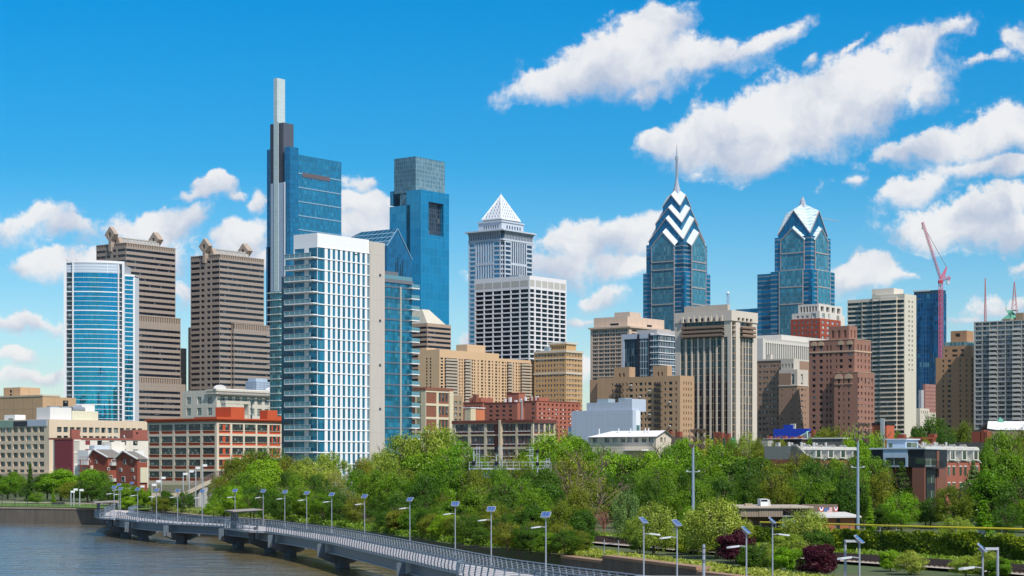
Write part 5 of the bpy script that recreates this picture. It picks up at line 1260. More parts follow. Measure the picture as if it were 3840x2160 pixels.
# ---- dark blue tower under construction
b = Bld('stepped_glass_tower', 'dark blue glass tower with jagged stepped balconies behind the pink crane', 3530, 1500, 11, 'tower')
DB = glass('glass_navy', (.008, .075, .19), 2.6, 3.6, .9, .03, (.08, .22, .34), .05, .4, (.03, .10, .19), .35, wob=.02); DTOP = glass('glass_navy_top', (.012, .035, .07), 2.6, 3.6, .5, 0, rough=.1, frame=(.05, .07, .1), fw=.4)
WL, SL = b.ly(3424), b.lx(3549); z1 = b.z(1100)
b.block('glass_wall', DB, 0, SL, 0, WL, 0, z1, roof=M_ROOF); b.block('top_screen', DTOP, .3, SL - .4, .3, WL - .6, z1, b.z(1086), roof=M_ROOF)
b.mb('top_frame', plain('pale_frame', (.6, .62, .62))).box(0, 6, WL - 14, WL, b.z(1089), b.z(1084))
m = b.mb('projecting_bay', DB); m.box(-2.5, 0, b.ly(3475), b.ly(3455), 0, b.z(1180)); m.box(-4.5, -2.5, b.ly(3470), b.ly(3458), 0, b.z(1260)); m.box(-1.5, 0, b.ly(3525), b.ly(3505), 0, b.z(1130))
sl_ = b.mb('balcony', plain('pale_slab', (.6, .62, .62)))
for i in range(38): z = b.z(1108 + i * 13); sl_.box(SL, SL + 1.5 + (i * 7 % 4) * .5, 0, 10, z, z + .5); 
b.finish()

# ---- tower crane
b = Bld('tower_crane', 'pink luffing tower crane beside the dark blue glass tower', 3528, 1480, 11, 'crane')
b.root.rotation_euler = (0, 0, 0); k = 1480 / F
PK = plain('crane_pink', (.60, .14, .22), .5)
def lattice(m, a, c, w, n, r=.22):
    a = Vector(a); c = Vector(c); d = (c - a); dn = d.normalized(); p = dn.orthogonal().normalized(); q = dn.cross(p)
    p, q = (p + q).normalized() * w / 2, (p - q).normalized() * w / 2
    cs = [p, q, -p, -q]
    for o in cs: m.bar(a + o, c + o, r * 2, r * 2)
    for i in range(n):
        t0, t1 = a + d * (i / n), a + d * ((i + 1) / n)
        for j in range(4): m.bar(t0 + cs[j], t1 + cs[(j + 1) % 4], r, r)
def cz(py): return CAMZ - (py - HZ) * k - 11
def cxp(px): return (px - 3528) * k
m = b.mb('mast', PK); lattice(m, (0, 0, 0), (0, 0, cz(1062)), 3.2, 40, .17)
m = b.mb('jib', PK); lattice(m, (cxp(3527), 0, cz(1045)), (cxp(3459), 0, cz(833)), 2.0, 22, .13)
m = b.mb('counter_jib', PK); lattice(m, (cxp(3520), 0, cz(1052)), (cxp(3563), 0, cz(1040)), 2.2, 6, .18); m.bar((cxp(3563), 0, cz(1040)), (cxp(3556), 0, cz(1058)), .8, .8)
m = b.mb('a_frame', PK); m.bar((cxp(3527), 0, cz(1042)), (cxp(3550), 0, cz(1002)), 1., 1.); m.bar((cxp(3540), 0, cz(1040)), (cxp(3550), 0, cz(1002)), .8, .8); m.bar((cxp(3530), 0, cz(1050)), (cxp(3547), 0, cz(1005)), .5, .5)
b.mb('cable', plain('cable_grey', (.2, .2, .22))).bar((cxp(3550), 0, cz(1002)), (cxp(3476), 0, cz(870)), .35, .35)
b.mb('counterweight', plain('pale_slab', (.6, .62, .62))).box(cxp(3551), cxp(3559), -1.5, 1.5, cz(1066), cz(1054)); b.mb('cab', plain('crane_red', (.45, .03, .05))).box(cxp(3519), cxp(3535), -2, 2, cz(1062), cz(1052))
b.mb('hook', plain('cable_grey', (.2, .2, .22))).box(cxp(3457) , cxp(3459), -.4, .4, cz(862), cz(850)); b.parts['hook'].bar((cxp(3459), 0, cz(835)), (cxp(3458), 0, cz(852)), .25, .25)
b.finish()

# ---- small brick blocks between
b = Bld('brick_tower_block', 'pinkish brick block with small windows squeezed behind the tan brick tower, right', 3470, 1300, 9)
PK2 = wall('pink_brick', (.34, .17, .14)); b.block('wall', PK2, 0, b.lx(3520), 0, b.ly(3460), 0, b.z(1440), W=even(2, b.ly(3460), .3, .5), S=even(6, b.lx(3520), .35, 1), rows=[(b.z(1450 + i * 14 + 5), b.z(1450 + i * 14)) for i in range(9)][::-1], gm=g_apt)
b.mb('pier', wall('grey_column', (.4, .4, .42))).box(-4, -.1, 1, 3, 0, b.z(1463)); b.finish()
b = Bld('cream_villa', 'small cream building with dormers below the pinkish brick block, right', 3450, 1100, 8)
b.block('wall', wall('cream_villa_wall', (.60, .54, .45)), 0, b.lx(3485), 0, 10, 0, b.z(1531), S=even(4, b.lx(3485), .4, 1), rows=[(b.z(1550), b.z(1540))], gm=g_dark, roof=M_ROOFW); b.block('wall', wall('cream_villa_wall', (.60, .54, .45)), b.lx(3485), b.lx(3516), 1, 10, 0, b.z(1545), roof=M_ROOFW); b.finish()

# ---- tan brown brick tower
b = Bld('brick_tower_block', 'tan brick tower block with stepped penthouses left of the grey balcony slab', 3641, 930, 8)
TT = wall('toffee_brick', (.43, .245, .135), var=.06, panel=(1.4, 40, .08), line=.92)
WL, SL = b.ly(3509), b.lx(3652); st = 17.
rw = [(b.z(1346 + i * 19 + 9), b.z(1346 + i * 19)) for i in range(17)]; rw = [r for r in rw if r[0] > 2][::-1]
b.block('wall', TT, 0, SL, 0, WL, 0, b.z(1337), W=[(b.ly(p + w), b.ly(p)) for p, w in ((3534, 6), (3554, 12), (3598, 6), (3622, 5))], S=even(1, SL, .6, .3), rows=rw, gm=g_apt, par=.5)
s_ = 2.; b.block('setback', TT, s_, 12, 2, b.ly(3535, s_), b.z(1337) - .5, b.z(1294), W=[(b.ly(3552, s_), b.ly(3544, s_)), (b.ly(3590, s_), b.ly(3570, s_)), (b.ly(3614, s_), b.ly(3602, s_))], rows=[(b.z(1334), b.z(1326)), (b.z(1316), b.z(1307))], gm=g_apt)
b.block('sun_room', glass('glass_sunroom', (.10, .20, .22), 2, 3, .6, .2, (.2, .3, .3), .1, 0, (.35, .4, .42), .25), s_, 12, 2, b.ly(3537, s_), b.z(1294), b.z(1279))
s_ = 4.; b.block('roof_tower', TT, s_, 12, 4, b.ly(3565, s_), b.z(1279), b.z(1236), W=[(b.ly(3600, s_), b.ly(3582, s_))], rows=[(b.z(1259), b.z(1246))], gm=plain('dark_brown', (.07, .05, .04)), par=.4)
b.finish()

# ---- grey balcony slab far right
b = Bld('balcony_slab', 'grey concrete apartment slab with white balconies at the right edge', 3900, 900, 8)
GC = wall('grey_concrete', (.40, .40, .38), var=.06); gq = glass('glass_grey_flats', (.10, .13, .16), 1.3, 1.9, 1.2, .3, (.3, .33, .36), .1, 0, (.32, .32, .31), .15)
WL, SL = b.ly(3652), 14.; zt = b.z(1203, 0, 20)
edges = [3656, 3683, 3711, 3740, 3770, 3798, 3830, 3860, 3890]
cW = [(b.ly(edges[i + 1] - 1.5), b.ly(edges[i] + 1.5)) for i in range(8)]
st = 17.55; rw = [(b.z(1223 + i * st + 12, 0, 20), b.z(1223 + i * st, 0, 20)) for i in range(22)]; rw = [(b.z(1217, 0, 20), b.z(1207, 0, 20))] + rw; rw = [r for r in rw if r[0] > 2][::-1]
b.block('wall', GC, 0, SL, 0, WL, 0, zt, W=cW, rows=rw, gm=gq, dep=.9)
for c in (2, 5):
    for i in range(21):
        z = b.z(1240 + i * st, 0, 20); m = MB(plain('pale_balcony', (.55, .53, .49))); m.box(-1.2, .05, cW[c][0], cW[c][1], z - .2, z); m.box(-1.2, -1.08, cW[c][0], cW[c][1], z, z + .95); b.extra.append(('balcony', m))
b.finish()

# ---- masts and green copper roof behind it
def mast(label, px, d, y0, y1, w, n):
    b = Bld('radio_mast', label, px, d, 8, 'mast'); b.root.rotation_euler = (0, 0, 0)
    z1 = b.z(y0); zb = b.z(y1)
    m = MB(plain('mast_red', (.55, .22, .22))); m.v = []
    a = w / 2
    for sx, sy in ((-1, -1), (1, -1), (1, 1), (-1, 1)): m.bar((sx * a, sy * a, 0), (sx * .15, sy * .15, z1), .3, .3)
    for i in range(n):
        z = zb * .9 + (z1 - zb * .9) * i / n; q = a * (1 - z / z1) + .15; q2 = a * (1 - (z + (z1 - zb) / n) / z1) + .15
        m.bar((-q, -q, z), (q2, -q2, z + (z1 - zb) / n), .22, .22); m.bar((q, -q, z), (-q2, -q2, z + (z1 - zb) / n), .22, .22)
    b.extra.append(('lattice', m)); b.finish()
mast('thin red and white radio mast left of the green copper roof', 3695, 1500, 1043, 1205, 5, 16)
mast('wider lattice radio mast above the green copper roof, far right', 3804, 1500, 1056, 1165, 22, 9)
b = Bld('copper_roof_building', 'brown building with green copper hipped roof behind the grey balcony slab', 3790, 1150, 9)
WL = b.ly(3757); SL = b.lx(3838); z0 = b.z(1195)
b.block('wall', wall('old_brown_stone', (.36, .26, .17)), 0, SL, 0, WL, 0, z0, W=even(3, WL, .4, 1), S=even(3, SL, .4, 1), rows=[(b.z(1205), b.z(1198))], gm=g_dark)
m = b.mb('copper_roof', wall('verdigris', (.12, .34, .25), panel=(1, 60, .12))); z1 = b.z(1160); q = 5
m.quad((0, 0, z0), (SL, 0, z0), (SL - q, q, z1), (q, q, z1)); m.quad((0, WL, z0), (0, 0, z0), (q, q, z1), (q, WL - q, z1)); m.quad((q, q, z1), (SL - q, q, z1), (SL - q, WL - q, z1), (q, WL - q, z1)); m.tube((q, q, z1), (q, q, z1 + 3), .3, .05)
b.block('stone_tower', wall('old_brown_stone', (.36, .26, .17)), 5, 12, -6, -1, 0, b.z(1172), roof=M_ROOF); b.finish()
# low antenna on the white grid tower side
b = Bld('radio_mast', 'small blue and white radio mast right of the needle spired skyscraper', 2730, 1300, 9, 'mast'); b.root.rotation_euler = (0, 0, 0)
m = MB(plain('mast_blue', (.35, .45, .62))); lattice(m, (0, 0, b.z(1190)), (0, 0, b.z(1100)), 2., 12, .12); b.extra.append(('lattice', m)); m = MB(plain('white_metal', (.75, .75, .74))); m.tube((0, 0, b.z(1100)), (0, 0, b.z(1094)), 1.1, .7, 8); b.extra.append(('radome', m)); b.finish()
# ============================================================ LAND AND WATER
SHORE = [(140,-900),(90,-300),(60,50),(45,110),(33,145),(27,165),(17.8,189),(8,219),(3,233),(-7,253),(-20,295),(-33,335),(-47,367),(-64,397),(-80,436),(-99,457),(-123,467),(-160,486),(-320,600),(-1300,1700)]
IN = Vector((.75, .66)).normalized()
def gz(x, y):
    """height of the land"""
    best = 1e9
    for (ax, ay), (bx_, by_) in zip(SHORE, SHORE[1:]):
        dx_, dy_ = bx_ - ax, by_ - ay; t = max(0, min(1, ((x - ax) * dx_ + (y - ay) * dy_) / (dx_ * dx_ + dy_ * dy_)))
        best = min(best, math.hypot(x - ax - t * dx_, y - ay - t * dy_))
    return 4.3 + min(best, 40) * .012 + max(0, min(best - 60, 500)) * .007
def land_mesh():
    pts = []
    for (a, c) in zip(SHORE, SHORE[1:]):
        n = max(1, int(math.hypot(c[0] - a[0], c[1] - a[1]) / 12)) if abs(a[1]) < 600 else 6
        pts += [(a[0] + (c[0] - a[0]) * i / n, a[1] + (c[1] - a[1]) * i / n) for i in range(n)]
    pts.append(SHORE[-1])
    offs = [0, 0, 4, 12, 25, 45, 70, 110, 180, 300, 500, 900, 2000, 5000, 24000]
    m = MB(None); nr = len(offs)
    for (x, y) in pts:
        for j, o in enumerate(offs):
            X, Y = x + IN.x * o, y + IN.y * o
            m.v.append((X, Y, -1.5 if j == 0 else gz(X, Y)))
    for i in range(len(pts) - 1):
        for j in range(nr - 1): a = i * nr + j; m.f.append((a, a + 1, a + nr + 1, a + nr))
    return m
gm, t, bs = new_mat('ground_cover')
co = t.node('ShaderNodeTexCoord').outputs['Object']
n1 = t.noise(co, .05, 5, .6); n2 = t.noise(co, .6, 5, .7)
c = t.mix(t.ss(n1, .42, .6), (.055, .085, .022, 1), (.10, .085, .05, 1)); c = t.mix(t.ss(n2, .35, .75), c, (.085, .12, .03, 1)); t.l.new(c, bs.inputs['Base Color']); bs.inputs['Roughness'].default_value = .95
structure(obj('ground', land_mesh(), mat=gm))
wm_, t, bs = new_mat('river_water')
co = t.node('ShaderNodeTexCoord').outputs['Object']
sc1 = t.node('ShaderNodeMapping'); t.l.new(co, sc1.inputs['Vector']); sc1.inputs['Rotation'].default_value = (0, 0, R(20)); sc1.inputs['Scale'].default_value = (1, 1, 1)
wv1 = t.noise(sc1.outputs[0], .9, 4, .62); wv2_ = t.noise(sc1.outputs[0], .19, 5, .65); wv3_ = t.noise(sc1.outputs[0], .035, 3, .6)
hgt = t.m('ADD', t.m('MULTIPLY', wv1, .30), t.m('ADD', t.m('MULTIPLY', wv2_, 1.9), t.m('MULTIPLY', wv3_, 1.5)))
bp = t.node('ShaderNodeBump'); t.l.new(hgt, bp.inputs['Height']); bp.inputs['Strength'].default_value = 1.0; bp.inputs['Distance'].default_value = .22
t.l.new(bp.outputs[0], bs.inputs['Normal'])
# mud olive by the bank; farther out sky reflection is put into the blue
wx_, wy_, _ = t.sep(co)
bank_side = t.m('ADD', t.m('ADD', t.m('MULTIPLY', wx_, .0165), t.m('MULTIPLY', wy_, .0052)), t.m('MULTIPLY', t.m('SUBTRACT', t.noise(co, .02, 4, .6, 1.), .5), 1.2))
mud_sky_mix = t.ss(bank_side, .05, 1.15); rip = t.noise(sc1.outputs[0], .13, 5, .7)
wc = t.mix(mud_sky_mix, (.085, .125, .170, 1), (.22, .165, .055, 1)); rf_ = t.m('ADD', .65, t.m('MULTIPLY', rip, .7))  # light and dark of the ripples also put into the base colour
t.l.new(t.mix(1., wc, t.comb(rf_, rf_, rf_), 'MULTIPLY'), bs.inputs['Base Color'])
bs.inputs['Roughness'].default_value = .07; bs.inputs['IOR'].default_value = 1.55; bs.inputs['Specular IOR Level'].default_value = .5
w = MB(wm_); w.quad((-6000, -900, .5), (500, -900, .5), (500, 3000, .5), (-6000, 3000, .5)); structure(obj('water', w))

def strip(name, pts, wid, z, mat, kind='structure'):
    """a ribbon along pts lying z above the land"""
    m = MB(mat); L = []
    for i, p in enumerate(pts):
        a = Vector(pts[max(0, i - 1)]); c = Vector(pts[min(len(pts) - 1, i + 1)]); d = (c - a).normalized(); n = Vector((-d.y, d.x)) * wid / 2; p = Vector(p)
        L.append((p + n, p - n))
    for (a, c), (d, e) in zip(L, L[1:]): m.quad(*[(v.x, v.y, gz(v.x, v.y) + z) for v in (c, e, d, a)])
    o = obj(name, m)
    if kind: o['kind'] = kind
    return o
def lerp_path(pts, step):
    r = []
    for (a, c) in zip(pts, pts[1:]):
        n = max(1, int(math.hypot(c[0] - a[0], c[1] - a[1]) / step)); r += [(a[0] + (c[0] - a[0]) * i / n, a[1] + (c[1] - a[1]) * i / n) for i in range(n)]
    return r + [pts[-1]]
def smooth(pts, step):
    """Catmull-Rom through pts"""
    r = []; P_ = [pts[0]] + list(pts) + [pts[-1]]
    for i in range(1, len(P_) - 2):
        p0, p1, p2, p3 = [Vector(p) for p in P_[i - 1:i + 3]]; n = max(2, int((p2 - p1).length / .4))
        for k in range(n):
            t_ = k / n; r.append(.5 * ((2 * p1) + (p2 - p0) * t_ + (2 * p0 - 5 * p1 + 4 * p2 - p3) * t_ ** 2 + (3 * p1 - p0 - 3 * p2 + p3) * t_ ** 3))
    r.append(Vector(pts[-1])); out = [r[0]]; acc = 0
    for a, c in zip(r, r[1:]):
        acc += (c - a).length
        if acc >= step: out.append(c); acc = 0
    return out
# lawn, path, rail ballast
LAWN = wall('lawn_grass', (.10, .17, .03), .95, .2, .4, 0)
strip('lawn', lerp_path([(-170, 505), (-123, 481), (-100, 470), (-84, 455), (-76, 442)], 8), 22, .22, LAWN)
PATHM = wall('pale_path', (.42, .36, .29), .9, .1)
strip('path', lerp_path([(-190, 540), (-140, 508), (-112, 492), (-92, 474), (-76, 462), (-60, 440)], 6), 4.2, .28, PATHM)
strip('path', lerp_path([(-108, 500), (-92, 486), (-75, 478), (-50, 470)], 6), 6, .31, PATHM)
TRK = [(62, 150), (46, 187), (36, 206), (22.5, 231), (11, 258), (-4, 300), (-22, 350), (-45, 400), (-60, 430)]
BAL = wall('grey_ballast', (.42, .37, .32), .95, .3, 6, 0)
strip('ballast', lerp_path(TRK, 5), 8.6, .32, BAL)

# ------------------------------------------------------------ river walls
def river_wall(label, pts, z1, mat, cap, steps=None, thick=1.2):
    r = empty('river_wall', (pts[0][0], pts[0][1], 0), 0, label, 'wall')
    m = MB(mat); c = MB(cap); ox, oy = pts[0]
    for i, (a, d) in enumerate(zip(pts, pts[1:])):
        z = z1[i] if isinstance(z1, (list, tuple)) else z1
        dv = (Vector(d) - Vector(a)).normalized(); n = Vector((dv.y, -dv.x)); 
        if n.dot(IN) < 0: n = -n
        A, D = Vector(a) - Vector(pts[0]), Vector(d) - Vector(pts[0])
        q = [A - n * .3, D - n * .3, D + n * thick, A + n * thick]
        m.prism([(p.x, p.y, -1) for p in q], (0, 0, z + 1 - .25 - .01 * i)); q = [A - n * .42, D - n * .42, D + n * thick, A + n * thick]
        c.prism([(p.x, p.y, z - .25 - .01 * i) for p in q], (0, 0, .3))
    obj('wall_face', m, r); obj('coping', c, r); return r
DW = wall('dark_stained_concrete', (.125, .105, .085), .9, .35, .5, .5); CAPW = wall('worn_coping', (.33, .27, .20), .9, .3, 1)
river_wall('dark stained concrete river wall below the lawn, far left', [(-160, 486), (-123, 467), (-99, 457), (-80, 436), (-64, 397), (-47, 367)], 4.35, DW, CAPW)
river_wall('stepped stained concrete retaining wall below the railway, bottom centre right', [(6, 223), (10.2, 211.5), (18.3, 187.5), (27.5, 163.5), (34, 143.5), (46, 109)], [4.3, 4.9, 4.5, 4.2, 4.2], DW, wall('rusty_coping', (.30, .19, .12), .9, .3, 1))

# ------------------------------------------------------------ railway track
tr = empty('railway_track', (0, 0, 0), 0, 'two pairs of rusty rails on pale ballast beside the river bank, bottom centre right', 'railway')
rail = plain('rusty_rail', (.10, .06, .045), .5); slp = plain('grey_sleeper', (.17, .13, .10), .9)
pth = lerp_path(TRK, 4)
for off in (-2.7, -1.25, 1.25, 2.7):
    m = MB(rail); pv = []
    for i, p in enumerate(pth):
        a = Vector(pth[max(0, i - 1)]); c = Vector(pth[min(len(pth) - 1, i + 1)]); d = (c - a).normalized(); n = Vector((-d.y, d.x)); q = Vector(p) + n * off; pv.append((q.x, q.y, gz(q.x, q.y) + .50))
    for a, c in zip(pv, pv[1:]): m.bar(a, c, .14, .22)
    obj('rail', m, tr)
sm = MB(slp); fine_p = lerp_path(TRK, .75)
for i in range(1, len(fine_p) - 1):
    p = Vector(fine_p[i]); d = (Vector(fine_p[i + 1]) - Vector(fine_p[i - 1])).normalized(); n = Vector((-d.y, d.x)); z = gz(p.x, p.y) + .30
    for o in (-1.98, 1.98): a = p + n * (o - 1.2); c = p + n * (o + 1.2); sm.bar((a.x, a.y, z), (c.x, c.y, z), .24, .16)
stuff(obj('sleepers', sm, tr))

# ============================================================ BOARDWALK
DZ = 4.25
CL = [(-93,476),(-89.5,446),(-84.5,412),(-77.5,386),(-69,366),(-61,351),(-54.5,343),(-48,334),(-42,322),(-36,305),(-30,289),(-23.5,268),(-15.5,239),(-8.5,213),(-3.3,194),(2.2,179),(9,163),(18,143),(27,122),(38,95)]
cl = smooth(CL, 1.35)
HALF = 2.5
def nrm(i):
    d = (cl[min(len(cl) - 1, i + 1)] - cl[max(0, i - 1)]).normalized(); return Vector((d.y, -d.x))   # toward the river side? fixed below
# river side is the left/near side as seen from the bridge
def side_pt(i, s):
    n = nrm(i); 
    if n.x > 0: n = -n
    p = cl[i]
    extra = 0
    if s > 0:                                             # river side bulges out at the two shelters and an overlook
        for c0, w_, e in BULGE:
            dd = abs(i - c0); extra = max(extra, e * max(0, min(1, (w_ - dd) / 2.5)))
    return p + n * (s * (HALF + extra))
def idx(pt): return min(range(len(cl)), key=lambda i: (cl[i] - Vector(pt)).length)
I1, I2, I3 = idx((-79, 390)), idx((-40.5, 318)), idx((1.0, 182))
BULGE = [(I1, 7, 2.4), (I2, 8, 2.6), (I3, 6, 2.0)]
bw_ = empty('boardwalk', (cl[0].x, cl[0].y, 0), 0, 'curving grey concrete boardwalk with blue grey railings over the river', 'boardwalk')
bw_.location = (0, 0, 0)
DK = None
dm, t, bs = new_mat('deck_boards'); co = t.node('ShaderNodeTexCoord').outputs['Object']
n1 = t.noise(co, .5, 4, .6); f = t.m('ADD', .85, t.m('MULTIPLY', n1, .3)); t.l.new(t.mix(1., (.50, .46, .45, 1), t.comb(f, f, f), 'MULTIPLY'), bs.inputs['Base Color']); bs.inputs['Roughness'].default_value = .8
m = MB(dm)
for i in range(len(cl) - 1):
    a, c, d, e = side_pt(i, 1), side_pt(i + 1, 1), side_pt(i + 1, -1), side_pt(i, -1)
    m.quad((a.x, a.y, DZ), (e.x, e.y, DZ), (d.x, d.y, DZ), (c.x, c.y, DZ))
obj('deck', m, bw_)
BG_ = wall('blue_grey_steel', (.115, .145, .18), .5, .08, .3, .1); PIERM = wall('pier_concrete', (.13, .135, .14), .8, .2, .5, .3)
EDG = plain('edge_beam_paint', (.36, .39, .42), .6)
for s, nm in ((1, 'river'), (-1, 'land')):
    m = MB(BG_); e_ = MB(EDG); f_ = MB(EDG)
    for i in range(len(cl) - 1):
        a, c = side_pt(i, s), side_pt(i + 1, s); 
        if (c - a).length < 1e-3: continue
        e_.bar((a.x, a.y, DZ - .12), (c.x, c.y, DZ - .12), .2, .32)
        n = nrm(i); n = -n if n.x > 0 else n; n2 = nrm(i + 1); n2 = -n2 if n2.x > 0 else n2
        ga, gc = cl[i] + n * s * 1.75, cl[i + 1] + n2 * s * 1.75
        m.bar((ga.x, ga.y, DZ - .95), (gc.x, gc.y, DZ - .95), .3, 1.3); f_.bar((ga.x, ga.y, DZ - 1.62), (gc.x, gc.y, DZ - 1.62), .7, .1)
    obj('girder', m, bw_); obj('girder_flange', f_, bw_); obj('edge_beam', e_, bw_)
m = MB(BG_)                                              # underside
for i in range(len(cl) - 1):
    a, c, d, e = side_pt(i, 1), side_pt(i + 1, 1), side_pt(i + 1, -1), side_pt(i, -1)
    m.quad((a.x, a.y, DZ - .3), (c.x, c.y, DZ - .3), (d.x, d.y, DZ - .3), (e.x, e.y, DZ - .3))
obj('soffit', m, bw_)
# piers with hammerhead caps
for px, yw in ((377, 1990), (474, 2012), (535, 2019), (683, 2041), (894, 2061), (1010, 2090), (1092, 2108), (1282, 2165), (1600, 2270), (2000, 2400), (2500, 2520)):
    k_ = (px - CXP) / F; i = min(range(len(cl)), key=lambda i: abs(cl[i].x / cl[i].y - k_)) if px > 560 else min(range(len(cl)), key=lambda i: abs(cl[i].x / cl[i].y - k_) * 400 + abs(cl[i].y - 15 * F / (yw - HZ)) * .05)
    p = cl[i]; n = nrm(i); n = -n if n.x > 0 else n; d = Vector((-n.y, n.x))
    m = MB(PIERM); m.tube((p.x, p.y, -2), (p.x, p.y, DZ - 2.3), 1.05, 1.05, 14); obj('pier', m, bw_)
    c_ = MB(PIERM); w0, w1 = 1.3, 3.3
    pts = [p - n * w1, p - n * w0, p + n * w0, p + n * w1]
    prof = [(-w1, DZ - 1.65), (-w1, DZ - 2.3), (-w0, DZ - 3.1), (w0, DZ - 3.1), (w1, DZ - 2.3), (w1, DZ - 1.65)]
    c_.prism([tuple((p + n * u - d * .8).to_3d() + Vector((0, 0, z))) for u, z in prof], tuple((d * 1.6).to_3d())); obj('pier_cap', c_, bw_)
    fc = MB(BG_); q = p + n * 3.0; fc.bar(tuple(q.to_3d() + Vector((0, 0, DZ - 2.3))), tuple(q.to_3d() + Vector((0, 0, DZ - .4))), .9, 1.2); obj('pier_fascia', fc, bw_)
# railings
RLM = plain('rail_paint', (.20, .25, .30), .45, .2); WIRE = plain('rail_wire', (.46, .50, .54), .4, .4)
posts = []
for s in (1, -1):
    top = MB(RLM); wires = MB(WIRE)
    for i in range(len(cl) - 1):
        a, c = side_pt(i, s), side_pt(i + 1, s)
        if (c - a).length < 1e-3: continue
        top.bar((a.x, a.y, DZ + 1.2), (c.x, c.y, DZ + 1.2), .16, .09)
        for k in range(6): z = DZ + .16 + k * .16; wires.bar((a.x, a.y, z), (c.x, c.y, z), .04, .045)
        posts.append((a.y, a, s, i))
        if s > 0 and (c - a).length > 1.9 and False: posts.append((a.y, (a + c) / 2, s, i))
    obj('top_rail', top, bw_); obj('rail_wires', wires, bw_)
posts.sort(key=lambda q: abs(q[0] - 195))
def post_mesh(m, a, s, i):
    n = nrm(i); n = -n if n.x > 0 else n; n = n * s
    b0 = a.to_3d()
    m.bar(tuple(b0 + Vector((0, 0, DZ - .25)) + (n * .06).to_3d()), tuple(b0 + Vector((0, 0, DZ + .35)) + (n * .16).to_3d()), .17, .09)
    m.bar(tuple(b0 + Vector((0, 0, DZ + .35)) + (n * .16).to_3d()), tuple(b0 + Vector((0, 0, DZ + 1.2))), .16, .09)
for q in posts[:100]:
    m = MB(RLM); post_mesh(m, q[1], q[2], q[3]); obj('railing_post', m, bw_)
m = MB(RLM)
for q in posts[100:]: post_mesh(m, q[1], q[2], q[3])
stuff(obj('railing_posts', m, bw_))

# shelters standing on it
def shelter(i0, label, span=4.6):
    a = side_pt(i0, 1); n = nrm(i0); n = -n if n.x > 0 else n; d = Vector((-n.y, n.x)); ang = math.atan2(d.y, d.x)
    c = a - n * 1.1
    r = empty('boardwalk_shelter', (c.x, c.y, DZ), ang, label, 'shelter', 'slatted shelters on the boardwalk')
    # local x along the walk, local y across
    m = MB(wall('slat_roof', (.34, .30, .28), panel=(.3, 60, .06), line=.6)); m.prism([(-span / 2 - .3, -2.0, 2.85), (span / 2 + 1.2, -2.0, 2.85), (span / 2 + 1.2, 2.9, 3.1), (-span / 2 - .3, 2.9, 3.1)], (0, 0, .14)); obj('roof', m, r)
    m = MB(BG_)
    for y in (-1.2, .4, 2.0): m.bar((-span / 2, y, 2.72), (span / 2 + .8, y, 2.78), .12, .2)
    obj('roof_beams', m, r)
    for k in range(4): m = MB(BG_); x = -span / 2 + .3 + k * (span - .8) / 3; m.bar((x, -.9, 0), (x, -.9, 2.75), .2, .24); obj('post', m, r)
    m = MB(BG_); m.box(-span / 2 + .3, span / 2 - .5, -.95, -.85, 1.85, 1.97); m.box(-span / 2 + .3, span / 2 - .5, -.3, .2, .42, .5); m.box(-span / 2 + .4, -span / 2 + .5, -.2, .1, 0, .42); m.box(span / 2 - .7, span / 2 - .6, -.2, .1, 0, .42); obj('bench', m, r)
shelter(I2 - 1, 'slatted boardwalk shelter nearer the camera, in front of the light green trees', 5.2)
shelter(I1, 'farther slatted boardwalk shelter near the left landing', 5.2)
# bench on the nearer overlook
a = side_pt(I2 + 4, 1); q = cl[I2 + 4]; n = (a - q).normalized(); c = q + n * 3.0
o = empty('bench', (c.x, c.y, DZ), math.atan2(n.x, -n.y) , 'small dark bench on the boardwalk just right of the nearer shelter', 'bench')
m = MB(plain('bench_dark', (.04, .04, .045))); m.box(-.9, .9, -.25, .25, .42, .48); obj('seat', m, o)
m = MB(plain('bench_dark', (.04, .04, .045))); m.box(-.9, .9, .22, .28, .5, .9); obj('backrest', m, o)
for x in (-.8, .8): m = MB(plain('bench_dark', (.04, .04, .045))); m.box(x - .04, x + .04, -.22, .22, 0, .42); obj('leg', m, o)

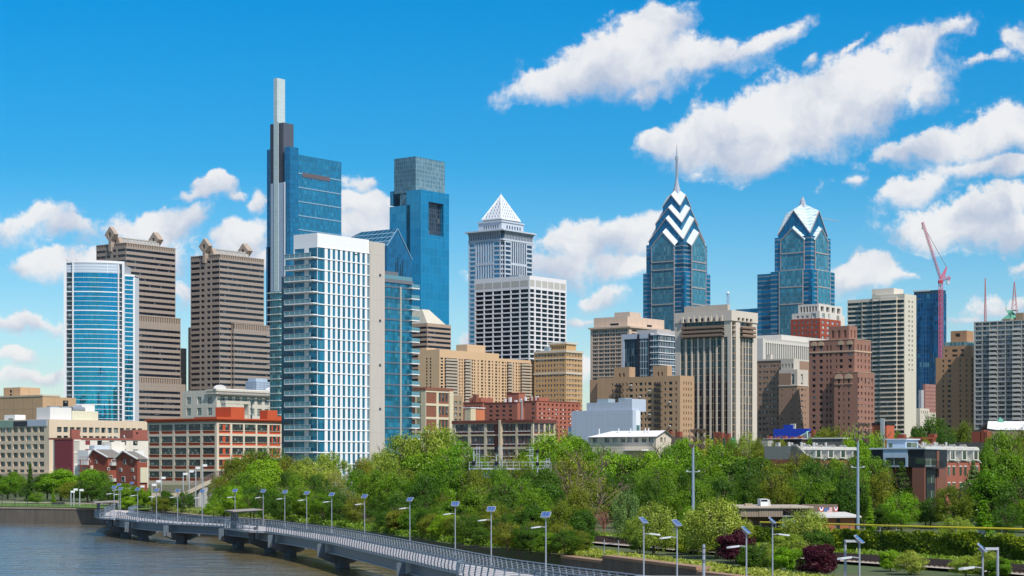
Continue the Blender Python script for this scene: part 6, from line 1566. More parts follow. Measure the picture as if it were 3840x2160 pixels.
# ------------------------------------------------------------ solar lamps
POLE = plain('pole_grey_paint', (.33, .36, .41), .45, .2)
pvm, t, bs = new_mat('solar_cells'); co = t.node('ShaderNodeTexCoord').outputs['Object']; x, y, z = t.sep(co)
k_ = t.m('MAXIMUM', t.m('LESS_THAN', t.m('FRACT', t.m('MULTIPLY', x, 3.6)), .09), t.m('LESS_THAN', t.m('FRACT', t.m('MULTIPLY', z, 6)), .1))
t.l.new(t.mix(k_, (.02, .07, .24, 1), (.25, .33, .45, 1)), bs.inputs['Base Color']); bs.inputs['Roughness'].default_value = .25
def lamp_kit(height=6.1):
    r = bpy.data.objects.new('solar_street_lamp', None); COL.objects.link(r)
    m = MB(POLE); m.tube((0, 0, 0), (0, 0, height - .25), .075, .055, 10); m.tube((0, 0, 0), (0, 0, .25), .17, .15, 10); obj('pole', m, r)
    hd = bpy.data.objects.new('panel_head', None)
    T = Matrix.Rotation(R(-48), 4, 'X')
    def bx(mb, x0, x1, y0, y1, z0, z1):
        k0 = len(mb.v); mb.box(x0, x1, y0, y1, z0, z1); mb.v[k0:] = [tuple((T @ Vector(v)) + Vector((0, 0, height - .15))) for v in mb.v[k0:]]
    m = MB(plain('panel_frame', (.52, .55, .60), .4, .3)); bx(m, -.45, .45, -.01, .05, -.36, .36); fr = obj('panel_frame', m, r)
    m = MB(pvm); bx(m, -.415, .415, -.016, -.012, -.325, .325); obj('solar_panel', m, fr)
    m = MB(plain('battery_box_grey', (.36, .39, .44), .5)); bx(m, -.2, .2, .06, .24, -.26, .15); obj('battery_box', m, r)
    m = MB(POLE); m.tube((0, 0, height - 1.35), (-.55, 0, height - 1.28), .04); obj('arm', m, r)
    m = MB(plain('luminaire_white', (.62, .64, .66), .4)); m.prism([(-.5, -.13, height - 1.36), (-.5, .13, height - 1.36), (-1.15, .17, height - 1.44), (-1.4, .05, height - 1.47), (-1.4, -.05, height - 1.47), (-1.15, -.17, height - 1.44)], (0, 0, .12)); obj('luminaire', m, r)
    return r
# photo column and height of each panel; rotation of head
LAMPS = [(428,1824,350,-20),(446,1814,420,-20),(452,1829,392,-20),(494,1808,455,-20),(516,1831,352,-22),(587,1834,346,-22),(666,1836,339,-22),(758,1838,333,-22),(881,1836,336,-22),(987,1837,334,-22),(1068,1841,324,-22),(1150,1845,311,-24),(1244,1850,297,-26),(1367,1857,280,-28),(1537,1869,254,-30),(1707,1886,225,-10),(1842,1905,203,-14),(2047,1926,180,-18),(2414,1947,163,62),(2539,1957,154,58),(2799,1984,137,72),(2897,1947,158,75),(3223,2018,121,70),(3685,2050,112,72)]
proto = None; ordn = ['first','second','third','fourth','fifth','sixth','seventh','eighth','ninth','tenth','eleventh','twelfth']
POS = ['behind the landing, leftmost of all', 'behind the far shelter, tallest of the pair there', 'directly behind the far shelter', 'on the landing beyond the far shelter', 'at the boardwalk rail just right of the far shelter', 'at the rail before the red factory corner window, sixth from left', 'at the rail below the ramp bridge, seventh from left', 'at the rail below the ramp bridge columns, eighth from left', 'at the rail left of the nearer shelter', 'standing behind the nearer shelter', 'first to the right of the nearer shelter', 'second to the right of the nearer shelter', 'third to the right of the nearer shelter', 'beside the bare dirt gap in the trees', 'before the dark tall trees, fifth right of the nearer shelter', 'at the rail left of the dead branch in the shrubs', 'at the rail right of the dead branch in the shrubs', 'left of the railway clearing, large bright blue panel', 'left of the pale birch, luminaire to the right', 'between the two pale birches', 'in front of the upper purple shrub', 'right of the upper purple shrub, seen edge on', 'before the ivy hedge beside a plain arm light', 'rightmost, large and seen from behind']
for i, (px, yt, Y, rot) in enumerate(LAMPS):
    top = P(px, yt + 3, Y)
    if proto is None: proto = lamp_kit(); o = proto
    else: o = dup(proto)
    o.name = 'solar_street_lamp'
    o.location = (top.x, top.y, top.z - 5.95)
    tag(o, 'solar street lamp ' + POS[i], 'street lamp', 'solar street lamps along the boardwalk')
    for ch in o.children:
        ch.rotation_euler = (0, 0, R(rot)) if ch.name.split('.')[0] in ('panel_frame', 'battery_box') else (0, 0, R(180 if i in (18, 21) else (8 if i < 15 else 0)) )
# plain arm lights and a short bollard post at the right
def arm_light(px, yt, Y, h, s, label):
    tp = P(px, yt, Y); o = empty('arm_light', (tp.x, tp.y, tp.z - h), 0, label, 'street lamp'); m = MB(POLE); m.tube((0, 0, 0), (0, 0, h), .09, .08, 8); obj('pole', m, o)
    m = MB(plain('lumi_grey', (.45, .47, .5), .4)); m.box(min(0, s * .75), max(0, s * .75), -.17, .17, h - .16, h - .02) ; obj('lamp_head', m, o)
arm_light(3170, 2024, 122, 6, 1, 'plain grey lamp post with short flat arm light, left of the purple shrub lamp')
arm_light(3741, 2052, 112, 6, -1, 'plain grey lamp post with flat arm light at the right edge')
tp = P(2639, 2042, 150); o = empty('banded_post', (tp.x, tp.y, tp.z - 6), 0, 'grey post with dark bands and no lamp, between the pale birches', 'post')
m = MB(POLE); m.tube((0, 0, 0), (0, 0, 6), .13, .12, 10); obj('shaft', m, o)
for z in (5.7, 5.25, 4.75, 4.6): m = MB(plain('band_dark', (.08, .08, .1))); m.tube((0, 0, z), (0, 0, z + .06), .15, .15, 10); obj('band', m, o)

# ------------------------------------------------------------ rail signal gantry
g0 = P(1765, 1757, 300); gan = empty('signal_gantry', (g0.x, g0.y, gz(g0.x, g0.y)), 0, 'silver railway signal gantry with walkway above the treetops', 'gantry')
zb = gz(g0.x, g0.y); al = plain('galvanised', (.55, .57, .6), .4, .4); GK = 300 / F
def gp(px, py): return ((px - 1765) * GK, CAMZ - (py - HZ) * GK - zb)
m = MB(al); x0, z0 = gp(1760, 1757); x1, z1 = gp(1981, 1756); m.box(x0, x1, -.5, .9, z0 - .15, z0 + .08); obj('walkway', m, gan)
m = MB(al)
for i in range(14):
    x = x0 + (gp(2066, 0)[0] - x0) * i / 13; m.bar((x, -.5, z0), (x, -.5, z0 + 1.0), .07, .07)
xe = gp(2066, 0)[0]; m.bar((x0, -.5, z0 + 1.0), (xe, -.5, z0 + 1.0), .08, .08); m.bar((x0, -.5, z0 + .5), (xe, -.5, z0 + .5), .06, .06); obj('guard_rail', m, gan)
m = MB(al); m.box(gp(1981, 0)[0], xe, -.4, .8, z0 - .05, z0 + .05); m.bar((x0, .9, 0), (x0, .9, z0), .4, .4); m.bar((xe, .9, 0), (xe, .9, z0), .4, .4); m.bar((x0, .9, z0 - 1.3), (xe, .9, z0 - 1.3), .2, .2)
for i in range(10): x = x0 + (xe - x0) * i / 10; m.bar((x, .9, z0 - 1.3), (x + (xe - x0) / 20, .9, z0 - .2), .12, .12); m.bar((x + (xe - x0) / 20, .9, z0 - .2), (x + (xe - x0) / 10, .9, z0 - 1.3), .12, .12)
obj('truss', m, gan)
for px, yt in ((1793, 1672), (1878, 1672), (1993, 1675), (2055, 1718)):
    x, zt = gp(px, yt); m = MB(al); m.bar((x - .25, .2, z0), (x - .25, .2, zt), .06, .06); m.bar((x + .25, .2, z0), (x + .25, .2, zt), .06, .06)
    k = 0
    while z0 + .3 * k < zt: m.bar((x - .25, .2, z0 + .3 * k), (x + .25, .2, z0 + .3 * k), .05, .05); k += 1
    m.bar((x - .9, .2, zt - .5), (x + .3, .2, zt - .5), .08, .08); m.bar((x - .9, .2, zt - 1.4), (x + .3, .2, zt - 1.4), .08, .08); obj('ladder', m, gan)
blk = plain('signal_black', (.008, .009, .012), .5)
for px, py, h in ((1777, 1737, 14), (1777, 1768, 12), (1861, 1687, 22), (1862, 1737, 14), (2015, 1692, 11), (2015, 1739, 12)):
    x, z = gp(px, py); hh = h * GK * .5; m = MB(blk); m.tube((x, -.75, z - hh), (x, -.75, z + hh), .28, .28, 10); m.tube((x, -.95, z + hh * .4), (x, -1.15, z + hh * .4), .16, .16, 8); o_ = obj('signal_head', m, gan)
for px in (1777, 1861, 2015): x = gp(px, 0)[0]; m = MB(al); m.tube((x, -.5, z0 - .6), (x, -.5, gp(0, 1690)[1]), .09); obj('signal_mast', m, gan)

# ------------------------------------------------------------ sports field floodlights
def sports_pole(px, ytop, ybase_hidden, Y, label, lampsrc=None):
    tp = P(px, ytop, Y); zg = gz(tp.x, tp.y); h = tp.z - zg
    r = empty('floodlight_mast', (tp.x, tp.y, zg), 0, label, 'floodlight', 'tall sports field floodlight masts')
    m = MB(plain('mast_blue_grey', (.26, .34, .42), .5, .2)); m.tube((0, 0, 0), (0, 0, h - 2.0), .26, .16, 10); obj('mast', m, r)
    fm = MB(plain('frame_rust', (.22, .17, .14), .6))
    fm.bar((-.45, 0, h - 2.0), (-.45, 0, h), .09, .09); fm.bar((.75, 0, h - 2.0), (.75, 0, h), .09, .09)
    for z in (h, h - 1.0, h - 2.0): fm.bar((-.45, 0, z), (.75, 0, z), .09, .09)
    fm.bar((.1, 0, h - 2.2), (.1, 0, h), .1, .1); obj('frame', fm, r)
    for (x, z, s) in ((-.2, 0, 1), (.5, .1, 1), (1.1, .05, 1.1), (.0, -1.0, .9), (1.05, -1.05, 1.1), (-.45, -2.0, 1), (.75, -2.0, 1.1), (1.0, -2.1, 1.2)):
        m = MB(plain('lamp_bronze', (.16, .12, .09), .5, .3)); m.tube((x, 0, h + z), (x - .1, .25, h + z + .1), .14, .12, 8); m.tube((x, 0, h + z), (x + .3, -.35, h + z - .15), .12, .34 * s, 12); obj('lamp_head', m, r)
    fm = MB(al); z = h * .62; fm.bar((-.8, 0, z), (.8, 0, z), .08, .08); fm.bar((-.8, 0, z), (-.8, 0, z + .2), .3, .12); fm.bar((.8, 0, z), (.8, 0, z + .2), .3, .12); obj('cross_arm', fm, r)
sports_pole(2599, 1614, 0, 262, 'tall floodlight mast standing before the ribbed concrete tower')
sports_pole(3217, 1593, 0, 268, 'tall floodlight mast in front of the terraced houses, right')

# ------------------------------------------------------------ small lights and poles near the ramp bridge
fp = None
for i, (px, yt, Y) in enumerate(((570, 1814, 430), (587, 1801, 430), (605, 1788, 430), (687, 1773, 420), (710, 1763, 420), (734, 1750, 415), (760, 1741, 415), (277, 1832, 470), (266, 1840, 470), (299, 1834, 468), (527, 1820, 460), (471, 1830, 470))):
    tp = P(px, yt, Y); zg = gz(tp.x, tp.y); h = tp.z - zg
    if fp is None:
        o = bpy.data.objects.new('floodlight_pole', None); COL.objects.link(o); m = MB(al); m.tube((0, 0, 0), (0, 0, 1), .12, .12, 8); obj('pole', m, o)
        m = MB(plain('white_metal', (.75, .75, .74))); m.box(0, .95, -.2, .2, -.5, 0); obj('lamp_box', m, o); fp = o
    else: o = dup(fp)
    o.name = 'floodlight_pole'; o.location = (tp.x, tp.y, zg)
    for ch in o.children:
        if ch.name.startswith('pole'): ch.scale = (1, 1, h)
        else: ch.location = (0, 0, h)
    tag(o, ['first', 'second', 'third', 'fourth', 'fifth', 'sixth', 'seventh'][i] + ' grey floodlight pole from the left before the red factory' if i < 7 else ['short grey light pole right of the twin birches in the park', 'short light pole in the park beside its taller neighbour', 'light pole left of the big round park tree', 'light pole behind the landing right of the lamp cluster', 'light pole behind the landing among the lamp cluster'][i - 7], 'light pole', 'grey floodlight poles by the river park')
# lawn lamps
for i, (px, yt) in enumerate(((8, 1856), (56, 1856), (103, 1857))):
    tp = P(px, yt, 470); zg = gz(tp.x, tp.y); h = max(2.5, tp.z - zg); o = empty('park_lamp', (tp.x, tp.y, zg), 0, ['leftmost', 'middle', 'rightmost'][i] + ' of the three dark park lamps on the lawn', 'park lamp', 'dark park lamps on the lawn')
    m = MB(plain('bench_dark', (.04, .04, .045))); m.tube((0, 0, 0), (0, 0, h - .2), .09, .07, 8); obj('pole', m, o); m = MB(plain('bench_dark', (.04, .04, .045))); m.tube((0, 0, h - .2), (0, 0, h), .15, .55, 10); obj('lamp_cap', m, o)
# lawn fence
fo = empty('lawn_fence', (-123, 468.5, 4.4), 0, 'thin dark rail fence along the top of the river wall', 'fence')
fpth = lerp_path([(-135, 474), (-123, 468.3), (-98, 458.2), (-86, 445)], 1.9); m = MB(plain('fence_dark', (.05, .06, .05))); 
for p in fpth: pz = gz(*p); m.bar((p[0] + 123, p[1] - 468.5, pz - 4.6), (p[0] + 123, p[1] - 468.5, pz - 3.3), .08, .08)
obj('posts', m, fo); m = MB(plain('fence_dark', (.05, .06, .05)))
for a, c in zip(fpth, fpth[1:]):
    for z in (-3.3, -3.8): m.bar((a[0] + 123, a[1] - 468.5, gz(*a) + z), (c[0] + 123, c[1] - 468.5, gz(*c) + z), .06, .06)
obj('rails', m, fo)
for i, px in enumerate((207, 219, 232)):
    p = P(px, 1895, 476); o = empty('park_bench', (p.x, p.y, gz(p.x, p.y)), .3, ['left', 'middle', 'right'][i] + ' one of three dark benches on the lawn', 'bench', 'dark benches on the lawn')
    m = MB(plain('bench_dark', (.04, .04, .045))); m.box(-.7, .7, -.25, .25, .4, .48); obj('seat', m, o); m = MB(plain('bench_dark', (.04, .04, .045))); m.box(-.7, .7, .2, .28, .5, .95); obj('backrest', m, o)
# concrete ramp bridge
rb_ = empty('ramp_bridge', (0, 0, 0), 0, 'concrete pedestrian ramp bridge rising to the right in front of the red factory', 'bridge')
RC_ = wall('tan_concrete_ramp', (.44, .38, .30), .85, .12); seg = [(568, 1866, 425), (640, 1868, 425), (700, 1858, 427), (760, 1828, 430), (815, 1803, 432), (900, 1792, 440), (960, 1788, 450)]
dk_ = MB(RC_); rl_ = MB(plain('brown_rail', (.16, .13, .11)))
for (a, c) in zip(seg, seg[1:]):
    A, B_ = P(*a), P(*c); dk_.prism([tuple(A), tuple(B_), tuple(B_ + Vector((0, 4, 0))), tuple(A + Vector((0, 4, 0)))], (0, 0, 1.0))
    n = max(2, int((B_ - A).length / .55))
    for off in (0, 4):
        O = Vector((0, off, 0))
        for k in range(n): q = A + (B_ - A) * (k / n) + O; rl_.bar(tuple(q + Vector((0, 0, 1))), tuple(q + Vector((0, 0, 2.1))), .07, .07)
        rl_.bar(tuple(A + O + Vector((0, 0, 2.15))), tuple(B_ + O + Vector((0, 0, 2.15))), .12, .1); rl_.bar(tuple(A + O + Vector((0, 0, 1.55))), tuple(B_ + O + Vector((0, 0, 1.55))), .06, .06)
obj('deck', dk_, rb_); obj('railing', rl_, rb_)
for px, yb in ((748, 1836), (769, 1828), (792, 1822), (598, 1868)):
    q = P(px, yb, 431); m = MB(wall('grey_column_concrete', (.38, .38, .37))); m.tube((q.x, q.y, 3), (q.x, q.y, q.z), .75, .75, 12); obj('column', m, rb_)

# ------------------------------------------------------------ club house behind the hedge
b = Bld('club_house', 'low brick club house with tan metal fascia and flat roof behind the hedge', 2845, 282, 4.8); 
MF = wall('tan_metal_fascia', (.28, .22, .17), panel=(.35, 60, .09), line=.55); OBK = wall('orange_wall', (.36, .13, .055), var=.08)
Y1 = b.ly(2775); X1 = 4.0
b.root.rotation_euler = (0, 0, .03); 
k = 282 / F
def xx_(px): return (px - 2845) * k
zt = b.z(1906); zm = b.z(1938)
m = b.mb('fascia', MF); m.box(xx_(2846), xx_(2936), 0, 12, zm, zt); m.box(xx_(2777), xx_(2845), .05, 10, zm, zt - .05)
b.mb('roof_edge', plain('cream_edge', (.45, .38, .30))).box(xx_(2766), xx_(3050), -.3, 14, zt, zt + .25)
b.mb('wall', wall('brown_wall_dark', (.13, .075, .05))).box(xx_(2790), xx_(3052), 2.2, 12, 0, zm)
b.mb('screen_wall', wall('grey_brown_screen', (.12, .10, .10))).box(xx_(2937), xx_(3048), 1.6, 2.1, zm, zt)
b.mb('green_wall', wall('green_panel', (.16, .24, .18), panel=(.4, 60, .05))).box(xx_(2936), xx_(2995), .6, 1.4, 0, b.z(1937))
b.mb('canopy', plain('grey_canopy', (.42, .42, .38))).box(xx_(2930), xx_(3060), .3, 2.2, b.z(1937), b.z(1934))
z2 = b.z(1934)
b.mb('brick_wing', OBK).box(xx_(3040), xx_(3214), -2.2, 8, 0, b.z(1941)); b.mb('wing_roof', plain('white_roof_edge', (.62, .60, .56))).prism([(xx_(3030), -2.8, b.z(1941)), (xx_(3218), -2.8, b.z(1939)), (xx_(3218), 9, b.z(1931)), (xx_(3030), 9, b.z(1931))], (0, 0, .22))
b.mb('timber_fence', wall('timber_fence', (.16, .12, .09), panel=(.3, 60, .06))).box(xx_(3050), xx_(3190), 9.2, 9.4, 0, b.z(1896))
dr = b.mb('door', plain('black_door', (.015, .015, .018))); 
for pa, pb_ in ((3128, 3140), (3197, 3206)): dr.box(xx_(pa), xx_(pb_), -2.3, -2.21, 0, b.z(1944))
ac_ = b.mb('cooling_box', plain('white_metal', (.75, .75, .74))); ac_.box(xx_(2865), xx_(2893), 3, 6, zt + .25, b.z(1873)); b.mb('cooling_grille', plain('black_slot', (.01, .02, .04))).box(xx_(2867), xx_(2891), 2.96, 2.99, b.z(1882), b.z(1875))
b.mb('exhaust_fan', plain('fan_grey', (.45, .44, .42))).tube((xx_(2899), 5, zt + .25), (xx_(2899), 5, b.z(1876)), .55, .35, 10)
for px in (2813, 2822, 2831): b.extra.append(('vent', (lambda mm: (mm.tube((xx_(px), 4, zt + .25), (xx_(px), 4, b.z(1890)), .3, .25, 8), mm)[1])(MB(plain('vent_tan', (.35, .27, .2))))))
b.finish()
# flag and bunting hanging on the timber fence
def flat_thing(name, label, cat, px0, px1, py0, py1, Y, mat, half=False):
    a = P(px0, py1, Y); c = P(px1, py0, Y); o = MB(mat); w_, h_ = c.x - a.x, c.z - a.z
    if half: o.prism([(w_ / 2 + w_ / 2 * math.cos(math.pi + math.pi * i / 12), 0, h_ + h_ * math.sin(math.pi + math.pi * i / 12)) for i in range(13)], (0, .04, 0))
    else: o.box(0, w_, 0, .04, 0, h_)
    ob = obj(name, o); ob.location = tuple(a); return tag(ob, label, cat)
fmat, t, bs = new_mat('flag_cloth'); co = t.node('ShaderNodeTexCoord').outputs['Generated']; x, y, z = t.sep(co)
stp = t.m('LESS_THAN', t.m('FRACT', t.m('MULTIPLY', z, 6.5)), .5); can = t.m('MULTIPLY', t.m('LESS_THAN', x, .42), t.m('GREATER_THAN', z, .46))
st_ = t.m('MULTIPLY', t.m('LESS_THAN', t.m('FRACT', t.m('MULTIPLY', x, 14)), .3), t.m('LESS_THAN', t.m('FRACT', t.m('MULTIPLY', z, 16)), .4))
c1 = t.mix(stp, (.70, .70, .68, 1), (.45, .03, .04, 1)); c2_ = t.mix(st_, (.02, .04, .18, 1), (.7, .7, .7, 1)); t.l.new(t.mix(can, c1, c2_), bs.inputs['Base Color'])
flat_thing('flag', 'american stars and stripes flag hanging on the fence beside the club house', 'flag', 3102, 3121, 1902, 1924, 289, fmat)
bmat, t, bs = new_mat('bunting_cloth'); co = t.node('ShaderNodeTexCoord').outputs['Generated']; x, y, z = t.sep(co)
rr_ = t.m('SQRT', t.m('ADD', t.m('POWER', t.m('SUBTRACT', x, .5), 2.), t.m('MULTIPLY', t.m('POWER', t.m('SUBTRACT', 1., z), 2.), .25)))
c1 = t.mix(t.m('GREATER_THAN', rr_, .2), (.03, .05, .2, 1), (.72, .7, .68, 1)); t.l.new(t.mix(t.m('GREATER_THAN', rr_, .38), c1, (.5, .03, .04, 1)), bs.inputs['Base Color'])
flat_thing('bunting', 'red white and blue fan bunting left of the flag', 'bunting', 3071, 3090, 1902, 1921, 289, bmat, True)
flat_thing('bunting', 'red white and blue fan bunting right of the flag', 'bunting', 3127, 3143, 1901, 1920, 289, bmat, True)
flat_thing('banner', 'small plain blue banner between bunting and flag', 'banner', 3092, 3100, 1907, 1918, 289, plain('blue_cloth', (.02, .15, .42)))

# ------------------------------------------------------------ houses among the trees at right
b = Bld('modern_house', 'flat roofed modern house with black and pale blue panels above a brick base, right', 3467, 330, 5.5, 'house')
BKP = wall('black_panel', (.018, .02, .024), .4, .05); LBP = wall('light_blue_panel', (.40, .50, .62), panel=(3, 2.4, .05), var=.03)
gmh = glass('glass_house_green', (.03, .055, .04), 3.2, 3, .8, .1, (.1, .14, .1), .05, 0, (.35, .4, .42), .12)
Y1 = b.ly(3266); X1 = b.lx(3520); zt = b.z(1683); zm = b.z(1751)
ya, yb_, yc = b.ly(3405), b.ly(3313), b.ly(3267)
m = b.mb('panel_wall', BKP); m.box(0, 9, yb_, Y1, zm, zt - .1); m.box(0, 9, 0, ya, zm, zt - .1)
b.mb('pale_panel_wall', LBP).box(-.15, 9, ya, yb_, b.z(1716), zt - .05); b.parts['pale_panel_wall'].box(0, 9, ya, yb_, zm, b.z(1716)); b.parts['pale_panel_wall'].box(-.15, 0, ya, ya + .4, zm, b.z(1716)); b.parts['pale_panel_wall'].box(-.15, 0, yb_ - .4, yb_, zm, b.z(1716))
b.wins.append(('window', gmh, [(-.02, yb_ - .5, zm + .3), (-.02, ya + .5, zm + .3), (-.02, ya + .5, b.z(1717)), (-.02, yb_ - .5, b.z(1717))], 20, 10))
b.wins.append(('window', gmh, [(-.02, b.ly(3434), zm + .5), (-.02, b.ly(3466), zm + .5), (-.02, b.ly(3466), b.z(1718)), (-.02, b.ly(3434), b.z(1718))], 10, 10))
b.wins.append(('window', gmh, [(.3, -.02, zm + .1), (b.lx(3510), -.02, zm + .1), (b.lx(3510), -.02, b.z(1719)), (.3, -.02, b.z(1719))], 10, 10))
BRH = wall('house_brick', (.20, .085, .06), var=.1, panel=(60, .3, .04), line=.85)
b.mb('brick_wall', BRH).box(.05, 9, .05, b.ly(3420), 0, zm - .02); b.mb('brick_wall', BRH).box(b.lx(3512), X1, -.1, 9, 0, zt - .2)
b.mb('black_recess', BKP).box(.5, b.lx(3506), -.06, .04, 0, zm); 
for py in (1782, 1840): b.wins.append(('window', gmh, [(.8, -.09, b.z(py + 30)), (b.lx(3503), -.09, b.z(py + 30)), (b.lx(3503), -.09, b.z(py)), (.8, -.09, b.z(py))], 5, 5))
b.mb('roof', plain('pale_roof_edge', (.55, .60, .64))).box(-.3, X1 + .3, -.3, Y1 + .2, zt - .05, zt + .2)
s_ = 2.; ya2, yb2 = b.ly(3396, s_), b.ly(3326, s_); b.mb('penthouse', LBP).box(s_, 7, ya2, yb2, zt + .2, b.z(1648)); b.mb('penthouse_roof', plain('pale_roof_edge', (.55, .60, .64))).box(s_ - .2, 7.2, ya2 - .3, yb2 + .2, b.z(1648), b.z(1648) + .2)
b.wins.append(('window', gmh, [(s_ - .02, b.ly(3333, s_), zt + .3), (s_ - .02, b.ly(3347, s_), zt + .3), (s_ - .02, b.ly(3347, s_), b.z(1661)), (s_ - .02, b.ly(3333, s_), b.z(1661))], 5, 15))
b.wins.append(('window', gmh, [(s_ + .4, ya2 - .02, zt + .3), (6.5, ya2 - .02, zt + .3), (6.5, ya2 - .02, b.z(1658)), (s_ + .4, ya2 - .02, b.z(1658))], 5, 15))
m = b.mb('balcony', BKP); m.box(.4, b.lx(3518), -1.3, -.1, zm - .3, zm - .1)
for k in range(14): m.box(.4 + k * .33, .43 + k * .33, -1.3, -1.26, zm - .1, zm + .9)
m.box(.4, b.lx(3518), -1.32, -1.24, zm + .9, zm + .98); b.finish()

SLT = wall('grey_slate', (.27, .27, .235), panel=(60, .3, .05), line=.75); RBK = wall('row_brick', (.30, .10, .065), var=.1)
def mansard(name, label, pxl, pxr, Y, ytop, yeave, ybase, n, off=0, brick=RBK, dorm=True):
    """a terrace along the street facing the river: slate mansard with white dormers, party walls between"""
    a = P(pxl, 1700, Y); c = P(pxr, 1700, Y + 12)
    r = Bld(name, label, pxl, Y, 5.5, 'house'); r.root.rotation_euler = (0, 0, math.atan2(12, (pxr - pxl) / F * Y)); L = math.hypot((pxr - pxl) / F * Y, 12)
    z0, z1, z2 = r.z(ybase), r.z(yeave), r.z(ytop)
    r.mb('wall', brick).box(0, L, 0, 10, 0, z1)
    m = r.mb('slate_roof', SLT); m.quad((0, -.2, z1), (L, -.2, z1), (L, 3.2, z2), (0, 3.2, z2)); m.quad((L, -.2, z1), (L, 10, z1), (L, 10, z2), (L, 3.2, z2)); m.poly([(0, 10, z1), (0, -.2, z1), (0, 3.2, z2), (0, 10, z2)])
    r.mb('flat_roof', wall('silver_flat_roof', (.50, .52, .56), var=.1)).box(0, L, 3.2, 10, z2 - .1, z2 + .02)
    w_ = L / n; wt = plain('white_dormer', (.60, .58, .52))
    for i in range(n + 1):
        x = min(i * w_, L - .25); d = MB(wall('party_wall', (.42, .39, .34))); d.prism([(x, -.35, z1 - .3), (x, 3.1, z2 + .35), (x, 4.2, z2 + .35), (x, 4.2, z1 - .3)], (.28, 0, 0)); r.extra.append(('party_wall', d))
    for i in range(n):
        x = (i + .5) * w_; h = (z2 - z1)
        if dorm:
            d = MB(wt); d.box(x - .95, x + .95, -.35, 2.6, z1 + .2, z1 + h * .72); d.prism([(x - 1.1, -.5, z1 + h * .72), (x + 1.1, -.5, z1 + h * .72), (x + .8, -.5, z1 + h * .88), (x, -.5, z1 + h * .95), (x - .8, -.5, z1 + h * .88)], (0, 3.2, 0)); r.extra.append(('dormer', d))
            r.wins.append(('window', gmh, [(x - .6, -.37, z1 + .4), (x + .6, -.37, z1 + .4), (x + .6, -.37, z1 + h * .66), (x - .6, -.37, z1 + h * .66)], 2, z1))
        for dx_ in (-1.2, .5):
            for zz_ in (z1 - 2.6, z1 - 5.6):
                r.wins.append(('window', gmh, [(x + dx_, -.02, zz_), (x + dx_ + .8, -.02, zz_), (x + dx_ + .8, -.02, zz_ + 1.6), (x + dx_, -.02, zz_ + 1.6)], 2, zz_)); r.mb('lintel', wt).box(x + dx_ - .1, x + dx_ + .9, -.06, 0, zz_ + 1.62, zz_ + 1.8)
        ch = MB(plain('vent_stone', (.42, .40, .36))); ch.tube((x, 6, z2), (x, 6, z2 + .8), .25, .25, 8); ch.box(x - 1.8, x - 1.2, 7, 7.8, z2, z2 + .7); r.extra.append(('roof_vent', ch))
    r.finish()
mansard('terraced_houses', 'terrace with grey slate mansards and white dormers left of the modern house', 3040, 3268, 345, 1673, 1722, 1900, 4)
mansard('terraced_houses', 'terrace with slate mansards and white dormers behind the modern house, right', 3500, 3735, 350, 1671, 1730, 1900, 4)
def simple_block(name, label, xc, d, xl, xr, yt, mat, zg=6, par=.4, roof=None, W=None, S=None, rows=(), cat='building', extra=None):
    r = Bld(name, label, xc, d, zg, cat); WL, SL = r.ly(xl), r.lx(xr)
    r.block('wall', mat, 0, SL, 0, WL, 0, r.z(yt), W=W(WL) if W else None, S=S(SL) if S else None, rows=[(r.z(a), r.z(c)) for a, c in rows], gm=g_dark, roof=roof, par=par)
    if extra: extra(r, WL, SL)
    r.finish()
OR_ = wall('orange_red_render', (.48, .12, .06), var=.05)
def exf(r, WL, SL):
    r.band('black_parapet', plain('black_metal', (.02, .02, .025)), 0, SL, 0, WL, r.z(1593), r.z(1585), .15)
    for i in range(3):
        f_ = MB(plain('steel_flue', (.5, .5, .5), .4, .5)); y = r.ly(3305 + i * 5, -.4); f_.tube((-.5, y, 5), (-.5, y, r.z(1568 + i)), .28, .28, 8); r.extra.append(('steel_flue', f_))
simple_block('mill_building', 'orange red building with black parapet and three steel flues among trees, right', 3325, 520, 3271, 3354, 1588, OR_, extra=exf)
def chim(px0, px1, yt):
    def f_(r, WL, SL):
        for a, c in zip(px0, px1): y0, y1 = r.ly(c), r.ly(a); m = MB(BR2); m.box(.5, 2, y0, y1, r.z(1640), r.z(yt)); r.extra.append(('chimney', m))
    return f_
simple_block('orange_row_house', 'orange red house wall with two chimneys behind the modern house penthouse', 3507, 420, 3360, 3508, 1640, OR_, extra=chim((3361, 3478), (3384, 3500), 1627))
def exc(r, WL, SL):
    for a, c, yt in ((3640, 3672, 1618), (3676, 3686, 1612), (3688, 3698, 1618)): m = MB(BR2); m.box(.5, 3, r.ly(c), r.ly(a), r.z(1662), r.z(yt)); r.extra.append(('chimney', m))
simple_block('slate_row_house', 'long dark shingled roof with a group of red brick chimneys, right', 3715, 430, 3575, 3740, 1658, wall('dark_shingle', (.12, .11, .10), panel=(60, .4, .06)), extra=exc)
b = Bld('stone_hall', 'stone hall with wide white pitched roof and small green cupola, far right', 3700, 640, 7, 'hall')
b.root.rotation_euler = (0, 0, .15); k = 640 / F; X1 = (3900 - 3700) * k; zr = b.z(1580); ze = b.z(1612); pk = (3752 - 3700) * k
b.mb('wall', wall('brown_stone_wall', (.20, .15, .12))).prism([(0, 0, 0), (X1, 0, 0), (X1, 0, ze - .1), (0, 0, b.z(1610))], (0, 20, 0))
r = b.mb('roof', wall('white_membrane_bright', (.66, .66, .66), var=.05)); r.quad((pk * .75, -.4, ze), (X1, -.4, ze), (X1, 10, zr + .3), (pk, 10, zr + .3)); r.poly([(0, -.4, b.z(1607)), (pk * .75, -.4, ze), (pk, 10, zr + .3)]); r.quad((pk, 10, zr + .3), (X1, 10, zr + .3), (X1, 20, ze), (pk, 20, ze))
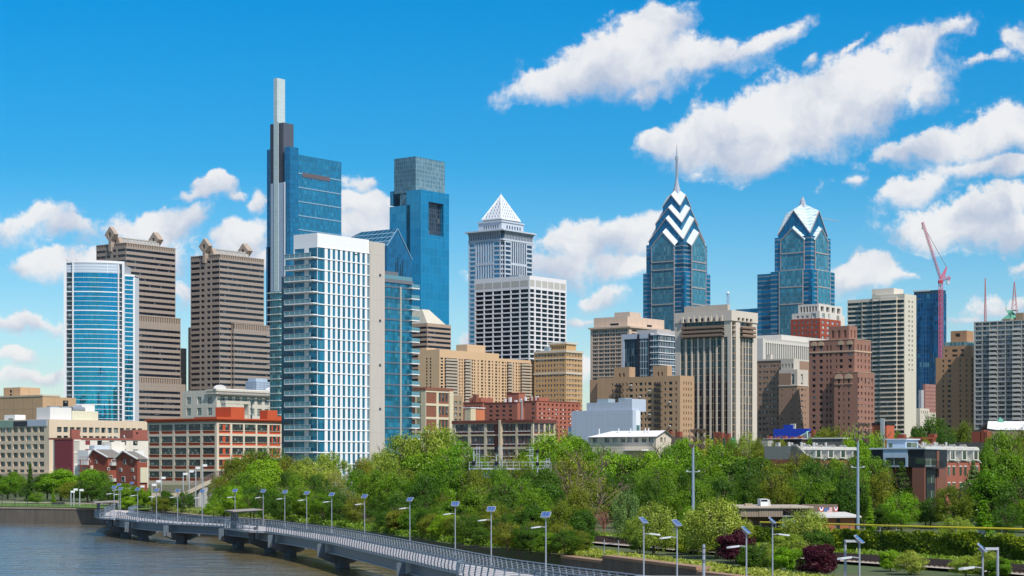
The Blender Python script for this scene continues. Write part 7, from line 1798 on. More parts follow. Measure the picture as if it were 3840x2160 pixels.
b.mb('cupola', wall('verdigris', (.12, .34, .25))).tube(((3800 - 3700) * k, 10, zr), ((3800 - 3700) * k, 10, zr + 1.6), 1.5, .2, 6); b.finish()
# roofs behind the tree tops, centre right
BLU = wall('cobalt_panel', (.015, .06, .50), .6, .04, panel=(3, 3, .1))
b = Bld('blue_screen_building', 'bright cobalt blue panelled rooftop structure below the gothic apartments', 3033, 640, 7)
b.block('wall', BLU, 0, 1.2, 0, b.ly(2901), 0, b.z(1607)); b.block('wall', BLU, .02, 1.2, b.ly(2973), b.ly(2938), b.z(1607), b.z(1592)); b.mb('white_box', plain('off_white', (.5, .46, .42))).box(.3, 1, b.ly(2985, 1.), b.ly(2968, 1.), b.z(1607), b.z(1588)); b.finish()
b = Bld('slate_roof_house', 'dark slate hipped roof with pale green copper ridges and brick chimney, centre right', 3030, 560, 7, 'house')
WL = b.ly(2970); m = b.mb('slate_roof', wall('blue_slate', (.10, .10, .12))); z0, z1 = b.z(1650), b.z(1617); m.quad((0, WL, z0), (0, 0, z0), (3, 2, z1), (3, WL - 4, z1)); m.quad((0, 0, z0), (9, 0, z0), (5, 2, z1), (3, 2, z1)); m.quad((0, WL, z0), (3, WL - 4, z1), (5, WL - 4, z1), (9, WL, z0))
e = b.mb('copper_ridge', plain('pale_verdigris', (.30, .52, .42))); e.bar((0, 0, z0), (3, 2, z1), .25, .25); e.bar((3, 2, z1), (3, WL - 4, z1), .25, .25); e.bar((0, WL, z0), (3, WL - 4, z1), .25, .25)
b.mb('wall', BR2).box(.3, 9, .3, WL - .3, 0, z0); b.mb('chimney', BR2).box(-1, .4, b.ly(3058), b.ly(3047), 0, b.z(1613)) if b.ly(3058) < b.ly(3047) else None; b.finish()
def exr(r, WL, SL):
    r.mb('white_edge', plain('white_trim', (.74, .72, .68))).box(-.2, 8, -.2, WL, r.z(1646), r.z(1644))
    for i in range(5): m = MB(BR2); y = WL * (i + .5) / 5; m.box(2, 3, y, y + 1.2, r.z(1644), r.z(1634 + i % 2 * 3)); r.extra.append(('chimney', m))
simple_block('row_house', 'row house with long black mansard roof among the treetops below the gothic apartments', 3005, 500, 2862, 3010, 1646, wall('black_mansard', (.03, .03, .033)), extra=exr)
simple_block('row_house', 'row house with long flat white roof left of the slate mansards, centre right', 3160, 480, 3045, 3162, 1645, wall('grey_shingle', (.16, .15, .14), panel=(60, .5, .06)), extra=lambda r, WL, SL: r.mb('white_edge', plain('white_trim', (.74, .72, .68))).box(-.2, 8, -.2, WL, r.z(1645), r.z(1641)))
def exg(r, WL, SL):
    for px, yt in ((2695, 1620), (2711, 1622), (2737, 1625)): y = r.ly(px); m = MB(BR2); m.box(-.5, .8, y, y + 1.3, 0, r.z(yt)); r.extra.append(('chimney', m))
simple_block('copper_roof_house', 'row of green copper roofed houses with three brick chimneys before the ribbed tower', 2745, 560, 2665, 2760, 1642, wall('verdigris', (.12, .34, .25)), extra=exg)
simple_block('brown_stone_house', 'brown stone house with dark dormer roof left of the floodlight mast, centre right', 2560, 560, 2520, 2590, 1638, wall('brown_stone_wall', (.20, .15, .12)), extra=lambda r, WL, SL: (r.mb('chimney', BR2).box(0, 1.5, 1, 2.6, r.z(1640), r.z(1618)), r.mb('chimney', BR2).box(0, 1.2, 4, 5.2, r.z(1640), r.z(1616))))
simple_block('pale_row_house', 'pale grey gabled row house peeking over the treetops below the gothic apartments', 2880, 470, 2790, 2900, 1652, wall('pale_grey_stucco', (.42, .40, .36)))

# ------------------------------------------------------------ parapet of the ramp that climbs to the bridge
rp = empty('ramp_parapet', (6.0, 100, 4), 0, 'pale concrete parapet of the walkway ramp along the bottom right edge', 'parapet')
m = MB(wall('pale_parapet', (.52, .50, .47))); m.prism([(.5, 0, 4.2), (23, -1.5, 4.2), (23, -1.5, 5.06), (.5, 0, 5.06)], (0, -.3, 0)); obj('parapet_wall', m, rp)
m = MB(wall('pale_parapet_cap', (.62, .60, .57))); m.prism([(.4, .06, 5.06), (23, -1.44, 5.06), (23, -1.44, 5.17), (.4, .06, 5.17)], (0, -.42, 0)); obj('coping', m, rp)
m = MB(wall('ramp_deck', (.40, .38, .36))); m.prism([(0, 0, 3.9), (23, -1.5, 3.9), (23, -1.5, 4.2), (0, 0, 4.2)], (0, -5, 0)); obj('deck', m, rp)
for x in (3, 11, 19): m = MB(PIERM); m.tube((x, -2.6, -6), (x, -2.6, 3.9), .8, .8, 12); obj('column', m, rp)
# ============================================================ TREES
def leaf_mat(name, c, c2, trans=.27):
    k_ = .55 if 'dark' in name or 'purple' in name or 'pine' in name else 1
    c = (c[0] * 1.25, c[1] * 1.15, c[2] * .7); c2 = (min(c2[0] * (1 + .65 * k_), .38), min(c2[1] * (1 + .45 * k_), .46), c2[2] * .8)
    if 'purple' in name: c2 = (.08, .012, .03)
    m = bpy.data.materials.new(name); m.use_nodes = True; t = NT(m.node_tree); t.n.clear()
    oi = t.node('ShaderNodeObjectInfo'); at = t.node('ShaderNodeAttribute', attribute_name='leaf_tone')
    col = t.mix(at.outputs['Fac'], (*c, 1), (*c2, 1))
    r = t.m('ADD', .80, t.m('MULTIPLY', oi.outputs['Random'], .45)); col = t.mix(1., col, t.comb(r, t.m('ADD', .9, t.m('MULTIPLY', oi.outputs['Random'], .2)), r), 'MULTIPLY')
    d = t.node('ShaderNodeBsdfDiffuse'); t.l.new(col, d.inputs[0])
    tr = t.node('ShaderNodeBsdfTranslucent'); t.l.new(t.mix(1., col, (1.0, 1.15, .5, 1), 'MULTIPLY'), tr.inputs[0])
    gl = t.node('ShaderNodeBsdfGlossy'); gl.inputs['Roughness'].default_value = .38; gl.inputs[0].default_value = (.9, .95, .9, 1)
    m1 = t.node('ShaderNodeMixShader'); m1.inputs[0].default_value = trans; t.l.new(d.outputs[0], m1.inputs[1]); t.l.new(tr.outputs[0], m1.inputs[2])
    m2 = t.node('ShaderNodeMixShader'); m2.inputs[0].default_value = .015; t.l.new(m1.outputs[0], m2.inputs[1]); t.l.new(gl.outputs[0], m2.inputs[2])
    o = t.node('ShaderNodeOutputMaterial'); t.l.new(m2.outputs[0], o.inputs[0]); return m
LM = {
 'dark': leaf_mat('leaves_dark', (.030, .085, .010), (.065, .15, .016)),
 'mid': leaf_mat('leaves_mid', (.050, .13, .010), (.11, .23, .016)),
 'bright': leaf_mat('leaves_bright', (.08, .20, .010), (.16, .34, .018)),
 'light': leaf_mat('leaves_light', (.13, .22, .03), (.26, .38, .07)),
 'olive': leaf_mat('leaves_olive', (.075, .11, .012), (.14, .19, .025)),
 'yellow': leaf_mat('leaves_yellow', (.14, .20, .010), (.26, .32, .02)),
 'birch': leaf_mat('leaves_birch', (.12, .20, .02), (.30, .40, .09)),
 'pale': leaf_mat('leaves_pale', (.14, .17, .07), (.26, .30, .14)),
 'purple': leaf_mat('leaves_purple', (.035, .006, .014), (.11, .018, .035)),
 'blue': leaf_mat('leaves_blue_green', (.05, .11, .05), (.16, .26, .13)),
 'pine': leaf_mat('leaves_pine', (.03, .07, .015), (.07, .13, .03)),
 'hedge': leaf_mat('leaves_hedge', (.05, .11, .010), (.17, .25, .016)),
}
BARK = wall('bark', (.10, .075, .05), .95, .3, 2); BARKR = wall('bark_reddish', (.20, .11, .07), .95, .3, 2)
def leaf_mesh(name, cen, nor, size, tone, rng, elong=1.5):
    n = len(cen); rv = rng.normal(size=(n, 3)); nrm_ = nor + rv * .75; nrm_ /= np.linalg.norm(nrm_, axis=1)[:, None]
    a = np.cross(nrm_, rng.normal(size=(n, 3))); a /= np.linalg.norm(a, axis=1)[:, None] + 1e-9; b_ = np.cross(nrm_, a)
    s = size[:, None]; a = a * s * .5 * elong; b_ = b_ * s * .5
    V = np.empty((n, 4, 3)); V[:, 0] = cen - a; V[:, 1] = cen + b_ * .8 ; V[:, 2] = cen + a; V[:, 3] = cen - b_ * .8
    me = bpy.data.meshes.new(name); me.vertices.add(4 * n); me.vertices.foreach_set('co', V.astype(np.float32).ravel())
    me.loops.add(4 * n); me.loops.foreach_set('vertex_index', np.arange(4 * n, dtype=np.int32))
    me.polygons.add(n); me.polygons.foreach_set('loop_start', np.arange(0, 4 * n, 4, dtype=np.int32)); me.polygons.foreach_set('loop_total', np.full(n, 4, dtype=np.int32))
    at = me.attributes.new('leaf_tone', 'FLOAT', 'POINT'); at.data.foreach_set('value', np.repeat(tone, 4).astype(np.float32))
    me.update(calc_edges=True); return me
def crown_round(seed, n_cl=60, per=420, leaf=.30, rx=6., z0=1.2, z1=12., power=.5, cl_r=(1.0, 2.1), up=0, wild=0):
    rng = np.random.default_rng(seed); C_, N_, S_, T_ = [], [], [], []
    zc, rz = (z0 + z1) / 2, (z1 - z0) / 2
    for i in range(n_cl):
        while True:
            d = rng.normal(size=3); d /= np.linalg.norm(d)
            if d[2] > -.75: break
        rad = rng.uniform(.45, 1.0) ** power
        r = rng.uniform(*cl_r)
        lump = 1 + (.18 + .16 * wild) * math.sin(3 * math.atan2(d[1], d[0]) + seed) + .12 * math.sin(5 * d[2] + seed * 2)
        c = np.array([d[0] * (rx - r * .6) * rad * lump, d[1] * (rx - r * .6) * rad * lump, zc + d[2] * (rz - r * .5) * rad * (1 + .1 * math.sin(seed + 4 * d[0]))])
        k = int(per * (r / 1.5) ** 2); q = rng.normal(size=(k, 3)); q /= np.linalg.norm(q, axis=1)[:, None]
        rr = r * rng.uniform(.45, 1.12, size=(k, 1)) ** .6
        sc = np.array([1.15, 1.15, .78 if not up else 1.5])
        p = c + q * rr * sc
        C_.append(p); N_.append(q * .7 + np.array([0, 0, .5]) + d * .3); S_.append(rng.uniform(.6, 1.3, size=k) * leaf); T_.append(np.clip(rng.uniform(0, 1) * .6 + rng.uniform(0, .5, size=k), 0, 1))
    # stray sprays beyond the outline
    k = 900 + 2200 * wild; d = rng.normal(size=(k, 3)); d /= np.linalg.norm(d, axis=1)[:, None]; p = d * np.array([rx, rx, rz]) * rng.uniform(.8 - .15 * wild, 1.08 + .08 * wild, size=(k, 1)) + np.array([0, 0, zc]); ok = p[:, 2] > z0; p = p[ok]
    C_.append(p); N_.append(d[ok]); S_.append(np.full(len(p), leaf * .9)); T_.append(rng.uniform(.4, 1, size=len(p)))
    return leaf_mesh('crown', np.concatenate(C_), np.concatenate(N_), np.concatenate(S_), np.concatenate(T_), rng)
def crown_cone(seed, layers=16, per=900, leaf=.28, rx=3., z1=12., z0=.6, droop=.25):
    rng = np.random.default_rng(seed); C_, N_, S_, T_ = [], [], [], []
    for i in range(layers):
        f = i / (layers - 1); z = z0 + (z1 - z0) * f; R_ = rx * (1 - f) ** .8 + .25
        nb = 9
        for j in range(nb):
            an = rng.uniform(0, 2 * math.pi); L = R_ * rng.uniform(.7, 1.15); k = int(per / nb * (R_ / rx + .25))
            t_ = rng.uniform(.1, 1, size=k); p = np.stack([math.cos(an) * t_ * L, math.sin(an) * t_ * L, z - droop * t_ * L], 1) + rng.normal(size=(k, 3)) * np.array([.28, .28, .16]) * (1.2 - .4 * t_[:, None])
            C_.append(p); N_.append(np.tile([math.cos(an) * .4, math.sin(an) * .4, .8], (k, 1))); S_.append(rng.uniform(.6, 1.2, size=k) * leaf); T_.append(rng.uniform(0, 1, size=k))
    return leaf_mesh('crown', np.concatenate(C_), np.concatenate(N_), np.concatenate(S_), np.concatenate(T_), rng)
def trunk_mesh(seed, h=12., r=.32, mat=BARK, limbs=7, bare=False, depth=3):
    rng = random.Random(seed); m = MB(mat)
    def grow(a, d, L, r, lev):
        b_ = a + d * L; m.tube(a, b_, r, r * .62, 6 if lev < 2 else 4)
        if lev >= depth: return
        for k in range(3 if lev else limbs):
            s = a + d * L * (rng.uniform(.45, 1.) if lev == 0 else rng.uniform(.5, 1.0)); nd = (d + Vector((rng.uniform(-1, 1), rng.uniform(-1, 1), rng.uniform(-.15, .6))) * .85).normalized()
            grow(s, nd, L * rng.uniform(.42, .62), r * .5, lev + 1)
    grow(Vector((0, 0, -.4)), Vector((rng.uniform(-.06, .06), rng.uniform(-.06, .06), 1)).normalized(), h * .62, r, 0)
    return m.mesh('trunk')
WILD = [crown_round(s, 52, 300, .27, power=.25, cl_r=(.55, 1.9), wild=1) for s in (71, 72, 73, 74)]
PROTO = {
 'broad': [crown_round(s) for s in (1, 2, 3, 4)],
 'fine': [crown_round(s, 90, 260, .24, cl_r=(.7, 1.5)) for s in (11, 12)],
 'sparse': [crown_round(s, 46, 130, .24, cl_r=(.6, 1.3)) for s in (21, 22)],
 'up': [crown_round(s, 75, 330, .26, rx=5., z0=.3, cl_r=(.6, 1.3), up=1) for s in (31, 32)],
 'cone': [crown_cone(41), crown_cone(42)],
 'cedar': [crown_cone(51, 12, 3200, .34, 6., 12., 1.5, -.05)],
 'bush': [crown_round(s, 60, 420, .30, rx=6., z0=-.3, z1=12) for s in (61, 62)],
}
TRUNK = [trunk_mesh(s) for s in (1, 2, 3)]; TWIG = [trunk_mesh(s, 17., .3, wall('bare_twigs', (.20, .155, .105), .95, .3, 2), 12, True, 4) for s in (7, 8)]; REDT = [trunk_mesh(9, 15., .2, wall('red_twigs', (.24, .10, .07), .95, .3, 2), 18, True, 4)]
KIND = {  # kind: (shape, leaves, tree name, words)
 'dark': ('broad', 'dark', 'broadleaf_tree', 'dark green broadleaf tree'), 'mid': ('broad', 'mid', 'broadleaf_tree', 'green broadleaf tree'), 'bright': ('broad', 'bright', 'broadleaf_tree', 'bright green broadleaf tree'),
 'light': ('fine', 'light', 'young_tree', 'light green feathery tree'), 'olive': ('fine', 'olive', 'broadleaf_tree', 'olive green fine leaved tree'), 'yellow': ('broad', 'yellow', 'broadleaf_tree', 'yellow green tree'),
 'birch': ('up', 'birch', 'birch_tree', 'pale upswept birch'), 'pale': ('sparse', 'pale', 'sparse_tree', 'sparse grey green tree'), 'purple': ('bush', 'purple', 'purple_shrub', 'purple leaved shrub'),
 'blue': ('up', 'blue', 'blue_green_tree', 'blue green poplar'), 'pine': ('cedar', 'pine', 'pine_tree', 'layered pine'), 'conifer': ('cone', 'dark', 'conifer', 'narrow dark conifer'), 'cedar': ('cedar', 'blue', 'cedar_tree', 'grey green cedar'),
 'bush': ('bush', 'mid', 'shrub', 'rounded green shrub'), 'bushb': ('bush', 'bright', 'shrub', 'bright green shrub'), 'bushd': ('bush', 'dark', 'shrub', 'dark green shrub'), 'busho': ('bush', 'olive', 'shrub', 'olive green shrub'),
 'twig': ('sparse', 'olive', 'half_bare_tree', 'half bare brown tree'), 'redtwig': (None, None, 'dead_shrub', 'dead reddish shrub'), 'conb': ('cone', 'bright', 'conifer', 'bright green conical tree'),
}
MARKS = [(0, 'the cream office'), (200, 'the maroon wall'), (330, 'the gabled houses'), (560, 'factory left half'), (800, 'factory right half'), (1060, 'white tower balconies'), (1190, 'white tower face'), (1400, 'grey blind wall'), (1545, 'cream loft building'), (1700, 'low brown factory'), (1850, 'the signal gantry'), (1990, 'low factory end'), (2100, 'stepped blue building'), (2220, 'white hall left'), (2370, 'white hall right'), (2520, 'the left floodlight'), (2640, 'the ribbed tower'), (2760, 'ribbed tower corner'), (2860, 'the gothic apartments'), (2980, 'plum brick block'), (3100, 'the left terrace'), (3200, 'the right floodlight'), (3290, 'the modern house'), (3440, 'modern house brickwork'), (3560, 'the right terrace'), (3660, 'the grey cedar'), (3750, 'stone hall roof')]
TREES = []
def T_(px, yt, w, Y, kind, row=None, h=None): TREES.append((px, yt, w, Y, kind, row, h))
L = 'on park lawn'
for a in [(28,1790,110,545,'mid'),(-30,1770,120,560,'dark'),(113,1742,40,520,'conifer'),(60,1768,90,575,'mid'),(230,1756,150,525,'bright'),(176,1772,110,545,'dark'),(265,1808,100,505,'olive'),(140,1845,62,492,'mid'),(343,1757,110,515,'bright'),(390,1768,70,505,'mid'),(330,1800,110,500,'dark'),(455,1812,110,500,'mid'),(502,1822,90,505,'dark'),(555,1850,80,455,'bushb'),(498,1868,100,450,'bush'),(415,1862,90,470,'bushd'),(623,1840,70,418,'dark'),(692,1842,66,415,'dark'),(200,1832,22,492,'conb'),(100,1812,60,530,'dark'),(480,1885,60,445,'bushb'),(600,1893,70,415,'busho')]: T_(*a, L)
L = 'behind the boardwalk'
for a in [(885,1725,140,415,'olive'),(950,1694,160,440,'olive'),(1015,1682,160,455,'mid'),(983,1738,160,405,'bright'),(1075,1706,160,450,'olive'),(1140,1708,140,420,'light'),(1229,1700,140,425,'light'),(1180,1760,150,400,'light'),(1296,1784,140,395,'pale'),(868,1799,150,395,'olive'),(840,1860,110,385,'mid'),(800,1905,70,380,'bushb'),(916,1850,130,372,'bright'),(1000,1850,150,380,'dark'),(1090,1862,150,375,'pale'),(1110,1872,130,355,'mid'),(1203,1860,160,350,'mid'),(1215,1895,120,340,'mid'),(1305,1870,110,345,'pale'),(1334,1895,90,322,'olive'),(1365,1746,110,410,'olive'),(1270,1895,100,335,'dark'),(1020,1885,130,352,'dark'),(1045,1790,150,400,'dark'),(940,1890,100,365,'mid'),(1150,1830,140,385,'mid')]: T_(*a, L)
L = 'in tall wood'
for a in [(1420,1683,140,420,'light'),(1520,1626,190,400,'light'),(1640,1602,200,385,'light'),(1715,1650,150,370,'bright'),(1580,1690,240,350,'mid'),(1680,1720,220,335,'mid'),(1464,1785,190,345,'mid'),(1400,1830,110,350,'olive'),(1550,1800,230,318,'mid'),(1650,1820,220,305,'dark'),(1450,1893,130,318,'dark'),(1540,1900,170,300,'dark'),(1620,1925,200,285,'mid'),(1740,1800,190,310,'dark'),(1790,1730,150,330,'mid'),(1730,1900,200,282,'olive'),(1660,1955,160,268,'olive'),(1540,1945,130,292,'dark'),(1400,1945,60,318,'twig'),
 (1845,1705,130,345,'olive'),(1930,1708,150,340,'olive'),(1985,1712,130,350,'bright'),(1830,1775,170,285,'olive'),(1930,1772,190,290,'olive'),(2010,1768,170,288,'olive'),(2060,1730,150,330,'mid'),
 (2074,1612,190,420,'bright'),(2140,1622,130,440,'bright'),(2000,1660,130,420,'mid'),(2190,1648,150,425,'mid'),(2256,1676,130,415,'mid'),(2322,1692,140,395,'bright'),(2395,1700,110,390,'olive'),(2450,1692,130,385,'bright'),(2510,1665,150,400,'mid'),(2565,1645,130,420,'bright'),(2640,1645,170,425,'yellow'),(2700,1662,140,415,'mid'),(2770,1672,150,405,'olive'),(2799,1625,100,470,'light'),(2860,1685,150,400,'olive'),(2925,1690,140,395,'mid'),(2960,1705,120,390,'olive'),
 (2110,1745,160,330,'olive'),(2293,1700,220,350,'bright'),(2368,1740,200,335,'mid'),(2450,1780,190,325,'mid'),(2521,1712,200,355,'bright'),(2604,1720,210,350,'mid'),(2720,1700,230,360,'mid'),(2820,1732,220,345,'dark'),(2920,1755,200,335,'olive'),(2560,1820,190,310,'mid'),(2660,1800,200,315,'dark'),(2760,1800,200,318,'mid'),(2860,1820,190,312,'olive'),(2960,1815,200,318,'dark'),(2230,1780,160,330,'dark'),(2400,1830,150,300,'dark'),
 (3020,1725,150,340,'olive'),(3065,1745,190,325,'dark'),(3137,1712,130,345,'mid'),(3150,1770,180,322,'mid'),(3228,1728,160,325,'mid'),(3290,1745,130,322,'mid'),(3269,1790,180,305,'mid'),(3140,1830,200,305,'dark'),(3041,1840,190,308,'mid')]: T_(*a, L)
L = 'by the river'
for a in [(1850,1850,220,275,'mid'),(1941,1850,220,262,'dark'),(2010,1845,200,268,'mid'),(1900,1935,200,255,'olive'),(2050,1925,210,243,'dark'),(2130,1945,190,241,'mid'),(1960,1975,180,246,'dark'),(2060,2000,160,234,'dark'),(2140,2005,130,234,'olive'),(1800,1965,160,258,'olive'),(1860,2005,150,246,'dark'),(1980,2045,110,236,'bushd'),(2190,2040,70,243,'bushb'),(2120,2075,110,224,'bushd'),(1905,2085,120,238,'busho'),(1990,2085,110,231,'bushd'),(2060,2095,100,226,'bush'),(1760,2040,130,254,'bushd'),(1680,2010,120,266,'bushb'),(1600,1985,120,276,'bushd'),(1500,1968,110,292,'busho'),(1440,1955,90,300,'bushd'),(2175,2060,80,226,'busho'),(2125,1860,150,262,'olive')]: T_(*a, L)
for a in [(2150,1697,230,300,'twig'),(2230,1800,220,282,'twig'),(2264,1895,120,268,'redtwig'),(2170,1905,130,272,'twig')]: T_(*a, 'in the wood')
L = 'by the railway'
for a in [(2347,1835,110,252,'blue'),(2451,1878,160,222,'birch'),(2390,1935,90,228,'light'),(2687,1863,230,214,'birch'),(2600,1925,120,222,'birch'),(2579,1900,70,248,'bushb'),(2790,1945,90,225,'birch'),(2762,2000,140,203,'purple'),(2770,1975,70,206,'purple'),(2830,2055,120,190,'bushd'),(2900,2060,110,190,'light'),(2555,2035,50,222,'yellow'),(3020,1905,180,218,'birch'),(2960,2000,140,210,'light'),(3060,2010,120,215,'bushd'),(3065,2080,150,180,'purple'),(2950,2075,120,185,'bushb'),(3339,2058,80,187,'bushb'),(3414,2068,130,182,'birch'),(3621,2095,120,178,'light'),(3704,2062,110,178,'birch'),(3750,2095,90,176,'bush'),(2400,2010,70,226,'bush'),(2490,1990,120,232,'light'),(2640,2010,160,224,'light')]: T_(*a, L)
L = 'behind the hedge'
for a in [(3381,1742,130,300,'pine'),(3381,1842,130,285,'bright'),(3263,1868,52,268,'conb'),(3571,1815,150,295,'olive'),(3488,1866,110,300,'bushd'),(3330,1885,110,295,'dark'),(3650,1735,110,330,'cedar'),(3580,1938,130,232,'light'),(3724,1765,200,300,'mid'),(3800,1700,190,310,'mid'),(3690,1880,90,255,'conb'),(3774,1893,120,262,'dark'),(3840,1790,200,290,'dark'),(3640,1850,120,300,'dark'),(3560,1900,110,310,'dark'),(3470,1910,90,305,'bushd'),(3850,1870,150,280,'mid'),(3720,1860,150,305,'dark'),(3290,1935,60,300,'bushd'),(3240,1860,110,310,'dark')]: T_(*a, L)
L = 'among house roofs'
for a in [(3493,1566,140,560,'dark'),(3440,1600,80,560,'dark'),(3545,1600,90,550,'dark'),(3617,1581,105,560,'olive'),(3207,1606,110,480,'bright'),(3137,1600,120,520,'olive'),(3095,1612,110,520,'olive'),(3280,1622,120,470,'bright'),(3366,1615,40,520,'mid'),(3766,1614,170,420,'mid'),(3830,1604,130,430,'olive'),(3700,1665,90,400,'mid'),(3060,1628,80,500,'mid'),(3240,1640,120,440,'bright'),(2850,1640,90,450,'olive'),(2920,1648,110,440,'olive'),(2700,1640,80,470,'olive'),(3470,1640,60,400,'yellow'),(3420,1628,30,500,'mid'),(2740,1650,90,440,'mid'),(3020,1662,90,430,'mid')]: T_(*a, L)
T2 = []
for (px, yt, w, Y, kind, row, h) in TREES:              # low broad ones become pairs of taller, narrower trees
    if row in ('behind the boardwalk', 'in tall wood', 'by the river') and yt > 1720 and not kind.startswith('bush') and 'twig' not in kind:
        yt -= 22 if yt < 1800 else 40
        if w > 125 and yt > 1740:
            T2 += [(px - w * .27, yt + random.Random(px).uniform(-16, 22), w * .62, Y + 3, kind, row, h), (px + w * .27, yt + random.Random(px + 1).uniform(-16, 22), w * .62, Y - 4, random.Random(px).choice([kind, 'dark', 'olive', 'mid']), row, h)]; continue
    T2.append((px, yt, w, Y, kind, row, h))
TREES = T2
T_(3000, 1688, 110, 343, 'olive', 'in tall wood'); T_(3052, 1712, 90, 338, 'dark', 'in tall wood')
random.seed(5); seen = {}; REC = []
ORDW = ['left', 'second', 'third', 'fourth', 'fifth', 'sixth', 'seventh', 'eighth', 'ninth', 'tenth']
for (px, yt, w, Y, kind, row, h) in TREES:
    near = [nm for x, nm in MARKS if x <= max(px, 0)][-1]
    lay = 'high' if yt < 1700 else ('mid height' if yt < 1830 else 'low')
    key = (KIND[kind][3], row, near, lay); REC.append((px, yt, w, Y, kind, key)); seen.setdefault(key, []).append(px)
protoC, protoT = {}, {}
def place_tree(px, yt, w, Y, kind, key):
    shape, leaf, name, words = KIND[kind]
    top = P(px, yt, Y); zg = gz(top.x, top.y) - .1; h = max(top.z - zg, 2.); wid = w * Y / F
    if kind.startswith('bush') or kind == 'purple': h = max(h, .9 * wid)
    rz = random.uniform(0, 6.28)
    ps = sorted(seen[key]); lab = f"{key[3]} {words} {key[1]}, "
    if len(ps) > 1: lab += {0: 'leftmost', len(ps) - 1: 'rightmost'}.get(ps.index(px)) or (ORDW[ps.index(px)] + ' from left' if len(ps) > 3 else 'middle one')
    lab += f", below {key[2]}" if len(ps) > 1 else f"below {key[2]}"; row = key[1]
    ws = lab.split(); lab = ' '.join(ws[:16])
    r = empty(name, (top.x, top.y, zg), rz, lab, 'shrub' if 'shrub' in name else 'tree', ('shrubs ' if 'shrub' in name else 'trees ') + row)
    if shape:
        me = random.choice(PROTO[shape] + (WILD if shape in ('broad', 'fine') else []) + (WILD[:2] if shape == 'bush' and kind != 'purple' else [])); R0 = {'cone': 3., 'up': 5., 'sparse': 5.6}.get(shape, 5.9); s = wid / 2 / R0
        o = bpy.data.objects.new('crown', me); COL.objects.link(o); o.parent = r; o.scale = (s, s, h / 12.)
        if not me.materials: me.materials.append(LM[leaf])
        o.material_slots[0].link = 'OBJECT'; o.material_slots[0].material = LM[leaf]
    tm = {'twig': TWIG, 'redtwig': REDT}.get(kind, TRUNK); me = random.choice(tm)
    o = bpy.data.objects.new('trunk' if kind != 'redtwig' else 'twigs', me); COL.objects.link(o); o.parent = r; q = wid / 9.
    o.scale = (q if kind not in ('twig', 'redtwig') else q * .85, q if kind not in ('twig', 'redtwig') else q * .85, h / 12. * (1 if kind not in ('twig', 'redtwig') else .72))
    return r
for rec in REC: place_tree(*rec)

# ------------------------------------------------------------ ivy hedge over the field fence, with its yellow top rail
HP = [(29.5, 260), (37, 241), (44, 214), (51, 196), (59, 181), (72, 158)]
hp = lerp_path(HP, 1.0); rng = np.random.default_rng(77)
C_, N_, S_, T2 = [], [], [], []
for i, (x, y) in enumerate(hp[:-1]):
    d = Vector(hp[i + 1]) - Vector((x, y)); d.normalize(); n = Vector((d.y, -d.x)); n = -n if n.y > 0 else n       # towards the river
    z0 = gz(x, y); H = 6.7 + (258 - y) * .0185 - z0; k = 700
    lump = .5 + .5 * math.sin(i * .45) * math.sin(i * .17 + 1)
    zz_ = rng.uniform(-.4, H - .35 + .4 * rng.uniform(0, 1), size=k); th = .35 + .55 * lump + .5 * (1 - zz_ / H) + .25 * np.sin(zz_ * 2.2 + i * .6)
    off = th * rng.uniform(.3, 1.05, size=k); al_ = rng.uniform(-.6, .6, size=k)
    C_.append(np.stack([x + n.x * off + d.x * al_, y + n.y * off + d.y * al_, z0 + zz_], 1)); N_.append(np.tile([n.x, n.y, .6], (k, 1))); S_.append(rng.uniform(.18, .36, size=k)); T2.append(np.clip(rng.uniform(0, 1, size=k) * .7 + .3 * np.sin(zz_ * 1.7 + i * .8), 0, 1))
hm = leaf_mesh('ivy_hedge', np.concatenate(C_), np.concatenate(N_), np.concatenate(S_), np.concatenate(T2), rng, 1.2); hm.materials.append(LM['hedge'])
tag(obj('ivy_hedge', hm), 'long ivy covered hedge below the yellow rail, right', 'hedge')
yr = empty('field_fence', (0, 0, 0), 0, 'mesh field fence with bright yellow top rail above the ivy hedge', 'fence')
m = MB(plain('yellow_rail', (.85, .66, .02), .5)); 
for a, c in zip(hp[8:], hp[9:]): m.tube((a[0], a[1], 7.2 + (258 - a[1]) * .0185), (c[0], c[1], 7.2 + (258 - c[1]) * .0185), .10, .10, 8)
obj('yellow_rail', m, yr)
for a in hp[::4]: m = MB(plain('fence_post_grey', (.3, .31, .32))); m.tube((a[0], a[1], gz(*a)), (a[0], a[1], 7.1 + (258 - a[1]) * .0185), .06); obj('post', m, yr)
# chain link panel on the river wall
cf = empty('gate_panel', tuple(P(2266, 2097, 218)), -1.1, 'chain link panel with white cross rail beside the tracks, bottom centre', 'fence'); cf.location.z = 4.5
m = MB(POLE); m.tube((0, 0, 0), (0, 0, 1.9), .05); m.tube((3.2, 0, 0), (3.2, 0, 1.9), .05); obj('post', m, cf); m = MB(plain('white_trim', (.74, .72, .68))); m.bar((0, 0, 1.35), (3.2, 0, 1.6), .06, .06); obj('cross_rail', m, cf)

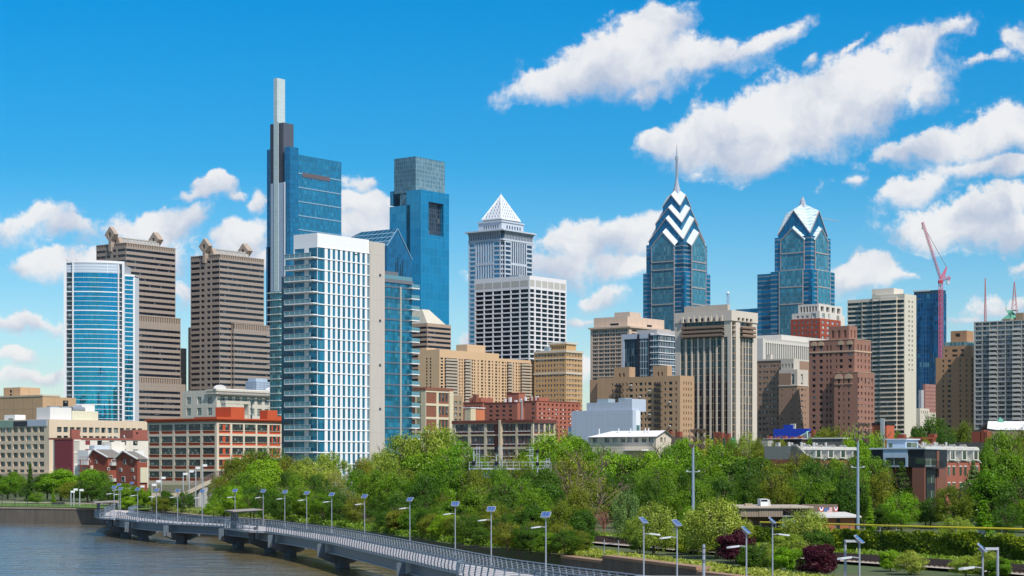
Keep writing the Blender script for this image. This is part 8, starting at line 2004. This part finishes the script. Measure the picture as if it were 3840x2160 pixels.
# ------------------------------------------------------------ grass and weeds on the banks
rng = np.random.default_rng(9)
def scatter_grass(name, pts, wid, dens, hh, mat, label):
    C_ = []
    for a, c in zip(pts, pts[1:]):
        a = np.array(a); c = np.array(c); L_ = np.linalg.norm(c - a); k = int(L_ * wid * dens); t_ = rng.uniform(0, 1, size=(k, 1)); u = rng.uniform(0, 1, size=(k, 1)) * wid
        C_.append(a + (c - a) * t_ + np.array([IN.x, IN.y]) * u)
    p = np.concatenate(C_); z = np.array([gz(*q) for q in p]); hgt = rng.uniform(.1, 1, size=len(p)) * hh
    cen = np.stack([p[:, 0], p[:, 1], z + hgt], 1); nor = np.tile([-.3, -1., .5], (len(p), 1)); me = leaf_mesh(name, cen, nor, rng.uniform(.12, .3, size=len(p)) , rng.uniform(0, 1, size=len(p)), rng, 2.2); me.materials.append(mat)
    stuff(tag(obj(name, me), label, 'ground cover'))
GRS = leaf_mat('grass_bank', (.10, .16, .02), (.28, .30, .08)); WEED = leaf_mat('weeds_bank', (.06, .13, .015), (.15, .24, .03))
scatter_grass('bank_grass', [(34, 144), (27.8, 165), (18.6, 189), (9, 219), (4, 233)], 4.8, 26, .5, GRS, 'yellow green grass and weeds between retaining wall and rails')
scatter_grass('field_edge_weeds', [(60, 160), (50, 187), (40, 207), (28, 232), (17, 257), (9, 272)], 5, 18, .6, WEED, 'weeds and low shrubs between the tracks and the ivy hedge')
scatter_grass('bank_weeds', [(3, 233), (-7, 253), (-20, 295), (-33, 335), (-47, 367)], 9, 12, .9, WEED, 'weeds along the wooded bank behind the boardwalk')
scatter_grass('reeds', [(-47, 369), (-64, 399), (-80, 436)], 6, 16, 1.1, leaf_mat('reed_leaves', (.16, .17, .05), (.42, .34, .16)), 'tan reeds and grasses on the bank behind the far shelter')
# dark van half hidden behind the hedge
vp = P(3672, 2003, 238); van = empty('parked_car', (vp.x, vp.y, gz(vp.x, vp.y)), .2, 'dark blue off-roader seen from behind above the hedge, right', 'car')
cp = plain('car_paint_dark', (.03, .05, .09), .25, .2, .6); m = MB(cp)
m.prism([(-.95, 0, .4), (.95, 0, .4), (.95, 0, 1.15), (.8, 0, 1.9), (-.8, 0, 1.9), (-.95, 0, 1.15)], (0, 4.4, 0)); obj('body', m, van)
m = MB(glass('car_glass', (.05, .07, .09), 3, 3, .2)); m.quad((-.75, -.02, 1.2), (.75, -.02, 1.2), (.66, -.02, 1.75), (-.66, -.02, 1.75)); obj('rear_window', m, van)
m = MB(plain('black_rubber', (.015, .015, .015))); m.tube((.0, -.22, .95), (.0, -.02, .95), .36, .36, 14); obj('spare_wheel', m, van)
for x in (-.8, .8):
    for y in (.7, 3.6): m = MB(plain('black_rubber', (.015, .015, .015))); m.tube((x - .1, y, .38), (x + .1, y, .38), .38, .38, 14); obj('wheel', m, van)
    m = MB(plain('tail_light_red', (.4, .02, .02))); m.box(x * 1.1 - .08, x * 1.1 + .08, -.03, .01, .95, 1.25); obj('tail_light', m, van)
# curved street lamp
q = P(3606, 1880, 300); o = empty('curved_street_lamp', (q.x, q.y, gz(q.x, q.y)), 0, 'white street lamp with curved arm among the trees right of the modern house', 'street lamp')
zt = CAMZ - (1812 - HZ) * 300 / F - gz(q.x, q.y); m = MB(plain('white_metal', (.75, .75, .74))); m.tube((0, 0, 0), (0, 0, zt - 1), .08); pr = (0, 0, zt - 1)
for i in range(1, 7): an = i / 6 * math.pi / 2; cu = (.9 * (1 - math.cos(an)), 0, zt - 1 + math.sin(an)); m.tube(pr, cu, .07); pr = cu
obj('pole', m, o); m = MB(plain('white_metal', (.75, .75, .74))); m.box(.85, 1.4, -.15, .15, zt - .08, zt + .05); obj('lamp_head', m, o)

# ------------------------------------------------------------ thin summer haze
hm_ = bpy.data.materials.new('haze_air'); hm_.use_nodes = True; t = NT(hm_.node_tree); t.n.clear()
pv_ = t.node('ShaderNodeVolumePrincipled'); pv_.inputs['Color'].default_value = (.86, .92, 1, 1); pv_.inputs['Density'].default_value = .000012; pv_.inputs['Anisotropy'].default_value = .2
oo_ = t.node('ShaderNodeOutputMaterial'); t.l.new(pv_.outputs[0], oo_.inputs['Volume'])
hb_ = MB(hm_); hb_.box(-7000, 25000, -1500, 26000, -4, 420); stuff(obj('haze', hb_))
SC.cycles.volume_bounces = 0
